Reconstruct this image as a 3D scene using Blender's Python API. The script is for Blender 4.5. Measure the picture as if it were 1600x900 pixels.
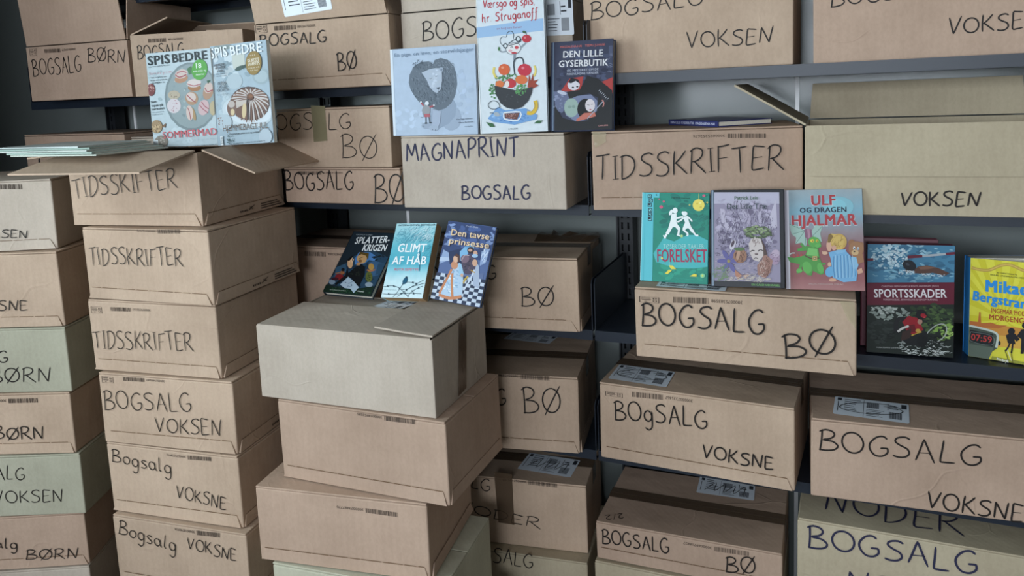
import bpy, bmesh, math, random
from mathutils import Matrix, Vector

scene = bpy.context.scene
col = scene.collection
for o in list(bpy.data.objects):
    bpy.data.objects.remove(o)

# ------------------------------------------------------------------ camera
EYE = 1.59
cam_data = bpy.data.cameras.new('camera')
cam = bpy.data.objects.new('camera', cam_data)
col.objects.link(cam)
cam_data.sensor_width = 36.0
cam_data.lens = 26.975
cam_data.shift_y = -0.09946          # the photograph is the lower part of a taller frame
cam_data.clip_start = 0.02
cam.matrix_world = Matrix((
    (0.916283, -0.010335, 0.400399, 0.0),
    (0.398284, 0.129272, -0.908107, -1.7725),
    (-0.042375, 0.991555, 0.122566, EYE),
    (0, 0, 0, 1)))
scene.camera = cam

# ------------------------------------------------------------------ light and exposure
scene.view_settings.view_transform = 'Standard'
scene.view_settings.look = 'None'
scene.view_settings.gamma = 1.0
scene.view_settings.use_curve_mapping = False
scene.view_settings.exposure = 0.0

world = bpy.data.worlds.new('overcast_daylight')
scene.world = world
world.use_nodes = True
wb = world.node_tree.nodes['Background']
wb.inputs['Color'].default_value = (0.80, 0.90, 1.0, 1)
wb.inputs['Strength'].default_value = 1.0

def area_light(name, loc, target, sx, sy, power, color):
    d = bpy.data.lights.new(name, 'AREA')
    d.shape = 'RECTANGLE'; d.size = sx; d.size_y = sy
    d.energy = power; d.color = color
    o = bpy.data.objects.new(name, d); col.objects.link(o)
    o.location = loc
    o.rotation_euler = (Vector(target) - Vector(loc)).to_track_quat('-Z', 'Y').to_euler()
    return o
# daylight through the two windows of the room, on the left and behind the photographer (both out of the picture)
ROOM = dict(x0=-3.45, x1=2.2, y0=-5.2, y1=0.38, h=2.75, xn=-2.42, yn=-0.9)   # unseen left wall; its step back at yn is added to shade the corner
WIN_L = dict(a=-2.75, b=-1.15, z0=1.2, z1=2.5)       # near left wall, along y
WIN_R = dict(a=-2.0, b=1.2, z0=1.4, z1=2.5)        # rear wall, along x
area_light('window_left_offscreen', (ROOM['xn'] - 0.16, -1.95, 1.85), (0, -1.95, 1.85), 1.55, 1.25, 82, (0.77, 0.93, 1.0))
area_light('window_rear_offscreen', (-0.4, ROOM['y0'] - 0.16, 1.95), (-0.4, 0, 1.95), 3.15, 1.05, 210, (0.83, 0.91, 1.0))

# ------------------------------------------------------------------ measured sizes and places (metres; cover art in millimetres)
BOX = {
    'A1': (-2.2321, -0.0693, 1.6233, 0.1122, 0.4037, 0.3, 0.1755),
    'A2': (-1.8131, -0.0245, 1.6216, 0.2525, 0.3645, 0.2667, 0.1876),
    'A3': (-1.3114, -0.0426, 1.6189, 0.054, 0.4268, 0.3, 0.1871),
    'A4': (-0.8501, 0.0191, 1.6198, 0.0646, 0.4647, 0.2514, 0.1869),
    'A5': (-0.3484, 0.029, 1.6218, -0.0061, 0.4766, 0.2546, 0.187),
    'A6': (0.1721, 0.0378, 1.621, 0.0067, 0.4871, 0.2456, 0.187),
    'B0': (-2.4042, 0.0139, 1.3062, 0.0368, 0.4671, 0.2627, 0.204),
    'B2': (-1.2595, -0.0664, 1.3061, 0.0026, 0.38, 0.34, 0.0973),
    'B1': (-1.2756, -0.0668, 1.4046, 0.0265, 0.3632, 0.34, 0.1622),
    'B3': (-0.8277, -0.0828, 1.3041, 0.0613, 0.4324, 0.34, 0.1837),
    'B4': (-0.3182, -0.0226, 1.3044, 0.1931, 0.4651, 0.268, 0.1843),
    'B5': (0.1474, -0.0405, 1.3046, 0.024, 0.4605, 0.3201, 0.187),
    'C1': (-0.8392, -0.0551, 0.9894, 0.1355, 0.4739, 0.3109, 0.1867),
    'C0': (-1.3579, -0.0027, 0.9877, 0.0554, 0.42, 0.2765, 0.1805),
    'C2': (-0.858, -0.0713, 0.6738, 0.1729, 0.4991, 0.3181, 0.1992),
    'C3': (-0.2054, -0.1423, 0.9896, 0.0204, 0.4505, 0.34, 0.1584),
    'C4': (-0.3297, -0.0366, 0.6738, -0.0475, 0.4572, 0.3111, 0.1939),
    'C5': (0.1797, -0.0377, 0.6736, 0.0616, 0.4924, 0.3081, 0.1798),
    'D1': (-0.8624, 0.0013, 0.3599, 0.1491, 0.4882, 0.2502, 0.1909),
    'D3': (-0.3535, -0.0199, 0.3994, 0.0227, 0.4475, 0.2999, 0.0978),
    'D5': (0.1432, -0.0044, 0.3401, -0.0013, 0.4781, 0.2891, 0.248),
    'V1': (-1.0316, -0.4176, 0.9008, 0.0395, 0.4592, 0.2799, 0.1763),
    'V2': (-0.9959, -0.4218, 0.7102, 0.0217, 0.4387, 0.2899, 0.1893),
    'V3': (-1.0394, -0.4549, 0.5301, 0.149, 0.4245, 0.2952, 0.1789),
    'T1': (-1.615, -0.4258, 1.2979, 0.1289, 0.389, 0.3499, 0.1811),
    'T2': (-1.5662, -0.4519, 1.1148, 0.081, 0.3858, 0.3479, 0.182),
    'T3': (-1.5687, -0.451, 0.9299, 0.1245, 0.3811, 0.35, 0.1836),
    'T4': (-1.5383, -0.4607, 0.7466, 0.136, 0.3921, 0.35, 0.1821),
    'T5': (-1.534, -0.4665, 0.5621, 0.1178, 0.3926, 0.35, 0.1833),
    'T6': (-1.5147, -0.4839, 0.3779, 0.1135, 0.3995, 0.35, 0.183),
    'U1': (-2.0648, -0.5251, 1.2306, 0.4702, 0.38, 0.34, 0.1848),
    'U2': (-2.0465, -0.5315, 1.0313, 0.3585, 0.38, 0.34, 0.198),
    'U3': (-2.0397, -0.5368, 0.8558, 0.3539, 0.38, 0.34, 0.1743),
    'U4': (-2.0455, -0.5427, 0.6876, 0.3689, 0.38, 0.34, 0.167),
    'U5': (-2.0326, -0.549, 0.5172, 0.4067, 0.38, 0.34, 0.1692),
    'U6': (-2.0408, -0.5546, 0.3681, 0.4567, 0.38, 0.34, 0.1479),
    'V4': (-1.0014, -0.4702, 0.3501, 0.0917, 0.4277, 0.3024, 0.1789),
    'B6': (-1.9669, 0.0196, 1.3046, 0.0001, 0.34, 0.2654, 0.1899),
    'T7': (-1.5, -0.49, 0.19, 0.1, 0.39, 0.35, 0.1867),
    'T8': (-1.5, -0.49, 0.0, 0.12, 0.39, 0.35, 0.1888),
    'V5': (-1.0, -0.46, 0.17, 0.02, 0.44, 0.3, 0.1789),
    'V6': (-1.0, -0.46, 0.0, 0.04, 0.44, 0.3, 0.1688),
    'U7': (-2.0408, -0.5646, 0.2, 0.4567, 0.39, 0.36, 0.1669),
    'U8': (-2.0408, -0.5646, 0.0, 0.4567, 0.38, 0.36, 0.1988),
    'D2': (-0.85, -0.03, 0.12, 0.12, 0.48, 0.2883, 0.2387),
    'D4': (-0.354, -0.035, 0.12, 0.02, 0.45, 0.3, 0.2782),
    'D6': (0.143, 0.0, 0.12, 0.0, 0.48, 0.285, 0.2189),
}
WRITING = {
    'A1': [('F', 'BOGSALG', -0.1818, 0.0808, 0.0155, 0.0857, 0.0506), ('F', 'BØRN', 0.0452, 0.1161, 0.1884, 0.1047, 0.0393)],
    'A2': [('F', 'BOGSALG', -0.1618, 0.1136, -0.0093, 0.1195, 0.0361)],
    'A3': [('F', 'BOGSALG', -0.1969, 0.1246, 0.0215, 0.1235, 0.0311), ('F', 'BØ', 0.0517, 0.0485, 0.1115, 0.049, 0.0457)],
    'A4': [('F', 'BOGSALG', -0.1719, 0.1108, 0.0932, 0.1181, 0.0481)],
    'A5': [('F', 'BOGSALG', -0.2195, 0.1305, 0.0445, 0.1433, 0.0379), ('F', 'VOKSEN', 0.0086, 0.0498, 0.1931, 0.0496, 0.0354)],
    'A6': [('F', 'BOGSALG', -0.2072, 0.1185, 0.009, 0.1302, 0.0338), ('F', 'VOKSEN', 0.0133, 0.0458, 0.1695, 0.05, 0.0314)],
    'B1': [('F', 'BOGSALG', -0.2282, 0.1057, 0.0621, 0.1032, 0.0437), ('F', 'BØ', 0.0295, 0.0263, 0.1396, 0.0255, 0.0581)],
    'B2': [('F', 'BOGSALG', -0.187, 0.0353, 0.0418, 0.0399, 0.0498), ('F', 'BØ', 0.1068, 0.0096, 0.2018, 0.0113, 0.075)],
    'B3': [('F', 'MAGNAPRINT', -0.2014, 0.1188, 0.1021, 0.1317, 0.0445), ('F', 'BOGSALG', -0.0536, 0.0244, 0.127, 0.0243, 0.0333)],
    'B4': [('F', 'TIDSSKRIFTER', -0.2226, 0.0738, 0.1917, 0.0911, 0.054)],
    'B5': [('F', 'VOKSEN', -0.0476, 0.0212, 0.0912, 0.021, 0.0285)],
    'C1': [('F', 'BØ', 0.0916, 0.0641, 0.1743, 0.0655, 0.0478), ('F', 'BOGSALG', -0.194, 0.1209, 0.027, 0.1285, 0.0371)],
    'C2': [('F', 'BØ', 0.1101, 0.103, 0.2048, 0.107, 0.0646), ('F', 'BOGSALG', -0.1573, 0.1239, 0.0617, 0.1155, 0.0418)],
    'C3': [('F', 'BOGSALG', -0.2087, 0.0737, 0.0503, 0.0748, 0.0511), ('F', 'BØ', 0.092, 0.0287, 0.1925, 0.0424, 0.0502)],
    'C4': [('F', 'BOgSALG', -0.1875, 0.1057, 0.0376, 0.1178, 0.0466), ('F', 'VOKSNE', 0.0249, 0.0446, 0.1843, 0.0432, 0.0311)],
    'C5': [('F', 'BOGSALG', -0.2293, 0.1116, 0.0782, 0.1103, 0.0469), ('F', 'VOKSNE', -0.0189, 0.0086, 0.155, 0.0024, 0.0365)],
    'D1': [('F', 'BOGSALG', -0.2381, 0.1714, -0.0223, 0.1475, 0.0376), ('F', 'NODER', -0.1198, 0.085, 0.114, 0.0569, 0.0281)],
    'D2': [('F', 'BOGSALG', -0.1199, 0.2093, 0.0914, 0.2011, 0.0412)],
    'D3': [('F', 'BOGSALG', -0.207, 0.0418, -0.0381, 0.0481, 0.0377), ('F', 'BØ', 0.0977, 0.0296, 0.1651, 0.0342, 0.0392)],
    'D5': [('T', 'NODER', -0.1819, 0.0549, 0.0958, 0.041, 0.0962), ('F', 'BOGSALG', -0.2154, 0.1837, 0.1185, 0.1878, 0.0497), ('F', 'NODER', -0.1321, 0.0862, 0.1126, 0.1039, 0.0499)],
    'T1': [('F', 'TIDSSKIFTER', -0.1811, 0.0712, 0.1319, 0.0955, 0.0481)],
    'T2': [('F', 'TIDSSKRIFTER', -0.1769, 0.0884, 0.1136, 0.095, 0.042)],
    'T3': [('F', 'TIDSSKRIFTER', -0.183, 0.0581, 0.1165, 0.0668, 0.0433)],
    'T4': [('F', 'BOGSALG', -0.1851, 0.0882, 0.0771, 0.0997, 0.0472), ('F', 'VOKSEN', -0.0349, 0.041, 0.1551, 0.0423, 0.0385)],
    'T5': [('F', 'Bogsalg', -0.18, 0.1325, 0.0004, 0.1195, 0.0347), ('F', 'VOKSNE', 0.0086, 0.0578, 0.1522, 0.0435, 0.0341)],
    'T6': [('F', 'Bogsalg', -0.1825, 0.1358, -0.0094, 0.1084, 0.0353), ('F', 'VOKSNE', 0.027, 0.1239, 0.1674, 0.1092, 0.0308)],
    'U1': [('F', 'VOKSEN', -0.0258, 0.0437, 0.1166, 0.0326, 0.0204)],
    'U2': [('F', 'VOKSNE', -0.0763, 0.0513, 0.0957, 0.0449, 0.0259)],
    'U3': [('F', 'BOGSALG', -0.2078, 0.0998, 0.0253, 0.0841, 0.0316), ('F', 'BØRN', -0.031, 0.031, 0.1358, 0.0276, 0.037)],
    'U4': [('F', 'BØRN', -0.0286, 0.043, 0.1082, 0.0416, 0.034)],
    'U5': [('F', 'BOGSALG', -0.1575, 0.1128, 0.0367, 0.1013, 0.0361), ('F', 'VOKSEN', -0.0517, 0.0397, 0.1323, 0.0377, 0.0327)],
    'U6': [('F', 'Bogsalg', -0.1489, 0.0725, 0.0052, 0.0577, 0.0275), ('F', 'BØRN', 0.0249, 0.0249, 0.1612, 0.0187, 0.0277)],
}
BARS = {
    'A1': [-0.1258, 0.1512, -0.0605, 0.1497, 0.012, 'r', -0.187, 0.1449, 0.0284, 0.0239],
    'A2': [-0.1227, 0.1593, -0.0637, 0.1591, 0.0113, 'r'],
    'A3': [-0.1454, 0.1652, -0.0758, 0.1632, 0.0121, 'r', -0.2084, 0.1616, 0.039, 0.0219],
    'B4': [0.0734, 0.1611, 0.1553, 0.1588, 0.01, 'l'],
    'B2': [-0.1404, 0.079, -0.0621, 0.0793, 0.009, 'r'],
    'C0': [-0.0901, 0.1517, -0.0156, 0.1525, 0.0134, 'r'],
    'C2': [0.1019, 0.1894, 0.1765, 0.1881, 0.0119, 'l'],
    'C3': [-0.1398, 0.1281, -0.0646, 0.1304, 0.0129, 'r', -0.2145, 0.1246, 0.0439, 0.0131],
    'C4': [-0.1436, 0.168, -0.0676, 0.171, 0.013, 'r', -0.2121, 0.1613, 0.0441, 0.0117],
    'D1': [0.087, 0.1805, 0.1641, 0.179, 0.011, 'l'],
    'D3': [0.0697, 0.0749, 0.1494, 0.0779, 0.0115, 'l'],
    'T2': [0.0461, 0.1715, 0.1133, 0.1729, 0.0094, 'l'],
    'T3': [-0.1218, 0.1563, -0.0589, 0.1573, 0.01, 'r', -0.1826, 0.1485, 0.0339, 0.0169],
    'T4': [-0.12, 0.1652, -0.0562, 0.166, 0.0101, 'r', -0.1859, 0.1565, 0.0354, 0.0162],
    'T5': [0.053, 0.162, 0.1206, 0.1649, 0.0101, 'l'],
    'T6': [0.0578, 0.1621, 0.1272, 0.1651, 0.012, 'l'],
    'U1': [0.0532, 0.1641, 0.117, 0.1609, 0.0133, 'l'],
    'U4': [0.0226, 0.1414, 0.1028, 0.1411, 0.0123, 'l'],
    'V2': [0.0703, 0.1749, 0.1458, 0.176, 0.0104, 'l'],
    'V3': [0.0663, 0.1439, 0.143, 0.1417, 0.0107, 'l'],
}
LABELS = {
    'V1': [('T', [(-0.0298, 0.1936), (-0.0115, 0.2754), (0.0717, 0.2575), (0.0407, 0.1594)])],
    'C3': [('T', [(-0.1797, 0.0125), (-0.1808, 0.0529), (-0.0307, 0.0526), (-0.0302, 0.0035)])],
    'C4': [('T', [(-0.2144, 0.0274), (-0.2186, 0.1308), (-0.0701, 0.1258), (-0.065, 0.0205)])],
    'C5': [('T', [(-0.2025, 0.0329), (-0.1925, 0.1344), (-0.0405, 0.1241), (-0.0526, 0.0179)])],
    'D1': [('T', [(0.0407, 0.0567), (0.0535, 0.1548), (0.2048, 0.1349), (0.1944, 0.0345)])],
    'D3': [('T', [(-0.0055, 0.2143), (-0.0087, 0.3036), (0.1394, 0.2959), (0.1426, 0.2178)])],
    'C2': [('T', [(-0.0122, 0.2723), (0.0043, 0.3399), (0.1447, 0.307), (0.1304, 0.2428)])],
}
TAPES = {
    'B1': [('F', [(-0.0617, 0.1701), (-0.0162, 0.1669), (-0.016, 0.0736), (-0.0601, 0.0708)])],
    'D1': [('F', [(-0.0085, 0.2079), (0.0418, 0.2053), (0.0426, 0.0599), (-0.0026, 0.0622)])],
    'V1': [('R', [(0.132, 0.1744), (0.174, 0.1756), (0.1542, 0.0096), (0.1085, 0.0061)])],
    'C1': [('R', [(0.1951, 0.1681), (0.3436, 0.1592), (0.3271, 0.065), (0.1805, 0.0834)])],
    'B4': [('F', [(-0.2298, 0.1845), (-0.1972, 0.1836), (-0.1979, 0.1599), (-0.2234, 0.1472)])],
    'C3': [('F', [(0.1938, 0.1546), (0.2209, 0.1551), (0.2239, 0.0999), (0.2096, 0.116)])],
}
BOOKS = {
    'mag1': dict(loc=[-1.5903, -0.2736, 1.4839], rot=[0.0398, 0.0151, -0.0076], w=0.2161, h=0.2466, t=0.005, art=[
        ('re', '#c8d7dc', -26.6, 22.4, 89.4, 20.8, 14, 13.42, 0.6),
        ('re', '#b3c6cc', -80.9, 172.9, 31.7, 51.7, 16, 8.15, 0.7),
        ('p', '#7f8e92', [(107.5, 124.1), (107.5, 94.5), (96.4, 68.8), (70.9, 49.9), (40.7, 40.2), (9.5, 41.1), (-18.9, 52.6), (-40.9, 73.5), (-53.6, 101.1), (-55.5, 132.1), (-46.3, 162.4), (-27.3, 188.3), (-0.9, 206.6), (29.4, 215.2), (60.1, 213.4), (87.6, 201.4), (107.5, 180.8), (107.5, 154.0)]),
        ('p', '#95a4a6', [(107.5, 125.0), (107.5, 97.4), (92.8, 73.2), (69.1, 55.6), (41.2, 46.5), (12.3, 47.4), (-14.0, 58.2), (-34.3, 77.7), (-46.1, 103.5), (-47.8, 132.4), (-39.3, 160.7), (-21.7, 184.9), (2.7, 202.1), (30.9, 210.2), (59.3, 208.5), (84.8, 197.3), (104.2, 178.1), (107.5, 153.0)]),
        ('re', '#87979b', 34.0, 126.4, 65.3, 64.4, 26, 6.97, 0.7),
        ('re', '#a6b4b4', 22.9, 143.8, 56.8, 64.4, 22, 5.24, 0.7),
        ('p', '#b9896a', [(28.9, 179.1), (28.6, 175.3), (25.6, 171.4), (20.4, 168.0), (13.5, 165.5), (5.7, 164.0), (-2.0, 164.0), (-8.6, 165.2), (-13.4, 167.7), (-15.8, 171.1), (-15.4, 174.9), (-12.4, 178.8), (-7.1, 182.2), (-0.1, 184.7), (7.6, 186.1), (15.3, 186.2), (21.8, 184.9), (26.6, 182.4)]),
        ('p', '#d6c3bb', [(29.4, 190.6), (29.2, 186.6), (26.4, 182.6), (21.5, 179.1), (14.8, 176.5), (7.4, 175.2), (-0.0, 175.3), (-6.5, 176.7), (-11.2, 179.4), (-13.5, 183.0), (-13.3, 187.1), (-10.5, 191.1), (-5.5, 194.6), (1.2, 197.2), (8.7, 198.5), (16.0, 198.4), (22.4, 196.9), (27.1, 194.2)]),
        ('l', '#a5484f', 3.09, [(-11.9, 186.3), (0.5, 178.8), (25.3, 184.2)]),
        ('l', '#b3626a', 2.64, [(-7.1, 189.4), (11.0, 193.4), (25.9, 189.2)]),
        ('p', '#a8754c', [(69.0, 148.3), (67.4, 145.4), (63.4, 143.0), (57.4, 141.3), (50.3, 140.6), (42.8, 141.0), (35.8, 142.4), (30.3, 144.6), (26.8, 147.4), (25.8, 150.4), (27.5, 153.4), (31.5, 155.8), (37.5, 157.5), (44.7, 158.1), (52.2, 157.8), (59.1, 156.4), (64.6, 154.2), (68.1, 151.4)]),
        ('p', '#dccfca', [(70.8, 161.8), (69.5, 158.1), (65.5, 154.8), (59.4, 152.2), (51.8, 150.7), (43.6, 150.5), (35.9, 151.5), (29.6, 153.8), (25.5, 156.9), (24.0, 160.5), (25.4, 164.3), (29.4, 167.6), (35.6, 170.1), (43.3, 171.6), (51.4, 171.8), (59.0, 170.7), (65.3, 168.5), (69.4, 165.4)]),
        ('l', '#b1666a', 2.62, [(25.6, 160.6), (45.9, 154.5), (70.1, 158.3)]),
        ('p', '#b28c72', [(106.4, 132.8), (102.1, 126.4), (96.6, 121.4), (90.3, 118.2), (84.2, 117.3), (79.0, 118.9), (75.2, 122.6), (73.4, 128.2), (73.8, 134.8), (76.3, 141.7), (80.7, 148.0), (86.3, 153.1), (92.5, 156.2), (98.6, 157.0), (103.8, 155.4), (107.5, 151.7), (107.5, 146.2), (107.5, 139.6)]),
        ('p', '#d4bdb4', [(106.0, 143.4), (102.9, 139.1), (98.7, 135.9), (93.9, 133.9), (88.9, 133.6), (84.5, 134.9), (81.2, 137.7), (79.3, 141.6), (79.1, 146.2), (80.7, 150.9), (83.8, 155.2), (88.0, 158.4), (92.9, 160.3), (97.8, 160.7), (102.2, 159.3), (105.5, 156.6), (107.3, 152.6), (107.5, 148.1)]),
        ('l', '#a34a50', 2.99, [(81.9, 147.7), (89.3, 137.3), (106.8, 141.5)]),
        ('p', '#b58f70', [(56.2, 126.8), (56.6, 120.8), (54.5, 115.0), (50.2, 110.2), (44.1, 106.8), (37.0, 105.5), (29.7, 106.2), (23.2, 108.9), (18.1, 113.4), (15.2, 119.0), (14.8, 125.1), (17.0, 130.9), (21.4, 135.7), (27.5, 139.0), (34.6, 140.3), (41.9, 139.6), (48.4, 136.8), (53.3, 132.4)]),
        ('p', '#d9c7c0', [(46.8, 118.6), (42.8, 115.9), (37.8, 114.5), (32.3, 114.6), (26.9, 116.1), (22.5, 118.8), (19.4, 122.4), (18.1, 126.5), (18.7, 130.6), (21.2, 134.2), (25.2, 136.9), (30.2, 138.2), (35.8, 138.1), (41.0, 136.7), (45.5, 133.9), (48.5, 130.3), (49.8, 126.2), (49.2, 122.1)]),
        ('l', '#a85a60', 3.06, [(21.5, 132.0), (35.4, 119.6), (47.7, 112.3)]),
        ('p', '#bdb09a', [(-2.2, 133.1), (-3.9, 129.2), (-7.8, 125.9), (-13.5, 123.6), (-20.3, 122.5), (-27.4, 122.8), (-33.9, 124.5), (-39.1, 127.3), (-42.2, 130.9), (-43.0, 135.0), (-41.3, 138.9), (-37.3, 142.2), (-31.6, 144.5), (-24.7, 145.6), (-17.6, 145.2), (-11.2, 143.5), (-6.1, 140.7), (-2.9, 137.1)]),
        ('re', '#8a7a66', -22.5, 134.0, 16.0, 7.5, 14, 1.78, 0.8),
        ('p', '#d9cfd2', [(-2.3, 105.1), (-4.5, 98.7), (-9.2, 93.1), (-16.0, 89.1), (-23.9, 87.1), (-32.1, 87.4), (-39.6, 90.0), (-45.4, 94.5), (-48.8, 100.4), (-49.5, 107.1), (-47.3, 113.6), (-42.5, 119.1), (-35.6, 123.1), (-27.7, 125.1), (-19.5, 124.7), (-12.1, 122.1), (-6.4, 117.6), (-3.0, 111.7)]),
        ('re', '#b98f96', -25.8, 106.1, 17.8, 15.1, 14, 2.23, 0.8),
        ('p', '#d2b3b4', [(89.8, 94.3), (86.3, 87.8), (81.1, 82.5), (74.9, 79.1), (68.3, 77.9), (62.3, 79.1), (57.4, 82.5), (54.4, 87.8), (53.6, 94.3), (55.1, 101.3), (58.6, 107.7), (63.9, 113.0), (70.1, 116.4), (76.7, 117.6), (82.7, 116.3), (87.4, 112.9), (90.4, 107.6), (91.2, 101.1)]),
        ('l', '#a85a66', 2.59, [(59.9, 105.0), (69.5, 94.5), (85.6, 83.8)]),
        ('l', '#a85a66', 2.58, [(67.3, 113.1), (76.7, 100.9), (88.8, 93.7)]),
        ('p', '#b29367', [(43.8, 83.1), (44.8, 72.8), (43.1, 66.0), (39.4, 65.4), (35.0, 71.2), (31.7, 81.2), (30.7, 91.5), (32.4, 98.3), (36.1, 98.8), (40.5, 93.1)]),
        ('p', '#d9c2b8', [(36.4, 86.5), (35.9, 79.7), (34.0, 73.7), (31.0, 69.2), (27.3, 66.7), (23.4, 66.6), (19.6, 68.7), (16.5, 73.0), (14.4, 78.8), (13.6, 85.6), (14.2, 92.3), (16.1, 98.3), (19.1, 102.8), (22.8, 105.3), (26.7, 105.4), (30.5, 103.2), (33.6, 99.0), (35.6, 93.2)]),
        ('l', '#a85a60', 2.63, [(20.0, 99.8), (25.1, 86.0), (26.6, 68.9)]),
        ('p', '#bfae8a', [(107.5, 94.4), (107.5, 88.2), (107.5, 82.8), (106.4, 78.8), (102.6, 76.7), (98.8, 76.8), (95.4, 79.2), (92.9, 83.4), (91.6, 89.0), (91.6, 95.3), (92.9, 101.6), (95.4, 107.0), (98.8, 111.0), (102.7, 113.0), (106.5, 112.9), (107.5, 110.5), (107.5, 106.3), (107.5, 100.7)]),
        ('p', '#4c7a52', [(29.2, 199.1), (42.9, 205.1), (47.3, 186.4), (34.0, 183.7)]),
        ('p', '#2f5a40', [(90.3, 165.7), (103.2, 166.6), (93.6, 157.1)]),
        ('p', '#57a844', [(94.8, 190.1), (90.6, 181.5), (83.8, 174.4), (75.4, 169.8), (66.3, 168.1), (57.5, 169.6), (50.3, 174.1), (45.4, 181.1), (43.4, 189.7), (44.7, 198.9), (49.0, 207.5), (55.8, 214.6), (64.3, 219.1), (73.4, 220.7), (82.1, 219.1), (89.2, 214.6), (94.1, 207.7), (96.0, 199.1)]),
        ('t', '#f4fbf2', '18', 59.5, 198.4, 76.8, 198.7, 12.68, 1),
        ('t', '#f0f8ee', 'kolde drikke- og', 48.9, 188.6, 90.4, 190.0, 4.68, 1),
        ('t', '#f0f8ee', 'desserter', 56.6, 180.2, 84.2, 181.0, 4.35, 1),
        ('t', '#12232a', 'SPIS', -100.3, 215.5, -26.1, 216.9, 22.54, 2),
        ('t', '#12232a', 'BEDRE', -16.3, 217.3, 97.9, 219.7, 21.42, 2),
        ('t', '#3a4a50', 'DANMARKS STØRSTE MADBLAD', -100.2, 209.3, -26.9, 210.5, 2.73, 0),
        ('h', '#e0606c', 'Nordiske grillen', -99.4, 190.0, -22.4, 191.9, 6.85, 0),
        ('t', '#2a363c', 'Tapas med grillede rejer', -95.9, 181.2, -41.5, 181.7, 3.09, 1),
        ('t', '#2a363c', 'Burger med sprøde løg', -96.8, 173.7, -40.1, 174.5, 3.09, 1),
        ('t', '#2a363c', 'Grillede is', -94.5, 166.7, -49.9, 167.8, 3.1, 1),
        ('p', '#7d3f40', [(-84.6, 150.7), (-86.1, 145.1), (-89.0, 140.2), (-93.1, 136.7), (-97.8, 134.9), (-102.6, 135.1), (-106.8, 137.3), (-107.5, 141.2), (-107.5, 146.3), (-107.5, 152.0), (-107.5, 157.6), (-107.4, 162.4), (-103.3, 165.9), (-98.6, 167.7), (-93.8, 167.4), (-89.6, 165.2), (-86.5, 161.4), (-84.7, 156.3)]),
        ('re', '#c79a90', -97.1, 153.0, 10.0, 12.5, 9, 3.19, 0.8),
        ('t', '#16242b', 'Nem', -102.6, 115.8, -84.1, 116.8, 6.61, 1),
        ('t', '#16242b', 'tapas på', -101.9, 106.4, -62.5, 107.9, 6.25, 1),
        ('t', '#16242b', 'terrassen', -103.1, 97.0, -58.1, 99.1, 6.26, 1),
        ('t', '#5b6a70', 'Lækre smørrebrød', -102.5, 90.1, -61.3, 91.6, 3.13, 0),
        ('t', '#5b6a70', 'med urter', -103.3, 83.8, -64.3, 85.5, 3.14, 0),
        ('p', '#a88d6a', [(-70.9, 53.1), (-72.8, 47.3), (-76.9, 42.1), (-82.7, 38.4), (-89.5, 36.5), (-96.5, 36.7), (-102.8, 39.0), (-107.5, 43.0), (-107.5, 48.4), (-107.5, 54.4), (-107.5, 60.3), (-105.0, 65.4), (-99.1, 69.1), (-92.3, 71.0), (-85.3, 70.7), (-79.1, 68.5), (-74.2, 64.4), (-71.4, 59.1)]),
        ('re', '#d0b48a', -90.9, 53.8, 16.4, 14.7, 12, 4.57, 0.7),
        ('re', '#5e4a3c', -90.9, 53.8, 18.3, 16.1, 9, 2.28, 0.8),
        ('p', '#8a6a50', [(-72.5, 54.9), (-57.1, 62.1), (-61.8, 49.4)]),
        ('p', '#8f877c', [(-56.1, 13.4), (-58.1, 8.0), (-62.6, 3.3), (-69.1, 0.6), (-76.7, 0.6), (-84.7, 0.6), (-91.9, 0.6), (-97.6, 4.0), (-101.0, 9.0), (-101.7, 14.5), (-99.6, 20.0), (-95.0, 24.7), (-88.5, 28.1), (-80.8, 29.8), (-72.9, 29.6), (-65.8, 27.5), (-60.2, 23.8), (-56.8, 18.9)]),
        ('re', '#b8b0a6', -78.8, 14.0, 18.2, 12.6, 14, 3.65, 0.7),
        ('p', '#e9f0f0', [(-107.5, 17.5), (-89.7, 18.1), (-89.3, 0.6), (-107.5, 0.6)]),
        ('l', '#1d2528', 1.15, [(-106.0, 13.2), (-90.3, 13.9)]),
        ('l', '#1d2528', 1.15, [(-106.4, 10.0), (-90.6, 10.7)]),
        ('l', '#1d2528', 1.15, [(-106.8, 6.9), (-91.0, 7.6)]),
        ('l', '#1d2528', 1.15, [(-107.1, 3.7), (-91.4, 4.4)]),
        ('l', '#1d2528', 1.15, [(-107.5, 0.6), (-91.8, 1.3)]),
        ('l', '#1d2528', 1.15, [(-107.5, 0.6), (-92.2, 0.6)]),
        ('l', '#1d2528', 1.15, [(-107.5, 0.6), (-92.6, 0.6)]),
        ('t', '#e35c68', 'SOMMERMAD', -72.0, 21.1, 109.4, 26.7, 17.91, 0),
        ('h', '#7d98a2', 'drikke & is & grillmad', -27.9, 11.4, 108.2, 15.6, 4.46, 0),
        ('t', '#33464e', 'MAD & INSPIRATION', -52.4, -4.8, 11.4, -2.6, 3.13, 1),
        ('t', '#33464e', 'DANMARKS STØRSTE MADBLAD', 20.3, -2.1, 107.5, 1.4, 2.74, 0),
    ]),
    'mag2': dict(loc=[-1.3923, -0.2677, 1.4863], rot=[0.0206, 0.0388, -0.032], w=0.1786, h=0.2523, t=0.012, art=[
        ('re', '#c6d3d9', -52.7, 194.9, 46.8, 49.5, 20, 15.32, 0.7),
        ('re', '#8ea3ad', -12.4, 175.2, 62.9, 39.3, 20, 12.57, 0.6),
        ('re', '#b3c3cb', -46.8, 91.7, 46.8, 43.2, 20, 12.77, 0.7),
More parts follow.
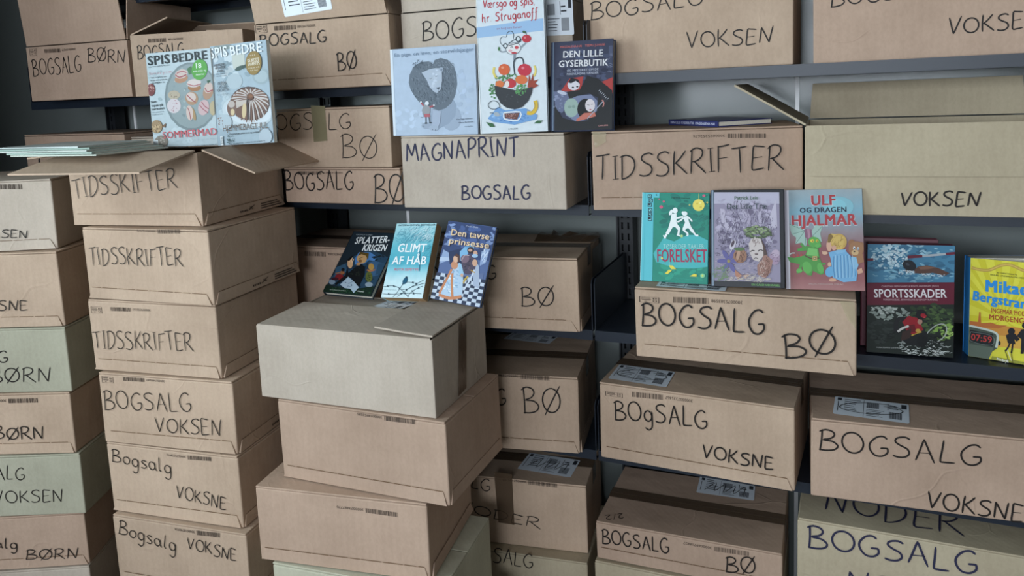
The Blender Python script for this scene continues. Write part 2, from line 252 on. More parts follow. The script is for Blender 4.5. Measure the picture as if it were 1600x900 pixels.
        ('p', '#8a9896', [(-17.5, 246.8), (-19.2, 244.1), (-24.2, 241.8), (-32.0, 240.2), (-41.6, 239.4), (-51.9, 239.5), (-61.7, 240.6), (-69.7, 242.5), (-74.9, 244.9), (-76.8, 247.7), (-75.0, 250.4), (-69.9, 251.7), (-62.0, 251.7), (-52.3, 251.7), (-42.0, 251.7), (-32.3, 251.7), (-24.4, 251.7), (-19.3, 249.5)]),
        ('p', '#c9cfc6', [(-20.5, 225.1), (20.4, 228.0), (18.4, 189.1), (-19.3, 188.9)]),
        ('p', '#9fb2b8', [(88.7, 163.7), (88.7, 157.0), (84.6, 151.4), (77.0, 147.5), (68.1, 145.8), (58.8, 146.5), (50.3, 149.5), (43.6, 154.5), (39.5, 160.9), (38.6, 167.9), (40.9, 174.6), (46.2, 180.2), (53.8, 184.1), (62.8, 185.7), (72.1, 185.0), (80.5, 181.9), (87.1, 176.9), (88.7, 170.6)]),
        ('p', '#aebfc6', [(85.6, 163.5), (83.8, 158.6), (79.9, 154.4), (74.2, 151.6), (67.4, 150.3), (60.4, 150.8), (53.9, 153.1), (48.8, 156.8), (45.8, 161.6), (45.1, 166.7), (46.8, 171.7), (50.8, 175.9), (56.6, 178.7), (63.4, 179.9), (70.4, 179.4), (76.8, 177.1), (81.8, 173.4), (84.9, 168.7)]),
        ('p', '#3c5650', [(17.6, 194.2), (17.4, 192.3), (15.3, 190.1), (11.6, 188.0), (6.7, 186.2), (1.2, 184.9), (-4.3, 184.2), (-9.0, 184.3), (-12.3, 185.2), (-14.0, 186.6), (-13.8, 188.6), (-11.6, 190.7), (-7.9, 192.9), (-2.9, 194.7), (2.6, 196.0), (8.0, 196.6), (12.6, 196.5), (16.0, 195.7)]),
        ('p', '#2f4a46', [(30.2, 197.6), (30.2, 196.2), (28.9, 194.5), (26.3, 192.7), (22.9, 191.0), (18.9, 189.7), (15.0, 188.9), (11.5, 188.7), (8.9, 189.2), (7.6, 190.2), (7.6, 191.6), (8.9, 193.4), (11.5, 195.2), (15.0, 196.8), (18.9, 198.1), (22.8, 198.9), (26.3, 199.1), (28.9, 198.6)]),
        ('p', '#b4c4cc', [(6.7, 157.3), (4.5, 150.7), (-0.4, 145.2), (-7.6, 141.3), (-16.0, 139.6), (-24.7, 140.2), (-32.7, 143.1), (-39.0, 148.0), (-42.8, 154.3), (-43.6, 161.1), (-41.3, 167.8), (-36.3, 173.3), (-29.1, 177.2), (-20.6, 178.8), (-11.9, 178.1), (-4.0, 175.2), (2.2, 170.3), (5.9, 164.1)]),
        ('p', '#c9d6dc', [(88.7, 70.0), (86.1, 56.5), (69.7, 45.9), (46.7, 39.4), (19.6, 37.9), (-8.3, 41.6), (-33.5, 50.2), (-53.0, 62.6), (-64.2, 77.4), (-65.6, 92.7), (-57.2, 106.5), (-39.9, 117.2), (-16.1, 123.4), (11.2, 124.4), (38.8, 120.3), (63.3, 111.5), (81.9, 99.2), (88.7, 84.8)]),
        ('p', '#d8e2e8', [(88.7, 73.9), (85.3, 62.3), (70.3, 53.2), (49.2, 47.9), (24.4, 46.8), (-1.3, 50.3), (-24.6, 57.9), (-42.6, 68.8), (-53.1, 81.6), (-54.7, 94.8), (-47.1, 106.7), (-31.5, 115.7), (-9.7, 120.9), (15.4, 121.5), (40.9, 117.7), (63.5, 110.0), (80.8, 99.2), (88.7, 86.7)]),
        ('p', '#4b3029', [(84.9, 91.5), (78.0, 77.8), (64.6, 66.8), (46.1, 59.8), (24.8, 57.6), (3.2, 60.6), (-16.1, 68.4), (-30.7, 80.2), (-38.7, 94.5), (-39.0, 109.5), (-31.8, 123.4), (-17.8, 134.4), (1.1, 141.2), (22.5, 143.0), (43.9, 139.7), (62.7, 131.8), (76.8, 120.1), (84.5, 106.1)]),
        ('l', '#7a5848', 4.11, [(40.5, 115.2), (61.7, 109.2), (77.8, 103.8), (83.2, 100.3)]),
        ('l', '#cdc4c0', 4.11, [(40.2, 114.0), (60.8, 106.4), (76.3, 97.9), (81.4, 92.8)]),
        ('l', '#7a5848', 4.11, [(39.6, 112.9), (59.2, 103.8), (73.8, 92.3), (78.5, 85.6)]),
        ('l', '#cdc4c0', 4.11, [(38.8, 111.8), (57.0, 101.3), (70.3, 87.0), (74.6, 78.9)]),
        ('l', '#7a5848', 4.11, [(37.8, 110.8), (54.2, 99.0), (65.9, 82.1), (69.6, 72.6)]),
        ('l', '#cdc4c0', 4.12, [(36.6, 110.0), (50.8, 97.0), (60.7, 77.8), (63.8, 67.1)]),
        ('l', '#7a5848', 4.12, [(35.2, 109.3), (46.9, 95.3), (54.8, 74.1), (57.1, 62.3)]),
        ('l', '#cdc4c0', 4.12, [(33.6, 108.7), (42.6, 94.0), (48.3, 71.1), (49.8, 58.4)]),
        ('l', '#7a5848', 4.12, [(32.0, 108.3), (38.0, 93.0), (41.2, 68.8), (42.0, 55.5)]),
        ('l', '#cdc4c0', 4.13, [(30.3, 108.0), (33.2, 92.5), (33.9, 67.4), (33.8, 53.6)]),
        ('l', '#7a5848', 4.13, [(28.5, 108.0), (28.2, 92.3), (26.4, 66.9), (25.4, 52.9)]),
        ('l', '#cdc4c0', 4.13, [(26.8, 108.0), (23.2, 92.6), (18.8, 67.2), (17.0, 53.2)]),
        ('l', '#7a5848', 4.14, [(25.0, 108.3), (18.2, 93.2), (11.3, 68.4), (8.8, 54.6)]),
        ('l', '#cdc4c0', 4.14, [(23.3, 108.7), (13.5, 94.3), (4.2, 70.4), (0.8, 57.0)]),
        ('l', '#7a5848', 4.14, [(21.8, 109.3), (8.9, 95.7), (-2.6, 73.2), (-6.6, 60.5)]),
        ('l', '#cdc4c0', 4.14, [(20.3, 110.1), (4.8, 97.5), (-8.7, 76.8), (-13.4, 65.0)]),
        ('l', '#7a5848', 4.15, [(19.0, 110.9), (1.1, 99.6), (-14.2, 81.1), (-19.5, 70.3)]),
        ('l', '#cdc4c0', 4.15, [(18.0, 111.9), (-2.0, 102.0), (-18.9, 85.9), (-24.6, 76.4)]),
        ('l', '#7a5848', 4.15, [(17.1, 113.0), (-4.6, 104.6), (-22.6, 91.2), (-28.6, 83.2)]),
        ('l', '#cdc4c0', 4.15, [(16.4, 114.1), (-6.5, 107.3), (-25.4, 96.9), (-31.6, 90.4)]),
        ('l', '#7a5848', 4.15, [(16.0, 115.3), (-7.8, 110.2), (-27.1, 102.9), (-33.4, 98.0)]),
        ('l', '#cdc4c0', 4.15, [(15.8, 116.5), (-8.3, 113.1), (-27.7, 109.0), (-34.0, 105.7)]),
        ('l', '#7a5848', 4.15, [(15.9, 117.7), (-8.1, 116.0), (-27.3, 114.4), (-33.5, 112.2)]),
        ('l', '#cdc4c0', 4.15, [(16.3, 118.9), (-7.2, 118.8), (-25.9, 118.3), (-32.0, 116.2)]),
        ('l', '#7a5848', 4.15, [(16.8, 120.0), (-5.6, 121.5), (-23.5, 122.0), (-29.3, 120.1)]),
        ('l', '#cdc4c0', 4.15, [(17.7, 121.1), (-3.3, 124.1), (-20.1, 125.4), (-25.5, 123.6)]),
        ('l', '#7a5848', 4.14, [(18.7, 122.1), (-0.4, 126.3), (-15.7, 128.5), (-20.7, 126.8)]),
        ('l', '#cdc4c0', 4.14, [(19.9, 122.9), (3.1, 128.3), (-10.5, 131.2), (-14.9, 129.6)]),
        ('l', '#7a5848', 4.14, [(21.3, 123.6), (7.0, 130.0), (-4.6, 133.5), (-8.4, 131.9)]),
        ('l', '#cdc4c0', 4.14, [(22.9, 124.2), (11.4, 131.3), (2.0, 135.2), (-1.1, 133.7)]),
        ('l', '#7a5848', 4.13, [(24.5, 124.6), (16.0, 132.2), (9.0, 136.5), (6.7, 134.9)]),
        ('l', '#cdc4c0', 4.13, [(26.2, 124.9), (20.9, 132.8), (16.3, 137.1), (14.8, 135.6)]),
        ('l', '#7a5848', 4.13, [(28.0, 124.9), (25.9, 132.9), (23.8, 137.2), (23.1, 135.7)]),
        ('l', '#cdc4c0', 4.13, [(29.8, 124.8), (30.9, 132.6), (31.4, 136.8), (31.5, 135.1)]),
        ('l', '#7a5848', 4.12, [(31.5, 124.6), (35.8, 131.9), (38.8, 135.8), (39.7, 134.1)]),
        ('l', '#cdc4c0', 4.12, [(33.1, 124.1), (40.5, 130.8), (45.9, 134.2), (47.6, 132.4)]),
        ('l', '#7a5848', 4.12, [(34.7, 123.5), (44.9, 129.3), (52.6, 132.2), (55.0, 130.3)]),
        ('l', '#cdc4c0', 4.12, [(36.1, 122.8), (49.0, 127.5), (58.7, 129.7), (61.8, 127.6)]),
        ('l', '#7a5848', 4.11, [(37.4, 121.9), (52.6, 125.4), (64.1, 126.8), (67.9, 124.6)]),
        ('l', '#cdc4c0', 4.11, [(38.5, 121.0), (55.7, 123.1), (68.8, 123.5), (73.1, 121.2)]),
        ('l', '#7a5848', 4.11, [(39.4, 119.9), (58.3, 120.5), (72.6, 120.0), (77.3, 117.6)]),
        ('l', '#cdc4c0', 4.11, [(40.0, 118.8), (60.1, 117.8), (75.5, 116.3), (80.5, 113.7)]),
        ('l', '#7a5848', 4.11, [(40.4, 117.6), (61.3, 115.0), (77.3, 112.4), (82.6, 109.7)]),
        ('l', '#cdc4c0', 4.11, [(40.6, 116.4), (61.9, 112.1), (78.1, 108.4), (83.5, 105.6)]),
        ('p', '#6b4028', [(39.1, 117.0), (38.2, 114.4), (36.1, 112.2), (33.0, 110.6), (29.4, 109.9), (25.7, 110.2), (22.3, 111.3), (19.6, 113.3), (18.0, 115.8), (17.7, 118.5), (18.6, 121.1), (20.7, 123.3), (23.7, 124.9), (27.3, 125.6), (31.0, 125.3), (34.4, 124.1), (37.1, 122.2), (38.7, 119.7)]),
        ('p', '#8d5a38', [(35.9, 118.5), (35.4, 117.1), (34.2, 115.9), (32.5, 115.1), (30.4, 114.7), (28.3, 114.9), (26.3, 115.5), (24.7, 116.6), (23.8, 117.9), (23.6, 119.4), (24.1, 120.8), (25.3, 122.0), (27.1, 122.8), (29.1, 123.2), (31.3, 123.0), (33.2, 122.4), (34.8, 121.3), (35.7, 120.0)]),
        ('p', '#6e4b3c', [(-23.6, 110.1), (18.8, 113.8), (15.4, 61.4), (-9.3, 65.5), (-24.6, 80.3)]),
        ('p', '#c9bdb4', [(-17.3, 109.7), (16.4, 110.7), (13.3, 101.0), (-21.5, 90.1)]),
        ('p', '#d8c296', [(12.6, 82.7), (11.1, 76.3), (8.9, 70.7), (6.4, 66.7), (3.7, 64.7), (1.2, 64.9), (-0.7, 67.4), (-1.9, 71.8), (-2.1, 77.6), (-1.4, 84.1), (0.1, 90.6), (2.3, 96.1), (4.9, 100.1), (7.5, 102.1), (10.0, 101.9), (11.9, 99.4), (13.1, 95.0), (13.3, 89.2)]),
        ('p', '#76584c', [(-17.9, 91.5), (-19.6, 84.6), (-22.9, 78.6), (-27.4, 74.3), (-32.6, 72.1), (-37.9, 72.5), (-42.6, 75.2), (-46.2, 80.0), (-48.2, 86.3), (-48.4, 93.4), (-46.7, 100.4), (-43.4, 106.4), (-38.8, 110.7), (-33.6, 112.7), (-28.3, 112.4), (-23.6, 109.6), (-20.1, 104.8), (-18.1, 98.5)]),
        ('p', '#bfb2aa', [(-21.9, 101.7), (-22.9, 98.8), (-25.1, 96.4), (-28.2, 94.6), (-31.9, 93.8), (-35.7, 94.1), (-39.2, 95.3), (-41.9, 97.4), (-43.5, 100.1), (-43.9, 103.1), (-42.9, 106.0), (-40.7, 108.5), (-37.6, 110.2), (-33.9, 111.0), (-30.1, 110.7), (-26.6, 109.5), (-23.9, 107.4), (-22.3, 104.7)]),
        ('p', '#d9c49a', [(-24.9, 82.0), (-25.6, 79.1), (-27.1, 76.6), (-29.1, 74.8), (-31.4, 73.9), (-33.7, 74.0), (-35.8, 75.2), (-37.4, 77.2), (-38.3, 79.9), (-38.4, 82.8), (-37.7, 85.7), (-36.2, 88.2), (-34.2, 90.0), (-31.9, 90.9), (-29.6, 90.8), (-27.5, 89.6), (-25.9, 87.6), (-25.0, 85.0)]),
        ('p', '#2e2522', [(16.4, 110.7), (21.4, 110.4), (17.5, 61.3), (13.4, 61.5)]),
        ('t', '#eef4f6', 'SPIS', -87.7, 221.1, -32.6, 223.2, 25.04, 2),
        ('t', '#eef4f6', 'BEDRE', -22.3, 223.6, 75.5, 224.6, 23.3, 2),
        ('p', '#8d7130', [(72.2, 196.2), (69.1, 186.4), (63.3, 178.1), (55.7, 172.3), (47.0, 169.8), (38.4, 170.8), (30.9, 175.3), (25.4, 182.7), (22.6, 192.1), (22.8, 202.4), (26.0, 212.3), (31.8, 220.6), (39.5, 226.3), (48.2, 228.7), (56.7, 227.6), (64.2, 223.0), (69.6, 215.7), (72.4, 206.4)]),
        ('p', '#987c3a', [(69.4, 196.6), (66.6, 187.6), (61.4, 180.0), (54.6, 174.7), (47.0, 172.4), (39.3, 173.3), (32.7, 177.4), (27.9, 184.1), (25.4, 192.7), (25.6, 202.0), (28.5, 211.1), (33.7, 218.6), (40.6, 223.9), (48.2, 226.1), (55.8, 225.1), (62.4, 221.0), (67.2, 214.3), (69.6, 205.8)]),
        ('t', '#f3ecd8', 'DE BEDSTE', 30.2, 202.4, 65.2, 202.6, 7.75, 2),
        ('t', '#f3ecd8', 'SPARETIPS', 30.1, 193.3, 65.9, 193.9, 7.75, 2),
        ('t', '#e8dcc0', 'til dig der vil få', 30.6, 186.1, 64.3, 186.6, 3.23, 1),
        ('t', '#e8dcc0', 'fede ideer', 36.1, 179.8, 59.5, 179.8, 3.23, 1),
        ('t', '#f0e6d0', '* * *', 38.5, 214.7, 55.0, 215.1, 4.51, 1),
        ('t', '#3c3034', 'BEDRE JUL', -77.9, 200.4, -42.6, 201.4, 5.61, 1),
        ('t', '#3c3034', 'MED RESTER', -75.3, 192.8, -43.4, 194.2, 5.61, 1),
        ('t', '#3c3034', 'AF ANDE', -70.9, 185.5, -48.5, 186.3, 5.29, 1),
        ('t', '#4a4a52', 'sådan laver du', -75.0, 179.5, -41.5, 180.2, 2.98, 0),
        ('t', '#4a4a52', 'det nemmeste', -73.9, 174.1, -39.5, 174.7, 2.98, 0),
        ('t', '#2a2c34', 'ANDELÅR,', -73.2, 153.4, -42.6, 154.4, 7.62, 0),
        ('t', '#2a2c34', 'LAKS OG', -71.1, 144.6, -44.4, 145.6, 7.63, 0),
        ('t', '#2a2c34', 'PORCHETTA', -75.6, 135.6, -37.7, 136.2, 7.63, 0),
        ('h', '#2a2c34', 'til julefesten', -74.0, 126.5, -37.8, 127.9, 4.98, 0),
        ('p', '#b9c8d0', [(-35.6, 57.7), (-37.7, 51.0), (-42.4, 45.2), (-49.1, 41.1), (-57.0, 39.1), (-65.2, 39.6), (-72.7, 42.3), (-78.5, 47.1), (-81.9, 53.4), (-82.6, 60.3), (-80.4, 67.1), (-75.6, 72.9), (-68.8, 77.0), (-60.9, 78.9), (-52.8, 78.4), (-45.4, 75.6), (-39.6, 70.8), (-36.2, 64.6)]),
        ('re', '#8a7068', -71.6, 61.4, 8.6, 13.4, 10, 3.01, 0.7),
        ('t', '#6d5a4c', 'HJEMMEBAGT-JUL', -65.8, 35.6, 76.8, 36.4, 15.22, 0),
        ('t', '#20282e', 'Honningkage, julekranse og vaniljekranse', -47.5, 25.9, 61.5, 27.1, 3.97, 1),
        ('p', '#b7c6d0', [(86.8, 15.0), (85.0, 8.4), (80.8, 2.7), (75.0, 0.6), (68.1, 0.6), (61.1, 0.6), (54.6, 0.6), (49.6, 4.2), (46.7, 10.2), (46.1, 17.0), (48.0, 23.6), (52.2, 29.4), (58.1, 33.4), (65.0, 35.4), (72.0, 35.0), (78.4, 32.4), (83.4, 27.7), (86.3, 21.7)]),
        ('re', '#2c4a44', -46.6, 14.9, 14.5, 12.1, 22, 3.84, 0.3),
        ('p', '#e6eef0', [(-77.6, 23.1), (-68.9, 23.3), (-68.8, 0.6), (-77.5, 0.6)]),
        ('l', '#1d2528', 0.95, [(-76.2, 20.3), (-68.8, 20.6)]),
        ('l', '#1d2528', 0.95, [(-76.4, 17.6), (-69.1, 17.9)]),
        ('l', '#1d2528', 0.95, [(-76.7, 14.9), (-69.4, 15.3)]),
        ('l', '#1d2528', 0.95, [(-77.0, 12.3), (-69.6, 12.6)]),
        ('l', '#1d2528', 0.95, [(-77.3, 9.6), (-69.9, 9.9)]),
        ('l', '#1d2528', 0.95, [(-77.6, 6.9), (-70.2, 7.2)]),
        ('l', '#1d2528', 0.95, [(-77.9, 4.2), (-70.5, 4.6)]),
        ('t', '#2a3a40', 'MAD & INSPIRATION', -50.3, 0.9, -5.5, 2.3, 2.67, 1),
        ('t', '#2a3a40', 'DANMARKS STØRSTE', 3.0, 2.5, 65.4, 4.3, 2.64, 0),
    ]),
    'lion': dict(loc=[-0.9574, -0.0711, 1.4883], rot=[0.0449, 0.0404, -0.0011], w=0.2386, h=0.2212, t=0.01, art=[
        ('re', '#bccde1', -45.4, 44.4, 71.6, 37.5, 40, 13.02, 0.7),
        ('re', '#b5c6dc', 77.6, 97.2, 27.9, 61.7, 30, 10.55, 0.7),
        ('p', '#dfeaf4', [(-118.7, 220.6), (-111.5, 220.6), (-110.9, 0.6), (-118.6, 0.6)]),
        ('p', '#a3b2c6', [(75.5, 41.0), (73.4, 30.4), (68.2, 21.2), (60.4, 14.4), (51.1, 10.9), (41.2, 11.1), (32.1, 15.1), (24.8, 22.3), (20.2, 31.8), (18.9, 42.6), (21.1, 53.3), (26.4, 62.5), (34.2, 69.2), (43.6, 72.6), (53.5, 72.3), (62.5, 68.3), (69.7, 61.1), (74.2, 51.6)]),
        ('p', '#97a7bb', [(-2.2, 71.8), (55.4, 86.8), (64.2, 72.4), (59.5, 47.1), (40.5, 27.8), (14.7, 17.0), (-4.5, 17.4), (-11.6, 40.6)]),
        ('p', '#66727f', [(-68.1, 134.6), (-64.6, 154.5), (-52.0, 174.5), (-31.1, 185.1), (-10.2, 185.1), (2.9, 177.9), (7.7, 187.8), (25.0, 191.9), (44.3, 185.8), (59.3, 169.5), (66.0, 151.0), (67.2, 125.7), (62.2, 100.6), (49.4, 78.5), (32.6, 66.4), (13.3, 61.3), (-5.5, 69.0), (-21.2, 79.6), (-40.4, 84.6), (-52.7, 99.4), (-63.4, 117.1)]),
        ('rl', '#7c8996', 0.2, 128.7, 62.2, 55.3, 260, 8.29, 1.02, 2.2),
        ('rl', '#4f5a66', 0.0, 125.8, 60.6, 53.9, 200, 7.66, 0.96, 2.0),
        ('rl', '#8d99a6', 24.1, 170.0, 37.9, 16.9, 80, 8.84, 0.79, 2.4),
        ('rl', '#596572', -39.4, 179.0, 19.4, 11.4, 30, 7.76, 0.97, 1.2),
        ('p', '#adbace', [(-2.6, 63.8), (21.2, 59.6), (16.8, 31.2), (8.2, 14.3), (-12.7, 14.2), (-5.3, 37.5)]),
        ('p', '#a1afc2', [(-6.2, 23.8), (-7.2, 21.1), (-9.8, 18.7), (-13.9, 17.0), (-18.7, 16.2), (-23.9, 16.3), (-28.7, 17.4), (-32.6, 19.3), (-35.1, 21.8), (-35.9, 24.5), (-34.8, 27.3), (-32.1, 29.6), (-28.1, 31.3), (-23.2, 32.2), (-18.1, 32.0), (-13.3, 30.9), (-9.4, 29.0), (-6.9, 26.6)]),
        ('p', '#a9b7ca', [(12.8, 17.6), (11.8, 15.3), (9.3, 13.3), (5.5, 11.8), (0.9, 11.1), (-4.0, 11.2), (-8.6, 12.1), (-12.3, 13.8), (-14.7, 15.9), (-15.4, 18.3), (-14.5, 20.6), (-11.9, 22.6), (-8.1, 24.1), (-3.4, 24.8), (1.4, 24.7), (6.0, 23.7), (9.7, 22.1), (12.0, 20.0)]),
        ('p', '#3d4652', [(-30.2, 21.5), (-29.3, 26.1), (-27.9, 21.5)]),
        ('p', '#3d4652', [(-6.3, 13.2), (-4.6, 16.0), (-3.4, 12.8)]),
        ('p', '#3d4652', [(1.7, 12.1), (3.7, 15.2), (4.9, 12.1)]),
        ('p', '#b4c0d0', [(-29.7, 158.5), (-23.5, 159.9), (-8.5, 165.4), (8.2, 167.7), (20.8, 166.8), (27.4, 158.0), (27.1, 136.0), (22.4, 113.5), (11.9, 105.5), (2.5, 109.2), (-8.2, 121.1), (-15.5, 137.9), (-23.0, 149.1)]),
        ('re', '#c2cddb', 5.5, 142.6, 14.3, 22.7, 14, 7.0, 0.7),
        ('p', '#a3b0c1', [(32.0, 163.4), (31.6, 161.7), (30.4, 160.2), (28.7, 159.1), (26.6, 158.6), (24.5, 158.8), (22.4, 159.5), (20.8, 160.7), (19.7, 162.3), (19.4, 164.0), (19.9, 165.7), (21.1, 167.2), (22.8, 168.2), (24.9, 168.7), (27.0, 168.6), (29.1, 167.9), (30.7, 166.7), (31.7, 165.1)]),
        ('p', '#7f8c9c', [(29.5, 162.6), (28.8, 161.2), (27.2, 160.4), (25.3, 160.4), (23.7, 161.4), (23.2, 163.0), (23.9, 164.4), (25.5, 165.3), (27.4, 165.2), (29.0, 164.2)]),
        ('p', '#525c68', [(8.7, 118.9), (22.1, 120.1), (16.1, 113.2)]),
        ('l', '#525c68', 0.95, [(16.1, 113.8), (14.6, 108.2)]),
        ('l', '#525c68', 0.96, [(-8.2, 142.7), (-4.4, 141.4), (-0.5, 144.0)]),
        ('l', '#525c68', 0.95, [(8.0, 147.6), (11.1, 146.6), (14.4, 148.4)]),
        ('l', '#b0525c', 4.2, [(-25.4, 72.0), (-34.0, 82.6)]),
        ('l', '#b0525c', 4.18, [(-13.5, 70.5), (1.1, 74.0)]),
        ('p', '#e6ebf0', [(-32.0, 84.3), (-32.5, 82.9), (-33.8, 82.2), (-35.4, 82.2), (-36.7, 83.1), (-37.1, 84.5), (-36.6, 85.8), (-35.2, 86.6), (-33.6, 86.5), (-32.4, 85.6)]),
        ('p', '#e6ebf0', [(4.3, 75.0), (3.8, 73.7), (2.4, 72.9), (0.9, 72.9), (-0.4, 73.8), (-0.8, 75.2), (-0.3, 76.5), (1.1, 77.3), (2.6, 77.2), (3.9, 76.4)]),
        ('p', '#9a9da2', [(-27.8, 75.5), (-16.4, 78.6), (-9.4, 69.2), (-10.7, 52.6), (-31.4, 53.2), (-32.8, 64.2)]),
        ('p', '#e4ebf2', [(-11.8, 80.7), (-12.2, 79.0), (-13.3, 77.4), (-14.9, 76.3), (-16.8, 75.8), (-18.8, 75.9), (-20.7, 76.5), (-22.2, 77.7), (-23.1, 79.3), (-23.4, 81.1), (-22.9, 82.9), (-21.9, 84.4), (-20.3, 85.5), (-18.4, 86.0), (-16.4, 85.9), (-14.5, 85.3), (-13.0, 84.0), (-12.1, 82.5)]),
        ('p', '#b8606a', [(-26.8, 54.2), (-11.0, 54.3), (-9.7, 46.3), (-26.5, 46.2)]),
        ('l', '#5b646e', 2.9, [(-22.6, 46.1), (-22.9, 31.7)]),
        ('l', '#5b646e', 2.9, [(-13.9, 46.4), (-11.9, 32.0)]),
        ('p', '#353c46', [(-17.8, 30.7), (-18.7, 29.5), (-21.0, 28.9), (-23.8, 28.9), (-26.0, 29.7), (-26.8, 30.9), (-25.9, 32.1), (-23.6, 32.8), (-20.8, 32.7), (-18.6, 31.9)]),
        ('p', '#353c46', [(-4.9, 31.2), (-5.8, 30.1), (-8.1, 29.4), (-10.9, 29.5), (-13.1, 30.3), (-13.9, 31.5), (-13.0, 32.6), (-10.7, 33.3), (-7.9, 33.2), (-5.7, 32.4)]),
        ('l', '#4a545e', 0.97, [(-28.7, 54.0), (-30.7, 45.4), (-37.1, 47.1)]),
        ('t', '#7287a0', 'En pige, en løve, en storvildtjæger', -105.5, 201.2, 115.4, 203.9, 9.01, 0),
        ('t', '#37414e', 'Kim Fupz Aakeson', 63.4, 36.0, 107.0, 38.4, 3.38, 0),
        ('t', '#37414e', 'Hanne Bartholin', 68.8, 27.9, 107.3, 29.7, 3.38, 0),
        ('t', '#5a6674', 'GYLDENDAL', 84.0, 18.2, 107.2, 19.3, 2.25, 0),
    ]),
    'stru': dict(loc=[-0.7444, -0.0608, 1.4902], rot=[0.0527, 0.0691, -0.0185], w=0.1754, h=0.3719, t=0.012, art=[
        ('p', '#f3f8fa', [(-87.1, 371.3), (-87.1, 371.3), (-83.7, 0.6), (-87.1, 0.6)]),
        ('p', '#a3c5e8', [(-87.1, 260.5), (85.1, 267.8), (84.8, 238.7), (-87.1, 235.2)]),
        ('h', '#c43c4a', 'Værsgo og spis,', -67.1, 306.5, 64.8, 302.5, 18.91, 3),
        ('h', '#c43c4a', 'hr. Struganoff', -71.4, 272.1, 71.5, 273.0, 19.68, 3),
        ('t', '#a0607c', 'en bog om farver', -34.4, 250.8, 31.2, 249.8, 5.11, 0),
        ('l', '#3c4a54', 1.59, [(-12.3, 203.7), (-24.5, 216.8), (-26.1, 226.9), (-19.1, 232.9), (-10.0, 231.4), (-6.5, 241.4), (3.5, 244.2), (9.5, 236.0), (7.5, 225.2)]),
        ('p', '#6a7680', [(27.5, 204.4), (27.2, 199.3), (24.5, 194.5), (19.7, 190.7), (13.5, 188.2), (6.5, 187.5), (-0.4, 188.4), (-6.4, 191.1), (-10.7, 195.1), (-12.8, 200.0), (-12.5, 205.1), (-9.7, 209.9), (-4.9, 213.7), (1.4, 216.1), (8.4, 216.9), (15.2, 215.9), (21.2, 213.2), (25.4, 209.2)]),
        ('p', '#f0eeee', [(26.0, 204.2), (25.6, 199.6), (23.1, 195.3), (18.7, 191.9), (12.9, 189.6), (6.5, 188.9), (0.1, 189.8), (-5.4, 192.2), (-9.3, 195.8), (-11.3, 200.1), (-10.9, 204.7), (-8.4, 209.1), (-3.9, 212.5), (1.9, 214.7), (8.4, 215.4), (14.7, 214.5), (20.1, 212.1), (24.1, 208.6)]),
        ('l', '#3c4a54', 1.58, [(-0.4, 205.0), (3.7, 206.9), (6.7, 204.4)]),
        ('l', '#3c4a54', 1.98, [(-4.7, 215.2), (9.4, 222.5), (25.2, 225.6), (26.9, 218.2), (14.9, 213.7), (-4.9, 209.7)]),
        ('p', '#2f3b44', [(27.4, 223.6), (26.9, 221.1), (25.6, 219.1), (23.7, 217.6), (21.4, 216.9), (18.9, 217.1), (16.7, 218.2), (14.9, 219.9), (13.7, 222.2), (13.4, 224.7), (13.9, 227.2), (15.2, 229.3), (17.1, 230.8), (19.5, 231.4), (21.9, 231.2), (24.2, 230.2), (26.0, 228.4), (27.1, 226.1)]),
        ('p', '#dfe8ec', [(24.7, 223.8), (23.8, 221.1), (21.6, 219.6), (18.9, 219.8), (16.8, 221.7), (16.1, 224.5), (17.0, 227.2), (19.3, 228.8), (21.9, 228.6), (24.0, 226.7)]),
        ('p', '#2f3b44', [(-6.5, 209.9), (-7.0, 207.6), (-8.2, 205.8), (-9.9, 204.4), (-12.0, 203.8), (-14.2, 204.0), (-16.2, 204.9), (-17.9, 206.5), (-18.9, 208.6), (-19.2, 210.9), (-18.7, 213.1), (-17.5, 215.0), (-15.8, 216.3), (-13.7, 217.0), (-11.5, 216.8), (-9.5, 215.8), (-7.8, 214.2), (-6.8, 212.2)]),
        ('p', '#dfe8ec', [(-9.3, 210.1), (-10.0, 207.8), (-11.9, 206.5), (-14.1, 206.6), (-15.8, 208.2), (-16.4, 210.7), (-15.6, 213.0), (-13.8, 214.3), (-11.6, 214.1), (-9.9, 212.5)]),
        ('p', '#d44a54', [(20.8, 203.7), (19.8, 201.4), (17.2, 200.2), (14.0, 200.4), (11.5, 202.1), (10.7, 204.5), (11.7, 206.8), (14.3, 208.0), (17.5, 207.8), (20.0, 206.1)]),
        ('p', '#e7b9bd', [(4.5, 197.3), (3.4, 195.4), (0.8, 194.4), (-2.4, 194.7), (-4.9, 196.1), (-5.8, 198.1), (-4.7, 199.9), (-2.1, 200.9), (1.1, 200.7), (3.6, 199.3)]),
        ('p', '#c33f4a', [(15.7, 191.3), (15.2, 190.5), (14.0, 189.8), (12.1, 189.4), (9.7, 189.2), (7.3, 189.4), (5.0, 189.9), (3.1, 190.6), (1.9, 191.5), (1.5, 192.4), (2.0, 193.2), (3.2, 193.9), (5.1, 194.3), (7.5, 194.4), (9.9, 194.3), (12.2, 193.8), (14.1, 193.1), (15.3, 192.2)]),
        ('l', '#9aa5ad', 4.31, [(24.3, 202.0), (40.3, 213.4)]),
        ('l', '#9aa5ad', 3.57, [(-9.4, 197.2), (-23.3, 196.5), (-29.8, 203.6)]),
        ('p', '#4f7f52', [(-26.6, 204.1), (-27.3, 201.1), (-29.0, 199.4), (-31.0, 199.5), (-32.5, 201.5), (-33.0, 204.6), (-32.3, 207.6), (-30.6, 209.3), (-28.6, 209.2), (-27.1, 207.2)]),
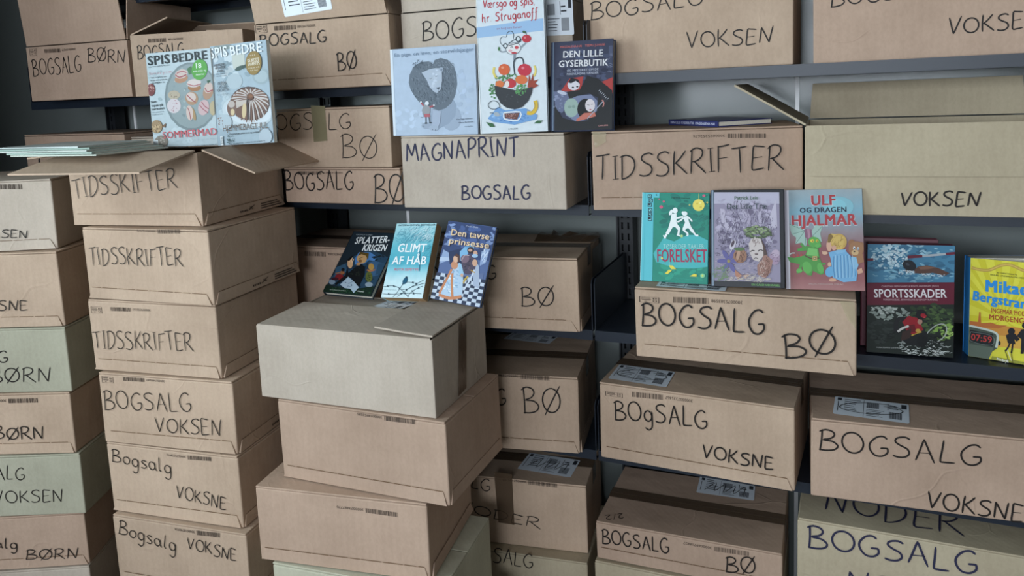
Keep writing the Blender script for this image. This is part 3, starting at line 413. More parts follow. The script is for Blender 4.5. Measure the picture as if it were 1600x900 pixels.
        ('p', '#c73542', [(53.8, 222.2), (53.0, 219.0), (50.8, 216.3), (47.6, 214.5), (43.6, 213.7), (39.4, 214.0), (35.5, 215.5), (32.4, 217.8), (30.4, 220.8), (29.8, 224.1), (30.7, 227.3), (32.9, 230.0), (36.1, 231.8), (40.1, 232.6), (44.3, 232.2), (48.1, 230.8), (51.3, 228.4), (53.2, 225.4)]),
        ('p', '#e88a8c', [(40.8, 225.8), (40.2, 224.1), (38.8, 223.2), (37.1, 223.3), (35.8, 224.5), (35.3, 226.2), (35.9, 227.9), (37.3, 228.8), (39.0, 228.7), (40.3, 227.5)]),
        ('l', '#3f4a40', 1.55, [(42.2, 231.5), (40.1, 238.9)]),
        ('p', '#45694a', [(41.9, 236.8), (40.1, 235.5), (37.1, 235.7), (34.1, 237.2), (32.1, 239.4), (32.1, 241.6), (33.9, 242.8), (36.9, 242.7), (39.9, 241.2), (41.8, 238.9)]),
        ('l', '#8b97a3', 5.51, [(10.1, 189.5), (8.6, 170.2)]),
        ('l', '#3a444e', 3.15, [(8.3, 140.9), (7.4, 170.3), (18.4, 179.4), (30.0, 176.3), (32.6, 161.2)]),
        ('l', '#ecd873', 6.03, [(-43.5, 161.0), (-46.4, 148.2), (-39.0, 132.9)]),
        ('l', '#ecd873', 5.03, [(58.9, 157.5), (62.3, 144.6), (56.8, 132.2)]),
        ('re', '#4f8a52', -13.9, 131.3, 31.8, 12.5, 70, 3.18, 0.8),
        ('p', '#e0673a', [(-3.2, 152.7), (-4.2, 148.1), (-7.0, 144.2), (-11.1, 141.4), (-16.1, 140.1), (-21.3, 140.4), (-26.2, 142.4), (-30.1, 145.7), (-32.6, 150.0), (-33.3, 154.7), (-32.2, 159.3), (-29.5, 163.2), (-25.3, 166.0), (-20.3, 167.3), (-15.1, 166.9), (-10.2, 164.9), (-6.3, 161.6), (-3.9, 157.4)]),
        ('p', '#f0a07c', [(-18.0, 158.5), (-18.8, 156.8), (-20.9, 155.9), (-23.3, 156.0), (-25.3, 157.2), (-26.0, 159.0), (-25.1, 160.7), (-23.1, 161.6), (-20.7, 161.5), (-18.7, 160.3)]),
        ('p', '#cd3145', [(51.5, 147.8), (50.3, 142.9), (47.1, 138.8), (42.4, 135.8), (36.6, 134.5), (30.5, 134.9), (24.8, 137.0), (20.3, 140.5), (17.4, 145.1), (16.5, 150.2), (17.7, 155.2), (21.0, 159.3), (25.8, 162.3), (31.6, 163.6), (37.6, 163.2), (43.3, 161.0), (47.8, 157.5), (50.7, 152.9)]),
        ('p', '#e88490', [(34.2, 153.8), (33.4, 151.9), (31.4, 150.8), (29.0, 151.0), (27.1, 152.3), (26.4, 154.3), (27.3, 156.2), (29.3, 157.2), (31.7, 157.1), (33.6, 155.7)]),
        ('p', '#e27740', [(41.0, 125.2), (39.9, 121.5), (37.1, 118.4), (32.9, 116.2), (27.7, 115.2), (22.3, 115.5), (17.2, 117.2), (13.1, 119.9), (10.5, 123.3), (9.7, 127.2), (10.8, 130.9), (13.7, 134.0), (17.9, 136.2), (23.1, 137.2), (28.5, 136.8), (33.6, 135.2), (37.6, 132.4), (40.2, 129.0)]),
        ('p', '#e27a42', [(-20.4, 118.4), (-21.2, 115.4), (-23.2, 112.8), (-26.2, 111.0), (-29.9, 110.2), (-33.8, 110.4), (-37.4, 111.7), (-40.3, 113.9), (-42.2, 116.7), (-42.7, 119.7), (-41.9, 122.7), (-39.9, 125.3), (-36.8, 127.1), (-33.1, 127.9), (-29.2, 127.7), (-25.6, 126.4), (-22.8, 124.2), (-20.9, 121.4)]),
        ('p', '#c9363f', [(11.3, 118.2), (10.3, 114.5), (7.6, 111.4), (3.5, 109.2), (-1.4, 108.1), (-6.7, 108.5), (-11.5, 110.1), (-15.4, 112.8), (-17.9, 116.3), (-18.7, 120.1), (-17.6, 123.8), (-14.9, 127.0), (-10.8, 129.2), (-5.8, 130.2), (-0.6, 129.9), (4.2, 128.2), (8.1, 125.5), (10.6, 122.1)]),
        ('p', '#f2e9e2', [(-6.1, 117.8), (-7.3, 113.2), (-10.2, 110.4), (-13.6, 110.6), (-16.3, 113.7), (-17.2, 118.5), (-15.9, 123.2), (-13.0, 126.0), (-9.6, 125.8), (-6.9, 122.7)]),
        ('re', '#4f8a52', -49.1, 101.9, 9.7, 20.1, 34, 3.22, 0.8),
        ('p', '#a3422c', [(40.3, 106.9), (45.4, 138.4), (49.0, 121.8), (55.9, 140.3), (56.0, 122.0), (68.1, 124.2), (60.1, 115.6), (68.3, 109.6), (54.6, 103.9)]),
        ('p', '#34373c', [(-44.9, 116.5), (-42.1, 94.1), (-30.2, 72.2), (-14.6, 60.6), (5.1, 56.0), (24.9, 60.5), (41.1, 74.7), (50.3, 91.7), (54.0, 107.6), (10.7, 101.4)]),
        ('re', '#4a4e54', 4.0, 80.4, 35.6, 14.7, 18, 2.37, 0.5),
        ('re', '#5a9a5c', 22.6, 103.2, 15.7, 13.9, 46, 3.14, 0.8),
        ('p', '#78a8dc', [(-65.8, 37.4), (-38.5, 64.1), (-18.8, 54.9), (32.7, 57.5), (63.2, 39.9), (59.7, 29.8), (3.7, 19.0), (-52.0, 28.2)]),
        ('re', '#5787c4', -3.6, 36.4, 43.6, 12.6, 22, 5.55, 0.4),
        ('re', '#9cc2e8', -31.2, 45.1, 24.0, 11.2, 12, 5.61, 0.4),
        ('p', '#34373c', [(-24.3, 67.1), (41.1, 74.7), (24.9, 60.5), (5.1, 56.0), (-14.6, 60.6)]),
        ('l', '#f2f6f8', 3.2, [(-22.2, 49.2), (19.8, 49.0), (12.8, 29.7), (-21.2, 34.2), (-22.2, 49.2)]),
        ('p', '#6f443e', [(-21.5, 47.6), (18.2, 47.6), (11.2, 31.3), (-20.4, 35.3)]),
        ('rl', '#c99a94', -3.5, 40.1, 17.5, 6.7, 30, 3.57, 0.99, 0.3),
        ('l', '#e6bf3c', 9.29, [(58.6, 74.5), (60.7, 59.0), (51.0, 45.6), (36.9, 46.3)]),
        ('l', '#8a6a2c', 1.16, [(55.8, 72.1), (57.7, 59.2), (47.1, 46.9)]),
        ('l', '#3c4a54', 1.6, [(-32.5, 63.8), (-38.0, 76.0), (-52.0, 79.7), (-62.4, 72.8), (-60.7, 63.4), (-46.8, 58.9), (-32.5, 63.8)]),
        ('l', '#3c4a54', 1.62, [(-60.0, 51.0), (-45.1, 48.8), (-35.2, 44.6)]),
        ('p', '#aeb8c0', [(-33.9, 43.1), (-35.2, 41.7), (-37.2, 40.8), (-39.6, 40.7), (-42.3, 41.2), (-44.8, 42.3), (-46.9, 43.9), (-48.3, 45.8), (-48.9, 47.8), (-48.5, 49.6), (-47.2, 51.0), (-45.3, 51.9), (-42.8, 52.0), (-40.1, 51.5), (-37.6, 50.4), (-35.5, 48.8), (-34.1, 46.9), (-33.6, 44.9)]),
        ('p', '#3a6a44', [(-71.0, 29.0), (-52.2, 24.4), (-47.3, 15.6), (-60.6, 16.6)]),
        ('p', '#3a6a44', [(52.7, 19.9), (62.7, 26.7), (77.0, 26.1), (68.2, 19.2)]),
        ('t', '#5b6b78', 'CARLSEN', -12.7, 7.1, 11.2, 7.6, 3.7, 0),
    ]),
    'gyser': dict(loc=[-0.5765, -0.0511, 1.4916], rot=[0.0296, 0.1622, -0.0031], w=0.1534, h=0.2136, t=0.022, art=[
        ('p', '#2a3550', [(-76.1, 213.0), (-69.9, 213.0), (-67.6, 0.6), (-75.7, 0.6)]),
        ('p', '#8fa6c0', [(-71.8, 213.0), (-69.9, 213.0), (-68.0, 0.6), (-69.5, 0.6)]),
        ('re', '#4d5470', 5.1, 156.7, 71.3, 50.7, 40, 9.76, 0.6),
        ('re', '#333850', 5.3, 135.0, 71.2, 57.9, 40, 9.0, 0.6),
        ('p', '#565c76', [(65.6, 196.2), (74.7, 196.4), (75.0, 172.4), (65.9, 171.9)]),
        ('p', '#454b64', [(60.4, 169.7), (75.0, 169.9), (74.6, 143.9), (60.7, 143.5)]),
        ('rl', '#7a8098', 69.6, 160.2, 6.6, 28.6, 14, 10.96, 1.1, 0),
        ('t', '#d4726f', 'MAGDALENA HAI', -53.1, 198.1, 0.0, 197.6, 5.11, 1),
        ('t', '#d4726f', 'TEEMU JUHANI', 8.3, 197.8, 56.4, 197.6, 5.05, 1),
        ('t', '#f1eef2', 'DEN LILLE', -45.1, 174.9, 51.6, 173.1, 15.24, 3),
        ('t', '#f1eef2', 'GYSERBUTIK', -55.5, 152.8, 64.3, 150.5, 15.22, 3),
        ('t', '#c4c8d8', 'OG MYSTERIET OM DE', -35.5, 140.7, 41.7, 140.6, 5.07, 1),
        ('t', '#c4c8d8', 'FORSVUNDNE TÆNDER', -35.4, 132.3, 41.8, 132.4, 5.07, 1),
        ('p', '#b94340', [(-49.0, 96.8), (-28.4, 124.0), (5.4, 127.7), (0.2, 95.4), (-31.8, 91.3)]),
        ('p', '#b94340', [(46.4, 111.3), (76.1, 122.3), (76.1, 84.2), (64.9, 101.5)]),
        ('p', '#6f7796', [(-68.2, 94.7), (-31.8, 93.2), (-23.9, 71.0), (-46.3, 42.7), (-61.8, 50.5)]),
        ('re', '#8c94b2', -54.4, 72.2, 13.8, 22.0, 16, 4.6, 0.6),
        ('p', '#e4e0e8', [(-3.3, 107.9), (-4.2, 103.4), (-6.7, 99.6), (-10.7, 96.9), (-15.6, 95.6), (-20.8, 95.8), (-25.8, 97.6), (-29.9, 100.7), (-32.6, 104.7), (-33.5, 109.3), (-32.7, 113.7), (-30.1, 117.5), (-26.1, 120.3), (-21.2, 121.6), (-15.9, 121.3), (-11.0, 119.5), (-6.9, 116.4), (-4.3, 112.4)]),
        ('p', '#1d1f28', [(-32.1, 115.0), (-24.7, 126.3), (-7.6, 121.1), (-1.8, 110.0), (-13.2, 117.8), (-24.5, 112.8)]),
        ('p', '#1d1f28', [(-16.8, 102.7), (-17.4, 101.6), (-18.9, 101.0), (-20.7, 101.1), (-22.2, 101.9), (-22.8, 102.9), (-22.3, 104.0), (-20.8, 104.6), (-18.9, 104.5), (-17.4, 103.8)]),
        ('p', '#1d1f28', [(-6.3, 103.7), (-6.8, 102.6), (-8.3, 102.0), (-10.2, 102.1), (-11.7, 102.8), (-12.3, 103.9), (-11.7, 105.0), (-10.2, 105.6), (-8.4, 105.5), (-6.8, 104.7)]),
        ('p', '#232427', [(-34.8, 92.6), (-3.5, 96.3), (14.8, 128.3), (40.8, 120.6), (75.2, 91.4), (76.1, 0.6), (-64.2, 2.3), (-65.0, 61.6), (-46.2, 31.7), (-8.2, 19.7), (17.9, 24.4), (39.9, 47.1), (41.4, 75.7), (20.9, 86.6), (-1.5, 83.9), (-25.8, 69.3)]),
        ('p', '#c9cde0', [(-35.3, 87.3), (-36.5, 86.1), (-38.9, 85.6), (-42.3, 85.7), (-46.3, 86.5), (-50.3, 87.9), (-54.0, 89.6), (-56.9, 91.6), (-58.5, 93.5), (-58.8, 95.2), (-57.6, 96.4), (-55.2, 96.9), (-51.8, 96.8), (-47.8, 96.0), (-43.7, 94.6), (-40.0, 92.8), (-37.2, 90.9), (-35.6, 89.0)]),
        ('p', '#8088a8', [(-41.0, 69.8), (-9.0, 82.0), (24.6, 84.3), (40.3, 68.6), (39.2, 45.3), (17.9, 24.4), (-11.9, 21.7), (-36.7, 36.9)]),
        ('p', '#a4bbb2', [(-4.8, 54.0), (-5.8, 46.4), (-8.9, 39.7), (-13.6, 34.8), (-19.5, 32.4), (-25.8, 32.6), (-31.8, 35.4), (-36.7, 40.6), (-40.0, 47.5), (-41.2, 55.3), (-40.2, 63.0), (-37.1, 69.6), (-32.3, 74.5), (-26.4, 76.9), (-20.1, 76.7), (-14.1, 73.8), (-9.3, 68.6), (-6.0, 61.7)]),
        ('p', '#8aa39a', [(-23.0, 56.4), (-23.8, 54.3), (-26.1, 53.1), (-28.9, 53.2), (-31.2, 54.6), (-32.1, 56.8), (-31.2, 58.9), (-29.0, 60.1), (-26.2, 60.0), (-23.9, 58.6)]),
        ('p', '#8aa39a', [(-13.2, 56.8), (-14.0, 54.7), (-16.2, 53.5), (-19.0, 53.6), (-21.3, 55.0), (-22.2, 57.1), (-21.4, 59.2), (-19.1, 60.5), (-16.3, 60.4), (-14.1, 59.0)]),
        ('p', '#17181d', [(33.2, 49.1), (32.1, 40.5), (28.6, 33.1), (23.1, 27.6), (16.4, 24.8), (9.1, 25.1), (2.2, 28.3), (-3.4, 34.1), (-7.2, 41.8), (-8.6, 50.5), (-7.4, 59.1), (-3.9, 66.6), (1.7, 72.1), (8.5, 74.8), (15.7, 74.5), (22.6, 71.3), (28.1, 65.4), (31.8, 57.7)]),
        ('p', '#eadfe2', [(34.6, 58.0), (33.9, 52.9), (31.9, 48.4), (28.8, 45.1), (25.0, 43.5), (20.8, 43.6), (16.9, 45.5), (13.7, 49.0), (11.6, 53.7), (10.8, 58.9), (11.5, 64.0), (13.5, 68.5), (16.6, 71.8), (20.5, 73.4), (24.6, 73.2), (28.5, 71.3), (31.7, 67.8), (33.8, 63.2)]),
        ('l', '#2a2b30', 1.12, [(15.6, 60.5), (21.2, 59.2)]),
        ('l', '#2a2b30', 1.11, [(24.9, 60.5), (29.7, 61.1)]),
        ('p', '#b8444a', [(26.2, 48.2), (25.7, 47.4), (24.4, 46.9), (22.8, 47.0), (21.5, 47.6), (21.0, 48.4), (21.5, 49.2), (22.8, 49.7), (24.4, 49.7), (25.7, 49.1)]),
        ('p', '#cf7868', [(-12.0, 25.3), (8.4, 40.9), (34.4, 41.9), (37.1, 32.8), (25.3, 29.6), (-8.2, 21.6)]),
        ('l', '#a9afbe', 2.23, [(16.1, 27.0), (57.9, 70.7)]),
        ('p', '#2e3038', [(41.2, 85.7), (46.7, 93.4), (67.1, 69.3), (59.9, 63.5)]),
        ('l', '#c9ced8', 1.11, [(43.0, 91.0), (46.7, 94.1)]),
        ('l', '#c9ced8', 1.1, [(46.4, 87.7), (50.0, 90.7)]),
        ('l', '#c9ced8', 1.1, [(49.7, 84.3), (53.3, 87.4)]),
        ('l', '#c9ced8', 1.1, [(53.1, 80.9), (56.7, 84.0)]),
        ('l', '#c9ced8', 1.1, [(56.4, 77.6), (60.0, 80.7)]),
        ('l', '#c9ced8', 1.1, [(59.7, 74.2), (63.3, 77.3)]),
        ('l', '#c9ced8', 1.1, [(63.0, 70.9), (66.7, 74.0)]),
        ('l', '#d08a84', 2.57, [(51.4, 69.9), (56.2, 62.6), (53.7, 53.7)]),
        ('p', '#232427', [(-64.5, 25.0), (76.1, 17.4), (76.1, 0.6), (-64.1, 1.6)]),
        ('t', '#d49490', 'CARLSEN', 43.3, 8.3, 66.0, 9.1, 3.21, 1),
    ]),
    'spl': dict(loc=[-1.1683, -0.1997, 1.0948], rot=[-0.0383, 0.8149, -0.0], w=0.1527, h=0.1958, t=0.016, art=[
        ('p', '#27435a', [(-31.9, 116.0), (9.3, 140.3), (75.7, 118.3), (75.7, 88.6), (73.2, 6.0), (-50.9, 24.1), (-75.7, 39.7), (-47.4, 90.4)]),
        ('re', '#1c3246', 9.1, 70.4, 59.2, 38.4, 30, 8.89, 0.5),
        ('p', '#4d7fb8', [(-26.0, 107.2), (-22.4, 128.4), (13.9, 130.7), (39.9, 117.8), (38.8, 104.1), (20.7, 106.7), (12.7, 94.7), (-15.7, 89.6)]),
        ('re', '#18242c', 45.7, 115.1, 17.7, 9.7, 14, 5.31, 0.5),
        ('p', '#3a5d80', [(23.1, 98.4), (38.1, 105.5), (71.4, 98.9), (69.9, 63.3), (49.5, 55.8)]),
        ('p', '#34566f', [(-71.9, 76.4), (-47.4, 90.4), (-29.6, 67.5), (-59.8, 41.2)]),
        ('p', '#2c4a62', [(53.9, 97.6), (75.7, 102.2), (74.4, 66.6), (61.3, 62.6)]),
        ('p', '#15291f', [(-75.7, 24.3), (-40.6, 16.2), (-3.1, 15.1), (39.0, 21.6), (73.5, 30.3), (75.7, 0.6), (-75.7, 0.6)]),
        ('re', '#244a30', 2.6, 9.8, 70.1, 10.5, 50, 3.51, 0.5),
        ('re', '#0f1d16', -0.2, 15.3, 70.3, 6.2, 30, 2.93, 0.6),
        ('p', '#7d8fa0', [(-50.9, 32.4), (-50.2, 29.8), (-50.8, 27.5), (-52.6, 25.6), (-55.5, 24.4), (-59.0, 24.1), (-62.8, 24.7), (-66.4, 26.2), (-69.4, 28.2), (-71.3, 30.7), (-72.0, 33.3), (-71.4, 35.7), (-69.6, 37.5), (-66.7, 38.7), (-63.1, 39.0), (-59.3, 38.4), (-55.7, 36.9), (-52.8, 34.9)]),
        ('p', '#7d1f24', [(-33.1, 49.3), (-32.3, 46.1), (-33.2, 43.1), (-35.6, 40.8), (-39.3, 39.4), (-43.9, 39.0), (-48.8, 39.8), (-53.3, 41.5), (-57.1, 44.1), (-59.5, 47.2), (-60.3, 50.4), (-59.5, 53.3), (-57.0, 55.7), (-53.2, 57.1), (-48.6, 57.5), (-43.7, 56.7), (-39.2, 54.9), (-35.5, 52.3)]),
        ('p', '#96613c', [(-35.8, 62.5), (-35.2, 60.5), (-35.6, 58.7), (-36.8, 57.2), (-38.8, 56.4), (-41.3, 56.2), (-44.0, 56.7), (-46.6, 57.8), (-48.8, 59.4), (-50.2, 61.4), (-50.8, 63.4), (-50.4, 65.2), (-49.2, 66.7), (-47.1, 67.6), (-44.6, 67.7), (-41.9, 67.2), (-39.3, 66.1), (-37.2, 64.4)]),
        ('p', '#1a1a1e', [(-39.9, 71.2), (-39.3, 69.4), (-39.4, 67.8), (-40.3, 66.5), (-41.7, 65.7), (-43.6, 65.6), (-45.7, 66.1), (-47.8, 67.1), (-49.5, 68.6), (-50.7, 70.4), (-51.3, 72.2), (-51.2, 73.9), (-50.3, 75.1), (-48.9, 75.9), (-47.0, 76.0), (-44.9, 75.5), (-42.9, 74.5), (-41.1, 73.0)]),
        ('l', '#a5683e', 3.04, [(-63.5, 57.3), (-51.4, 61.3)]),
        ('p', '#3c1a24', [(-44.8, 42.4), (-44.7, 40.8), (-46.1, 39.2), (-48.8, 37.9), (-52.4, 37.1), (-56.6, 36.7), (-60.8, 37.0), (-64.5, 37.7), (-67.3, 38.9), (-68.9, 40.4), (-69.0, 42.1), (-67.6, 43.6), (-64.9, 44.9), (-61.3, 45.8), (-57.1, 46.1), (-52.9, 45.9), (-49.1, 45.1), (-46.3, 43.9)]),
        ('p', '#b48c48', [(46.4, 86.6), (47.5, 83.0), (47.5, 79.8), (46.2, 77.3), (44.0, 75.9), (40.9, 75.7), (37.5, 76.7), (34.0, 78.8), (31.0, 81.8), (28.8, 85.3), (27.6, 88.9), (27.7, 92.2), (28.9, 94.7), (31.2, 96.1), (34.3, 96.4), (37.7, 95.3), (41.2, 93.2), (44.2, 90.1)]),
        ('l', '#b4733e', 3.82, [(29.1, 76.4), (41.4, 72.9), (53.9, 78.3)]),
        ('p', '#5d6530', [(55.6, 56.3), (57.5, 50.9), (57.9, 46.0), (56.9, 42.3), (54.4, 40.2), (50.8, 39.9), (46.5, 41.4), (42.0, 44.7), (38.0, 49.3), (34.7, 54.7), (32.7, 60.1), (32.3, 65.1), (33.3, 68.8), (35.9, 71.0), (39.5, 71.3), (43.8, 69.7), (48.3, 66.3), (52.4, 61.7)]),
        ('re', '#2a2f1c', 45.2, 55.5, 8.7, 13.8, 14, 2.03, 0.7),
        ('p', '#8796a2', [(67.3, 34.1), (67.8, 31.5), (66.8, 29.2), (64.5, 27.4), (61.2, 26.2), (57.3, 25.8), (53.1, 26.4), (49.3, 27.7), (46.3, 29.7), (44.4, 32.1), (43.9, 34.7), (44.8, 37.0), (47.1, 38.9), (50.5, 40.1), (54.5, 40.4), (58.6, 39.8), (62.4, 38.5), (65.4, 36.5)]),
        ('p', '#0f1317', [(-36.0, 79.1), (-23.7, 61.9), (-11.4, 80.9), (4.9, 91.7), (19.8, 83.2), (29.4, 60.1), (28.4, 27.9), (38.3, 23.0), (14.0, 29.6), (-3.2, 45.7), (-17.9, 50.5), (-43.5, 21.8), (-49.4, 27.2), (-29.7, 55.5)]),
        ('re', '#2f3a2c', 1.7, 66.9, 17.8, 16.0, 14, 2.97, 0.4),
        ('p', '#a9bccb', [(-31.6, 25.7), (-18.2, 51.0), (11.2, 35.2), (29.7, 22.2), (22.0, 4.3), (7.1, 15.9), (-13.3, 17.1)]),
        ('re', '#6d8194', -5.0, 30.9, 17.7, 12.6, 12, 3.54, 0.4),
        ('p', '#c39a6a', [(12.8, 109.8), (14.3, 104.5), (13.9, 99.8), (11.4, 96.1), (7.2, 93.9), (1.8, 93.5), (-4.1, 95.0), (-9.9, 98.1), (-14.9, 102.5), (-18.4, 107.7), (-20.1, 113.1), (-19.7, 117.9), (-17.2, 121.7), (-12.9, 123.8), (-7.5, 124.2), (-1.5, 122.7), (4.4, 119.5), (9.3, 115.0)]),
        ('p', '#8a5f38', [(1.7, 101.5), (2.1, 99.8), (1.8, 98.4), (0.7, 97.2), (-1.0, 96.5), (-3.1, 96.4), (-5.3, 96.8), (-7.4, 97.7), (-9.1, 99.1), (-10.3, 100.6), (-10.7, 102.3), (-10.4, 103.8), (-9.3, 104.9), (-7.6, 105.6), (-5.5, 105.8), (-3.3, 105.3), (-1.2, 104.4), (0.5, 103.1)]),
        ('p', '#5e4a1e', [(-19.8, 116.8), (-17.8, 128.7), (10.8, 127.5), (17.4, 107.1), (4.9, 118.5), (-9.9, 122.1)]),
        ('p', '#b98a5c', [(-12.6, 95.9), (0.8, 93.8), (0.6, 87.8), (-9.8, 87.0)]),
        ('l', '#2c3a22', 1.51, [(-12.4, 108.1), (0.0, 114.5)]),
        ('p', '#d0a67e', [(-23.8, 92.1), (-21.7, 86.8), (-20.9, 82.2), (-21.5, 78.6), (-23.3, 76.6), (-26.2, 76.4), (-29.9, 78.0), (-33.8, 81.2), (-37.6, 85.7), (-40.7, 90.9), (-42.9, 96.2), (-43.7, 100.9), (-43.2, 104.5), (-41.3, 106.5), (-38.4, 106.7), (-34.7, 105.1), (-30.7, 101.8), (-26.9, 97.3)]),
        ('l', '#e2bd98', 2.43, [(-35.2, 94.3), (-41.2, 109.2)]),
        ('l', '#e2bd98', 2.42, [(-30.1, 94.7), (-34.8, 110.3)]),
        ('l', '#e2bd98', 2.42, [(-26.3, 93.4), (-27.8, 106.5)]),
        ('p', '#0c0e11', [(-46.7, 102.7), (-37.4, 115.7), (-33.2, 112.2), (-38.8, 97.1)]),
        ('t', '#f2f5f6', 'SPLATTER-', -48.7, 153.7, 57.2, 164.3, 20.9, 3),
        ('t', '#f2f5f6', 'KRIGEN', -13.8, 132.7, 58.3, 136.7, 20.51, 3),
        ('t', '#aab6bc', 'RASMUS LUND', -57.6, 182.0, -4.6, 182.9, 3.82, 0),
        ('t', '#b8c6b8', 'EN ROMAN OM ZOMBIER', -54.3, 6.8, -3.7, 7.2, 2.5, 0),
        ('t', '#dfe6df', 'Ciceron', 31.3, 9.7, 51.0, 9.2, 3.35, 1),
    ]),
    'glimt': dict(loc=[-0.9931, -0.2166, 1.1021], rot=[-0.0146, 0.5635, -0.0501], w=0.1165, h=0.1963, t=0.03, art=[
        ('rl', '#3f8ca4', 7.7, 164.1, 52.4, 22.8, 90, 26.93, 0.75, 0.7),
        ('rl', '#dff2f4', 22.0, 166.8, 38.7, 19.9, 60, 20.84, 0.65, 0.8),
        ('rl', '#4a98ac', 46.6, 120.0, 13.1, 33.3, 36, 20.43, 0.73, 0.9),
        ('rl', '#4a9cb2', -32.7, 156.1, 21.3, 17.3, 20, 18.22, 0.67, -0.6),
        ('p', '#3a8098', [(24.6, 120.0), (27.5, 120.0), (37.3, 68.9), (34.6, 68.8)]),
        ('t', '#f6fafa', 'GLIMT', -38.4, 118.8, 42.8, 118.3, 21.86, 2),
        ('t', '#f6fafa', 'AF HÅB', -47.4, 85.9, 49.5, 86.3, 20.99, 2),
        ('t', '#d98a9c', 'RUTA SEPETYS', -36.3, 69.1, 32.5, 69.3, 6.58, 1),
        ('t', '#27485a', 'INTERNATIONAL BESTSELLER', -50.9, 189.0, 55.8, 189.2, 4.62, 1),
        ('p', '#175a78', [(7.1, 40.6), (5.7, 37.8), (3.7, 35.7), (1.4, 34.6), (-1.0, 34.4), (-3.0, 35.3), (-4.6, 37.1), (-5.5, 39.7), (-5.6, 42.7), (-4.9, 45.7), (-3.4, 48.4), (-1.4, 50.5), (0.9, 51.7), (3.2, 51.9), (5.3, 51.0), (6.9, 49.1), (7.7, 46.6), (7.8, 43.6)]),
        ('p', '#123c52', [(6.3, 51.7), (6.0, 49.8), (4.5, 48.6), (2.3, 48.6), (0.3, 49.7), (-0.8, 51.6), (-0.5, 53.5), (1.0, 54.7), (3.1, 54.7), (5.2, 53.6)]),
        ('l', '#175a78', 2.34, [(-1.8, 39.1), (-5.0, 33.7)]),
        ('l', '#37525e', 1.2, [(-57.7, 26.9), (-39.5, 29.4), (-21.4, 28.1), (-3.2, 19.3), (19.6, 2.3)]),
        ('l', '#37525e', 1.17, [(-24.0, 1.2), (-12.8, 16.4), (-3.5, 33.8), (2.0, 39.2), (20.1, 39.5), (30.8, 37.0), (37.8, 31.4)]),
        ('l', '#37525e', 1.15, [(16.7, 2.2), (21.8, 12.0), (37.9, 24.1), (53.7, 30.9)]),
        ('l', '#37525e', 1.19, [(-56.1, 8.9), (-25.7, 8.5), (17.4, 11.9), (53.5, 11.4)]),
        ('l', '#37525e', 1.17, [(-12.5, 2.5), (22.5, 28.5), (52.8, 45.8)]),
        ('l', '#37525e', 1.17, [(-2.0, 20.6), (14.8, 23.6), (28.0, 29.6), (55.2, 37.5)]),
        ('l', '#37525e', 1.19, [(-48.0, 31.4), (-42.6, 26.1)]),
        ('l', '#37525e', 1.18, [(-30.1, 31.2), (-24.7, 26.0)]),
        ('l', '#37525e', 1.17, [(-12.6, 25.7), (-7.3, 20.5)]),
        ('l', '#37525e', 1.16, [(4.7, 14.2), (9.9, 9.1)]),
        ('l', '#37525e', 1.16, [(21.9, 41.6), (27.1, 36.4)]),
        ('l', '#37525e', 1.15, [(25.2, 19.9), (30.4, 14.8)]),
        ('l', '#37525e', 1.15, [(40.6, 28.8), (45.8, 23.7)]),
        ('l', '#37525e', 1.18, [(-40.3, 11.4), (-34.9, 6.2)]),
        ('l', '#37525e', 1.17, [(-5.2, 12.7), (0.1, 7.6)]),
        ('l', '#37525e', 1.15, [(29.4, 14.0), (34.6, 8.9)]),
        ('l', '#37525e', 1.16, [(7.3, 22.1), (12.5, 17.0)]),
        ('l', '#37525e', 1.15, [(32.7, 38.9), (37.8, 33.7)]),
        ('l', '#37525e', 1.19, [(-43.9, 31.4), (-46.8, 26.1)]),
        ('l', '#37525e', 1.18, [(-26.0, 31.2), (-28.9, 25.9)]),
        ('l', '#37525e', 1.17, [(-8.5, 25.8), (-11.4, 20.4)]),
        ('l', '#37525e', 1.16, [(8.8, 14.3), (5.9, 9.0)]),
        ('l', '#37525e', 1.16, [(26.0, 41.7), (23.1, 36.4)]),
        ('l', '#37525e', 1.15, [(29.3, 20.0), (26.4, 14.7)]),
        ('l', '#37525e', 1.15, [(44.6, 28.9), (41.7, 23.6)]),
        ('l', '#37525e', 1.18, [(-36.2, 11.4), (-39.1, 6.1)]),
        ('l', '#37525e', 1.16, [(-1.1, 12.8), (-4.0, 7.5)]),
        ('l', '#37525e', 1.15, [(33.4, 14.1), (30.6, 8.8)]),
        ('l', '#37525e', 1.16, [(11.4, 22.2), (8.5, 16.9)]),
        ('l', '#37525e', 1.15, [(36.7, 39.0), (33.8, 33.7)]),
        ('t', '#6f9aa4', 'Roman fra Anden Verdenskrig', -53.2, 18.0, -17.6, 18.2, 2.16, 0),
    ]),
    'prin': dict(loc=[-0.8565, -0.1986, 1.0949], rot=[0.0019, 0.398, 0.0933], w=0.1355, h=0.1949, t=0.014, art=[
        ('p', '#344570', [(-64.8, 194.3), (66.9, 193.4), (66.3, 111.8), (-67.2, 102.8)]),
        ('re', '#4a5f92', -0.9, 158.5, 55.8, 30.8, 40, 11.16, 0.6),
        ('re', '#8298c4', -53.7, 162.0, 11.4, 28.7, 14, 8.56, 0.4),
        ('re', '#7d92bc', 59.2, 166.4, 8.2, 30.4, 14, 8.16, 0.4),
        ('p', '#93a8cc', [(-63.7, 85.4), (-61.2, 121.9), (-45.2, 116.4), (-23.2, 109.2), (-38.1, 99.4), (-58.7, 88.7)]),
        ('p', '#b6c6de', [(-65.3, 103.2), (-28.2, 105.9), (-37.5, 96.9), (-65.3, 91.6)]),
        ('p', '#8fa3c8', [(45.0, 96.2), (42.3, 131.1), (62.2, 141.5), (59.4, 105.8)]),
        ('rl', '#cfdaea', 52.7, 122.5, 9.8, 15.1, 16, 16.3, 1.09, 1.4),
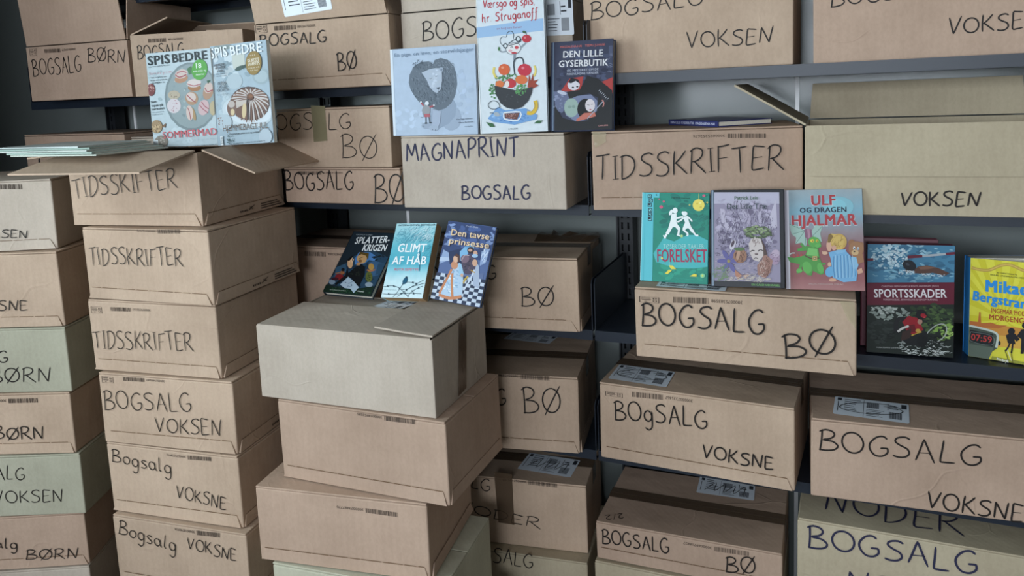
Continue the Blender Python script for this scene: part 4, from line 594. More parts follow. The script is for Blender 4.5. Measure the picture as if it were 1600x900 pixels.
        ('p', '#263458', [(-45.9, 118.9), (-1.0, 135.4), (7.6, 88.1), (-35.7, 89.5)]),
        ('p', '#7fb4da', [(-15.2, 123.1), (-4.4, 137.5), (10.6, 134.4), (6.5, 115.9), (-9.8, 100.9)]),
        ('p', '#5f7098', [(-67.2, 56.5), (59.7, 80.8), (62.7, 44.0), (-64.9, 21.3)]),
        ('g', ['#c4cfde', '#2b3650'], -67.4, -0.7, 134.7, 1.6, 1.7, 65.2, 11, 8),
        ('p', '#aab6cc', [(33.2, 104.5), (43.6, 96.0), (56.9, 43.1), (38.3, 47.6), (31.6, 81.6)]),
        ('p', '#50465a', [(35.5, 96.7), (35.4, 88.3), (32.8, 80.7), (28.3, 74.9), (22.2, 71.6), (15.2, 71.2), (8.4, 73.7), (2.3, 78.9), (-2.1, 86.2), (-4.4, 94.6), (-4.3, 103.1), (-1.7, 110.8), (2.9, 116.7), (9.1, 119.9), (16.0, 120.3), (22.9, 117.6), (28.9, 112.4), (33.3, 105.1)]),
        ('p', '#7a6474', [(13.9, 108.9), (14.0, 105.4), (12.7, 102.2), (10.2, 99.5), (6.7, 97.8), (2.7, 97.2), (-1.3, 97.9), (-4.9, 99.6), (-7.7, 102.3), (-9.2, 105.6), (-9.3, 109.0), (-8.0, 112.3), (-5.5, 114.9), (-2.0, 116.6), (2.0, 117.2), (6.1, 116.6), (9.7, 114.8), (12.4, 112.1)]),
        ('l', '#b8a4a8', 2.23, [(-5.6, 101.5), (-0.5, 115.5), (12.0, 116.7)]),
        ('re', '#3c3444', 16.5, 92.0, 13.8, 17.6, 20, 3.3, 0.5),
        ('re', '#806a70', 14.6, 94.2, 13.8, 20.1, 14, 2.21, 0.5),
        ('p', '#6aa6d4', [(20.4, 143.5), (21.0, 141.1), (20.4, 138.4), (18.6, 135.7), (15.7, 133.5), (12.1, 131.9), (8.3, 131.2), (4.7, 131.3), (1.7, 132.4), (-0.2, 134.3), (-0.9, 136.8), (-0.3, 139.5), (1.6, 142.1), (4.5, 144.4), (8.1, 145.9), (11.9, 146.7), (15.5, 146.5), (18.4, 145.4)]),
        ('l', '#8cc4e8', 2.78, [(3.3, 141.1), (14.8, 146.5), (20.2, 135.7)]),
        ('p', '#3a3138', [(22.3, 131.4), (22.5, 128.5), (21.4, 125.7), (19.4, 123.5), (16.6, 122.1), (13.4, 121.6), (10.1, 122.2), (7.2, 123.7), (5.0, 126.0), (3.7, 128.8), (3.6, 131.8), (4.6, 134.5), (6.6, 136.8), (9.4, 138.2), (12.7, 138.6), (16.0, 138.0), (18.9, 136.5), (21.1, 134.2)]),
        ('p', '#c99c84', [(17.1, 130.7), (17.1, 129.5), (16.4, 128.3), (15.1, 127.3), (13.4, 126.7), (11.5, 126.4), (9.6, 126.6), (8.0, 127.1), (6.8, 128.0), (6.2, 129.2), (6.2, 130.4), (6.9, 131.6), (8.2, 132.6), (9.9, 133.2), (11.8, 133.5), (13.7, 133.3), (15.3, 132.7), (16.5, 131.8)]),
        ('l', '#2c2428', 2.22, [(8.6, 125.2), (19.7, 125.9)]),
        ('p', '#d0a48a', [(33.2, 124.8), (33.4, 122.4), (32.8, 120.2), (31.6, 118.4), (29.8, 117.3), (27.8, 117.0), (25.6, 117.6), (23.7, 118.9), (22.1, 120.8), (21.2, 123.1), (21.0, 125.5), (21.6, 127.7), (22.8, 129.5), (24.6, 130.6), (26.6, 130.9), (28.8, 130.3), (30.7, 129.0), (32.3, 127.1)]),
        ('p', '#9fc0dc', [(35.3, 119.5), (35.1, 117.9), (34.0, 116.4), (32.1, 115.1), (29.6, 114.2), (26.7, 113.8), (24.0, 113.9), (21.5, 114.6), (19.8, 115.8), (19.0, 117.2), (19.1, 118.8), (20.2, 120.3), (22.1, 121.6), (24.7, 122.5), (27.5, 122.9), (30.3, 122.8), (32.7, 122.1), (34.4, 120.9)]),
        ('p', '#d0a48a', [(38.1, 102.7), (38.4, 99.8), (37.7, 97.2), (36.3, 95.0), (34.2, 93.7), (31.8, 93.4), (29.3, 94.0), (26.9, 95.6), (25.1, 97.9), (24.0, 100.7), (23.8, 103.6), (24.4, 106.3), (25.8, 108.4), (27.9, 109.7), (30.4, 110.1), (32.9, 109.4), (35.2, 107.8), (37.0, 105.5)]),
        ('l', '#cdd8e8', 4.1, [(34.0, 85.7), (28.9, 63.6), (17.7, 34.4)]),
        ('l', '#c0983e', 2.47, [(24.3, 83.0), (36.6, 78.6)]),
        ('l', '#c2a24e', 4.95, [(12.1, 48.5), (14.6, 58.9), (21.0, 67.5)]),
        ('p', '#b4cce2', [(-48.9, 13.2), (-40.7, 40.3), (-30.1, 67.3), (-21.4, 84.4), (-9.9, 95.8), (1.9, 82.2), (9.7, 58.2), (16.4, 16.7), (-12.4, 7.5), (-45.0, 11.8)]),
        ('re', '#8fb0d0', -14.3, 49.5, 16.7, 30.1, 30, 5.01, 0.4),
        ('re', '#dce8f2', -23.5, 40.5, 16.7, 22.5, 24, 3.91, 0.4),
        ('l', '#c8845c', 6.19, [(-45.8, 14.7), (-37.9, 40.7), (-29.8, 66.1), (-26.5, 78.0)]),
        ('l', '#c8845c', 7.31, [(-46.3, 12.1), (-15.5, 8.5), (14.9, 17.0)]),
        ('l', '#c8845c', 6.15, [(-22.4, 68.5), (-18.0, 43.8), (-8.6, 12.7)]),
        ('p', '#c98d6c', [(-12.2, 89.8), (-11.9, 86.4), (-12.8, 83.2), (-14.8, 80.6), (-17.6, 79.0), (-20.8, 78.5), (-24.2, 79.2), (-27.2, 81.1), (-29.6, 83.8), (-31.0, 87.1), (-31.3, 90.5), (-30.4, 93.7), (-28.4, 96.3), (-25.6, 97.9), (-22.3, 98.4), (-19.0, 97.7), (-15.9, 95.8), (-13.6, 93.1)]),
        ('p', '#9cc4e0', [(-11.3, 95.6), (-3.8, 94.1), (9.0, 70.7), (5.9, 60.1), (-5.3, 71.0)]),
        ('p', '#d8a98c', [(7.9, 68.0), (7.8, 65.3), (6.3, 63.4), (3.9, 63.1), (1.6, 64.4), (0.3, 66.8), (0.4, 69.5), (1.9, 71.4), (4.3, 71.8), (6.6, 70.4)]),
        ('p', '#dcb094', [(-14.2, 104.8), (-13.8, 101.7), (-14.4, 98.9), (-15.9, 96.6), (-18.0, 95.2), (-20.5, 94.9), (-23.1, 95.6), (-25.5, 97.3), (-27.4, 99.8), (-28.6, 102.8), (-28.9, 105.9), (-28.3, 108.8), (-26.9, 111.0), (-24.8, 112.4), (-22.3, 112.8), (-19.6, 112.0), (-17.2, 110.3), (-15.3, 107.8)]),
        ('p', '#5a3a34', [(-27.9, 110.6), (-22.3, 117.0), (-13.2, 112.7), (-8.6, 96.0), (-15.3, 100.1), (-17.9, 108.7)]),
        ('t', '#3c3040', 'Den tavse', -48.2, 158.5, 56.1, 160.7, 15.42, 1),
        ('t', '#e8cca6', 'Den tavse', -49.6, 159.6, 54.7, 161.8, 15.43, 1),
        ('t', '#3c3040', 'prinsesse', -47.9, 137.7, 60.4, 139.7, 14.82, 1),
        ('t', '#e8cca6', 'prinsesse', -49.4, 138.8, 59.0, 140.8, 14.83, 1),
        ('t', '#c9d0e0', 'Cecilie Eken', -13.1, 185.4, 19.7, 185.4, 3.88, 0),
    ]),
    'for': dict(loc=[-0.3554, -0.0949, 1.1498], rot=[0.0068, 0.1936, 0.0005], w=0.1513, h=0.2015, t=0.009, art=[
        ('re', '#17776a', 18.1, 149.9, 53.9, 48.8, 50, 13.46, 0.5),
        ('re', '#2a9a80', 20.7, 28.6, 53.6, 24.2, 30, 11.8, 0.5),
        ('rl', '#156a5c', 65.7, 164.6, 9.5, 40.2, 30, 15.81, 0.79, 0.8),
        ('rl', '#2d9c88', 15.6, 17.5, 53.8, 13.4, 24, 32.25, 0.54, -0.3),
        ('p', '#5cc0cc', [(-75.1, 200.9), (-48.3, 200.9), (-47.2, 0.6), (-75.1, 0.6)]),
        ('p', '#9adce2', [(-75.1, 200.9), (-72.9, 200.9), (-73.3, 0.6), (-75.1, 0.6)]),
        ('p', '#48b0bc', [(-68.4, 200.9), (-67.2, 200.9), (-66.6, 0.6), (-67.7, 0.6)]),
        ('p', '#5cc0cc', [(-48.8, 200.9), (-35.0, 200.9), (-35.2, 189.8), (-48.8, 189.9)]),
        ('p', '#14303a', [(-62.4, 197.1), (-52.9, 197.3), (-52.7, 188.4), (-62.1, 188.3)]),
        ('p', '#14303a', [(-59.9, 187.2), (-50.4, 187.4), (-50.2, 178.5), (-59.7, 178.4)]),
        ('p', '#14303a', [(-61.9, 177.2), (-52.4, 177.4), (-52.2, 168.6), (-61.7, 168.4)]),
        ('p', '#14303a', [(-60.5, 165.4), (-51.0, 165.6), (-50.8, 156.8), (-60.2, 156.5)]),
        ('p', '#14303a', [(-60.2, 155.7), (-50.8, 155.9), (-50.5, 147.1), (-60.0, 146.9)]),
        ('p', '#14303a', [(-60.5, 145.8), (-51.1, 146.0), (-50.9, 137.2), (-60.3, 136.9)]),
        ('t', '#14303a', '6', -43.6, 194.1, -40.3, 194.1, 4.41, 1),
        ('l', '#d8cc62', 0.8, [(52.8, 200.4), (52.8, 187.2)]),
        ('p', '#ecd964', [(65.8, 174.8), (65.1, 170.3), (62.9, 166.2), (59.5, 163.2), (55.3, 161.6), (50.8, 161.5), (46.5, 162.9), (43.0, 165.8), (40.7, 169.7), (39.8, 174.3), (40.5, 178.8), (42.7, 182.8), (46.1, 185.8), (50.3, 187.5), (54.8, 187.5), (59.1, 186.1), (62.6, 183.2), (64.9, 179.3)]),
        ('p', '#d4bc4e', [(51.9, 177.7), (51.5, 176.6), (50.3, 175.9), (48.9, 175.9), (47.6, 176.5), (47.2, 177.6), (47.6, 178.8), (48.8, 179.5), (50.3, 179.5), (51.5, 178.8)]),
        ('p', '#d4bc4e', [(60.3, 170.4), (59.8, 169.1), (58.5, 168.3), (56.9, 168.2), (55.5, 169.0), (55.0, 170.2), (55.5, 171.5), (56.8, 172.3), (58.4, 172.4), (59.8, 171.6)]),
        ('p', '#f4ea98', [(58.8, 179.2), (58.3, 178.1), (57.0, 177.4), (55.4, 177.3), (54.0, 178.0), (53.5, 179.1), (54.0, 180.2), (55.3, 180.9), (56.9, 181.0), (58.3, 180.3)]),
        ('p', '#d05a7c', [(-26.5, 168.8), (-26.7, 167.5), (-27.4, 166.3), (-28.4, 165.5), (-29.8, 165.0), (-31.2, 165.0), (-32.6, 165.4), (-33.7, 166.2), (-34.4, 167.4), (-34.7, 168.7), (-34.5, 170.0), (-33.8, 171.2), (-32.7, 172.0), (-31.4, 172.5), (-30.0, 172.5), (-28.6, 172.1), (-27.5, 171.3), (-26.7, 170.1)]),
        ('p', '#d05a7c', [(-22.6, 181.2), (-23.1, 179.8), (-24.3, 178.9), (-25.8, 178.8), (-27.1, 179.7), (-27.6, 181.2), (-27.1, 182.6), (-25.9, 183.5), (-24.4, 183.6), (-23.1, 182.7)]),
        ('p', '#d05a7c', [(-33.8, 186.5), (-34.1, 185.6), (-35.1, 185.0), (-36.3, 184.9), (-37.2, 185.5), (-37.6, 186.5), (-37.3, 187.5), (-36.3, 188.1), (-35.1, 188.1), (-34.2, 187.5)]),
        ('p', '#d0607c', [(67.4, 195.8), (66.8, 194.0), (65.1, 192.9), (63.0, 192.9), (61.3, 193.9), (60.6, 195.7), (61.2, 197.4), (62.9, 198.5), (65.0, 198.5), (66.8, 197.5)]),
        ('l', '#ecdc74', 0.8, [(30.4, 174.6), (35.8, 174.7)]),
        ('l', '#ecdc74', 0.8, [(33.0, 177.4), (33.1, 172.0)]),
        ('l', '#ecdc74', 0.79, [(69.1, 180.7), (73.8, 180.8)]),
        ('l', '#ecdc74', 0.79, [(71.4, 183.5), (71.5, 178.1)]),
        ('p', '#48b4b6', [(-46.0, 62.7), (-23.7, 99.2), (0.4, 91.9), (29.7, 107.6), (51.0, 107.8), (74.9, 97.4), (75.1, 38.9), (47.3, 33.7), (4.5, 32.6), (-39.4, 43.9)]),
        ('p', '#eef4f3', [(6.7, 161.4), (6.4, 159.1), (5.5, 157.1), (4.0, 155.6), (2.2, 154.8), (0.2, 154.8), (-1.7, 155.5), (-3.2, 156.9), (-4.3, 158.9), (-4.7, 161.1), (-4.4, 163.3), (-3.4, 165.3), (-1.9, 166.8), (-0.1, 167.6), (1.9, 167.7), (3.8, 166.9), (5.3, 165.5), (6.3, 163.6)]),
        ('p', '#eef4f3', [(-5.2, 155.3), (-7.8, 151.9), (-10.5, 150.4), (-12.5, 151.4), (-12.9, 154.5), (-11.5, 158.6), (-9.0, 161.9), (-6.3, 163.4), (-4.3, 162.4), (-3.9, 159.3)]),
        ('p', '#eef4f3', [(-6.9, 153.4), (4.4, 155.0), (4.9, 136.0), (9.1, 125.8), (-13.3, 121.9), (-8.8, 138.4)]),
        ('l', '#eef4f3', 7.35, [(-7.1, 124.8), (-15.7, 108.7)]),
        ('l', '#eef4f3', 4.37, [(-15.8, 109.5), (-21.0, 99.3)]),
        ('l', '#eef4f3', 3.29, [(-23.9, 105.2), (-19.3, 97.7)]),
        ('l', '#eef4f3', 7.59, [(2.8, 129.2), (11.2, 119.9)]),
        ('l', '#eef4f3', 4.59, [(11.4, 121.3), (8.8, 106.3)]),
        ('l', '#eef4f3', 3.25, [(6.1, 106.8), (14.2, 104.9)]),
        ('l', '#eef4f3', 3.8, [(2.0, 143.6), (19.4, 147.8)]),
        ('l', '#eef4f3', 3.52, [(6.2, 136.1), (13.4, 139.0), (19.5, 145.1)]),
        ('p', '#eef4f3', [(28.7, 155.1), (28.4, 153.3), (27.4, 151.8), (25.8, 150.6), (23.9, 149.9), (21.9, 149.9), (19.9, 150.4), (18.3, 151.5), (17.3, 153.0), (16.9, 154.8), (17.2, 156.6), (18.2, 158.1), (19.7, 159.3), (21.7, 160.0), (23.7, 160.0), (25.6, 159.5), (27.2, 158.4), (28.3, 156.8)]),
        ('p', '#eef4f3', [(21.1, 156.8), (20.7, 154.9), (19.3, 153.7), (17.7, 153.6), (16.3, 154.8), (15.7, 156.7), (16.2, 158.6), (17.5, 159.8), (19.2, 159.9), (20.6, 158.7)]),
        ('p', '#eef4f3', [(19.2, 147.8), (29.3, 150.2), (32.8, 136.8), (38.7, 123.5), (18.7, 121.3), (23.8, 135.2)]),
        ('l', '#eef4f3', 3.21, [(29.4, 148.1), (35.9, 142.3), (39.8, 137.6)]),
        ('l', '#eef4f3', 6.43, [(26.1, 124.5), (20.4, 118.1)]),
        ('l', '#eef4f3', 4.03, [(19.8, 119.1), (30.2, 110.3), (28.4, 105.4)]),
        ('l', '#eef4f3', 6.41, [(33.6, 125.5), (42.4, 114.2)]),
        ('l', '#eef4f3', 3.73, [(41.8, 115.5), (48.9, 107.2), (53.7, 107.9)]),
        ('p', '#8fcf9a', [(20.7, 104.6), (20.0, 102.3), (18.1, 100.9), (15.8, 100.8), (13.9, 102.1), (13.1, 104.3), (13.8, 106.5), (15.7, 108.0), (18.0, 108.1), (19.9, 106.8)]),
        ('p', '#ecd964', [(18.5, 104.5), (18.2, 103.5), (17.4, 102.9), (16.4, 102.9), (15.6, 103.4), (15.3, 104.4), (15.6, 105.3), (16.4, 106.0), (17.4, 106.0), (18.2, 105.4)]),
        ('t', '#a9dcd8', 'TØSER DER TAKLER:', -23.2, 74.9, 69.0, 78.8, 9.7, 0),
        ('t', '#a3264e', 'FORELSKET', -36.2, 44.6, 73.8, 48.9, 27.98, 1),
        ('p', '#ecd964', [(-23.5, 53.4), (-23.9, 51.9), (-25.1, 51.0), (-26.6, 50.9), (-27.9, 51.8), (-28.4, 53.2), (-28.0, 54.6), (-26.7, 55.6), (-25.2, 55.6), (-24.0, 54.8)]),
        ('p', '#ecd84e', [(-10.3, 37.8), (-2.1, 38.2), (6.7, 30.5), (-4.9, 29.4)]),
        ('p', '#ecd84e', [(-19.1, 18.9), (-9.5, 28.6), (-2.7, 27.3), (-12.0, 18.2)]),
        ('p', '#ecd84e', [(36.5, 16.0), (45.9, 21.9), (52.3, 20.9), (51.6, 15.8)]),
        ('l', '#8fd0c0', 0.82, [(-8.0, 46.0), (-7.6, 37.9)]),
        ('p', '#7cc89a', [(70.0, 19.2), (69.7, 17.5), (68.8, 15.9), (67.4, 14.7), (65.7, 14.0), (63.9, 13.9), (62.2, 14.4), (60.8, 15.4), (59.8, 16.9), (59.5, 18.6), (59.7, 20.4), (60.6, 21.9), (62.0, 23.1), (63.7, 23.8), (65.5, 23.9), (67.2, 23.4), (68.7, 22.4), (69.6, 20.9)]),
        ('p', '#d8dc6a', [(67.1, 19.0), (66.6, 17.6), (65.5, 16.7), (64.0, 16.6), (62.8, 17.4), (62.3, 18.8), (62.8, 20.2), (63.9, 21.2), (65.4, 21.2), (66.6, 20.4)]),
        ('t', '#0f3c36', 'METTE VEDSØ', -7.2, 188.1, 33.3, 187.7, 2.99, 0),
    ]),
    'trae': dict(loc=[-0.1937, -0.109, 1.1528], rot=[0.0128, 0.1979, -0.024], w=0.1517, h=0.2096, t=0.015, art=[
        ('p', '#5f7084', [(-75.2, 209.0), (-68.7, 209.0), (-69.4, 0.6), (-75.2, 0.9)]),
        ('p', '#a8bccc', [(-72.3, 209.0), (-70.8, 209.0), (-70.9, 1.0), (-72.5, 1.0)]),
        ('p', '#a198b0', [(-68.2, 204.4), (66.7, 203.0), (67.5, 12.4), (-68.8, 12.1)]),
        ('p', '#c9c4d8', [(-68.2, 204.4), (66.7, 203.0), (66.9, 178.6), (-68.4, 179.5)]),
        ('re', '#c2bcd2', -2.1, 181.7, 60.2, 10.4, 30, 7.52, 0.4),
        ('re', '#7d738e', -2.7, 108.8, 60.0, 62.3, 60, 10.0, 0.5),
        ('re', '#c2b8d0', -2.5, 132.2, 60.1, 57.2, 60, 8.51, 0.5),
        ('p', '#cdc4d8', [(-55.5, 168.8), (-46.3, 167.2), (-43.4, 142.5), (-30.3, 122.9), (-41.8, 121.0), (-53.2, 139.8)]),
        ('p', '#bfb4cc', [(-12.2, 176.5), (-2.2, 174.4), (8.8, 147.8), (5.0, 133.5), (-6.2, 145.2)]),
        ('p', '#d2cadc', [(47.1, 153.0), (60.2, 189.0), (62.0, 129.9), (52.2, 123.4)]),
        ('p', '#c4bad0', [(22.7, 165.9), (30.1, 171.1), (32.2, 132.3), (24.8, 129.7)]),
        ('rl', '#5d5470', -2.6, 127.0, 62.6, 57.2, 240, 11.51, 0.8, 1.57),
        ('rl', '#d9d2e4', -2.6, 124.4, 62.6, 57.2, 170, 10.01, 0.8, 1.57),
        ('rl', '#4a4258', -3.0, 72.5, 62.4, 51.8, 150, 8.49, 0.8, 0),
        ('rl', '#d4c6cc', -3.2, 51.8, 62.4, 33.6, 110, 8.49, 0.75, 0),
        ('p', '#dcd4e0', [(-24.2, 88.1), (-26.0, 84.6), (-28.2, 81.8), (-30.6, 80.0), (-32.8, 79.4), (-34.5, 80.2), (-35.7, 82.1), (-36.1, 85.1), (-35.6, 88.7), (-34.4, 92.4), (-32.6, 95.9), (-30.4, 98.8), (-28.0, 100.6), (-25.8, 101.1), (-24.1, 100.4), (-22.9, 98.4), (-22.6, 95.4), (-23.0, 91.9)]),
        ('p', '#5a4a58', [(-26.5, 91.7), (-28.8, 87.7), (-31.3, 85.6), (-33.0, 86.3), (-33.3, 89.6), (-32.1, 94.1), (-29.8, 98.1), (-27.3, 100.1), (-25.6, 99.4), (-25.3, 96.2)]),
        ('p', '#6c68a4', [(-24.8, 50.6), (-28.8, 50.7), (-32.2, 51.5), (-34.8, 52.7), (-36.2, 54.2), (-36.2, 55.8), (-34.8, 57.3), (-32.2, 58.6), (-28.7, 59.5), (-24.7, 59.9), (-20.8, 59.7), (-17.3, 59.0), (-14.7, 57.8), (-13.4, 56.3), (-13.4, 54.7), (-14.8, 53.1), (-17.3, 51.8), (-20.8, 50.9)]),
        ('p', '#6c68a4', [(-35.4, 39.6), (-37.1, 43.2), (-38.1, 46.7), (-38.4, 49.7), (-37.8, 51.7), (-36.4, 52.5), (-34.4, 52.1), (-32.1, 50.5), (-29.7, 47.8), (-27.5, 44.5), (-25.7, 40.8), (-24.7, 37.3), (-24.5, 34.4), (-25.1, 32.4), (-26.5, 31.6), (-28.4, 32.0), (-30.8, 33.6), (-33.2, 36.2)]),
        ('p', '#6c68a4', [(-48.6, 43.9), (-46.3, 47.4), (-43.8, 50.2), (-41.4, 51.9), (-39.5, 52.4), (-38.1, 51.7), (-37.5, 49.7), (-37.8, 46.7), (-38.9, 43.2), (-40.7, 39.4), (-42.9, 36.0), (-45.4, 33.2), (-47.7, 31.4), (-49.7, 30.9), (-51.1, 31.7), (-51.7, 33.7), (-51.4, 36.6), (-50.3, 40.2)]),
        ('p', '#6c68a4', [(-51.1, 59.3), (-47.1, 59.1), (-43.6, 58.4), (-41.0, 57.2), (-39.6, 55.7), (-39.6, 54.1), (-41.0, 52.5), (-43.6, 51.2), (-47.2, 50.3), (-51.2, 49.9), (-55.2, 50.1), (-58.7, 50.9), (-61.3, 52.1), (-62.7, 53.6), (-62.7, 55.2), (-61.3, 56.8), (-58.7, 58.1), (-55.1, 59.0)]),
        ('p', '#6c68a4', [(-40.4, 70.3), (-38.7, 66.7), (-37.7, 63.2), (-37.4, 60.2), (-38.0, 58.2), (-39.4, 57.4), (-41.4, 57.8), (-43.8, 59.4), (-46.2, 62.1), (-48.4, 65.5), (-50.2, 69.1), (-51.2, 72.7), (-51.4, 75.6), (-50.8, 77.6), (-49.4, 78.5), (-47.4, 78.0), (-45.1, 76.4), (-42.7, 73.7)]),
        ('p', '#6c68a4', [(-27.3, 65.9), (-29.6, 62.4), (-32.0, 59.7), (-34.4, 57.9), (-36.4, 57.4), (-37.7, 58.2), (-38.3, 60.2), (-38.0, 63.1), (-36.9, 66.7), (-35.2, 70.4), (-32.9, 73.9), (-30.4, 76.6), (-28.1, 78.4), (-26.1, 78.9), (-24.7, 78.1), (-24.2, 76.1), (-24.4, 73.2), (-25.5, 69.6)]),
        ('p', '#a89a5a', [(-34.4, 55.0), (-35.0, 52.9), (-36.8, 51.5), (-39.0, 51.4), (-40.8, 52.7), (-41.5, 54.9), (-40.8, 57.0), (-39.0, 58.4), (-36.8, 58.4), (-35.0, 57.1)]),
        ('p', '#a87c64', [(-0.3, 66.9), (-1.2, 61.6), (-3.7, 56.8), (-7.4, 53.3), (-12.0, 51.4), (-16.9, 51.2), (-21.5, 53.0), (-25.2, 56.4), (-27.6, 61.0), (-28.5, 66.3), (-27.6, 71.7), (-25.1, 76.4), (-21.3, 80.0), (-16.7, 81.9), (-11.8, 82.0), (-7.2, 80.2), (-3.5, 76.8), (-1.1, 72.2)]),
        ('rl', '#6a4638', -14.4, 66.6, 10.0, 13.0, 26, 11.05, 1.0, 1.57),
        ('p', '#c9a088', [(-14.7, 67.7), (-16.7, 61.2), (-19.2, 57.5), (-21.3, 57.9), (-22.2, 62.3), (-21.6, 69.0), (-19.6, 75.5), (-17.0, 79.2), (-14.9, 78.8), (-14.0, 74.4)]),
        ('p', '#5d7a4e', [(-4.0, 81.6), (-4.7, 80.3), (-6.7, 79.2), (-9.7, 78.3), (-13.5, 77.8), (-17.5, 77.8), (-21.3, 78.1), (-24.4, 78.9), (-26.4, 80.0), (-27.1, 81.2), (-26.4, 82.4), (-24.4, 83.6), (-21.3, 84.4), (-17.5, 84.9), (-13.5, 85.0), (-9.7, 84.6), (-6.6, 83.9), (-4.6, 82.8)]),
        ('p', '#b49ab2', [(66.6, 63.6), (65.9, 58.8), (64.0, 54.4), (61.2, 51.2), (57.7, 49.4), (54.0, 49.3), (50.5, 50.9), (47.7, 54.0), (45.8, 58.3), (45.3, 63.2), (45.9, 68.1), (47.9, 72.4), (50.7, 75.7), (54.3, 77.5), (58.0, 77.5), (61.4, 75.9), (64.2, 72.7), (66.0, 68.5)]),
        ('p', '#c9b4c8', [(66.7, 73.8), (66.2, 71.2), (64.8, 68.9), (62.5, 67.1), (59.8, 66.2), (57.0, 66.1), (54.3, 67.0), (52.1, 68.6), (50.7, 70.9), (50.2, 73.5), (50.8, 76.1), (52.2, 78.5), (54.4, 80.2), (57.1, 81.2), (60.0, 81.2), (62.7, 80.4), (64.9, 78.7), (66.3, 76.4)]),
        ('rl', '#6a5470', 56.0, 63.4, 8.7, 11.7, 14, 8.74, 0.73, 0.4),
        ('rl', '#7f9a70', -53.8, 29.8, 15.3, 15.7, 40, 17.88, 1.02, 0.7),
        ('p', '#c48a70', [(-25.4, 37.0), (-9.7, 24.6), (-19.0, 17.3), (-24.0, 24.1)]),
        ('p', '#d2a48a', [(-8.4, 25.9), (4.1, 27.5), (-3.5, 18.3)]),
        ('p', '#a87d70', [(32.3, 88.6), (41.4, 68.2), (52.5, 58.2), (46.9, 32.6), (36.5, 20.1), (21.4, 28.0), (20.6, 47.3), (31.5, 60.3)]),
        ('rl', '#6a4438', 36.3, 45.1, 11.3, 20.5, 60, 6.37, 0.83, 1.2),
        ('rl', '#dcc0b4', 31.3, 42.4, 7.4, 15.4, 30, 5.89, 0.83, 1.2),
        ('p', '#ddd0cc', [(4.1, 93.3), (11.7, 108.4), (27.5, 107.0), (35.3, 91.2), (33.6, 68.1), (24.6, 55.1), (12.3, 59.4), (5.7, 74.0)]),
        ('p', '#5a4440', [(27.5, 107.0), (35.7, 91.2), (41.4, 70.8), (34.0, 68.1), (32.8, 88.6)]),
        ('rl', '#8a7470', 18.3, 96.1, 8.9, 9.3, 20, 9.9, 0.74, 1.5),
        ('l', '#3c2f30', 1.99, [(7.0, 75.8), (11.5, 79.0), (15.9, 78.0)]),
        ('l', '#3c2f30', 1.97, [(22.8, 76.9), (27.3, 80.8), (33.2, 78.3)]),
        ('p', '#8d7a7a', [(22.8, 71.7), (22.1, 70.2), (20.4, 69.2), (18.2, 69.2), (16.5, 70.1), (15.8, 71.6), (16.5, 73.1), (18.3, 74.1), (20.4, 74.1), (22.1, 73.2)]),
        ('l', '#3c2f30', 1.24, [(16.8, 69.8), (22.7, 69.9)]),
        ('l', '#3c2f30', 1.24, [(13.8, 60.5), (18.0, 63.6), (22.9, 61.2)]),
        ('re', '#4c5c3c', 22.2, 117.3, 27.7, 12.9, 70, 5.44, 0.45),
        ('re', '#7c9066', 22.2, 119.4, 26.7, 11.9, 60, 4.95, 0.4),
        ('re', '#a9b98e', 18.5, 122.4, 22.3, 8.8, 26, 3.47, 0.4),
        ('rl', '#ddd0c4', 8.9, 18.7, 49.6, 5.7, 50, 14.87, 0.99, 0.2),
        ('p', '#36373c', [(-68.8, 11.6), (67.5, 11.9), (67.8, 0.6), (-68.4, 0.6)]),
        ('t', '#4f7058', 'Patrick Leis', -24.8, 187.9, 23.4, 188.0, 7.31, 2),
        ('t', '#39484e', 'Det Lille Træ', -40.7, 167.7, 41.4, 167.9, 11.46, 1),
        ('t', '#6fb45c', 'EN GÅSEHUDSFABEL', 9.3, 4.3, 66.4, 4.3, 4.08, 2),
    ]),
    'ulf': dict(loc=[-0.0405, -0.093, 1.1528], rot=[-0.0017, 0.2118, -0.0378], w=0.1529, h=0.2102, t=0.009, art=[
        ('p', '#b9b2bc', [(-75.8, 209.6), (-69.8, 209.6), (-70.3, 0.6), (-75.9, 0.6)]),
        ('p', '#dcdae2', [(-70.4, 209.6), (-66.7, 209.6), (-67.2, 0.6), (-70.3, 0.6)]),
        ('p', '#8cc4d2', [(59.7, 172.5), (57.8, 165.3), (52.5, 159.0), (44.7, 154.4), (35.0, 152.0), (24.8, 152.1), (15.3, 154.7), (7.5, 159.6), (2.5, 166.1), (0.8, 173.5), (2.8, 180.8), (8.2, 187.2), (16.2, 191.8), (25.9, 194.2), (36.2, 193.9), (45.7, 191.2), (53.3, 186.3), (58.2, 179.8)]),
        ('p', '#8fcfdc', [(45.2, 175.4), (43.9, 170.9), (40.4, 167.0), (35.2, 164.1), (28.7, 162.6), (21.9, 162.7), (15.5, 164.3), (10.3, 167.4), (7.0, 171.5), (5.9, 176.1), (7.2, 180.7), (10.7, 184.6), (16.1, 187.5), (22.6, 189.0), (29.4, 188.9), (35.8, 187.1), (40.9, 184.1), (44.2, 180.0)]),
        ('t', '#e8eef0', 'ULF', -21.6, 175.8, 24.9, 176.3, 21.51, 6),
        ('t', '#b5323a', 'ULF', -21.1, 176.6, 24.5, 177.1, 20.44, 5),
        ('t', '#15243c', 'OG DRAGEN', -44.8, 161.5, 45.4, 162.1, 10.2, 4),
        ('t', '#dfe8ec', 'HJALMAR', -61.2, 132.3, 64.4, 134.2, 23.02, 6),
        ('t', '#b5323a', 'HJALMAR', -60.7, 133.6, 64.0, 135.5, 21.95, 5),
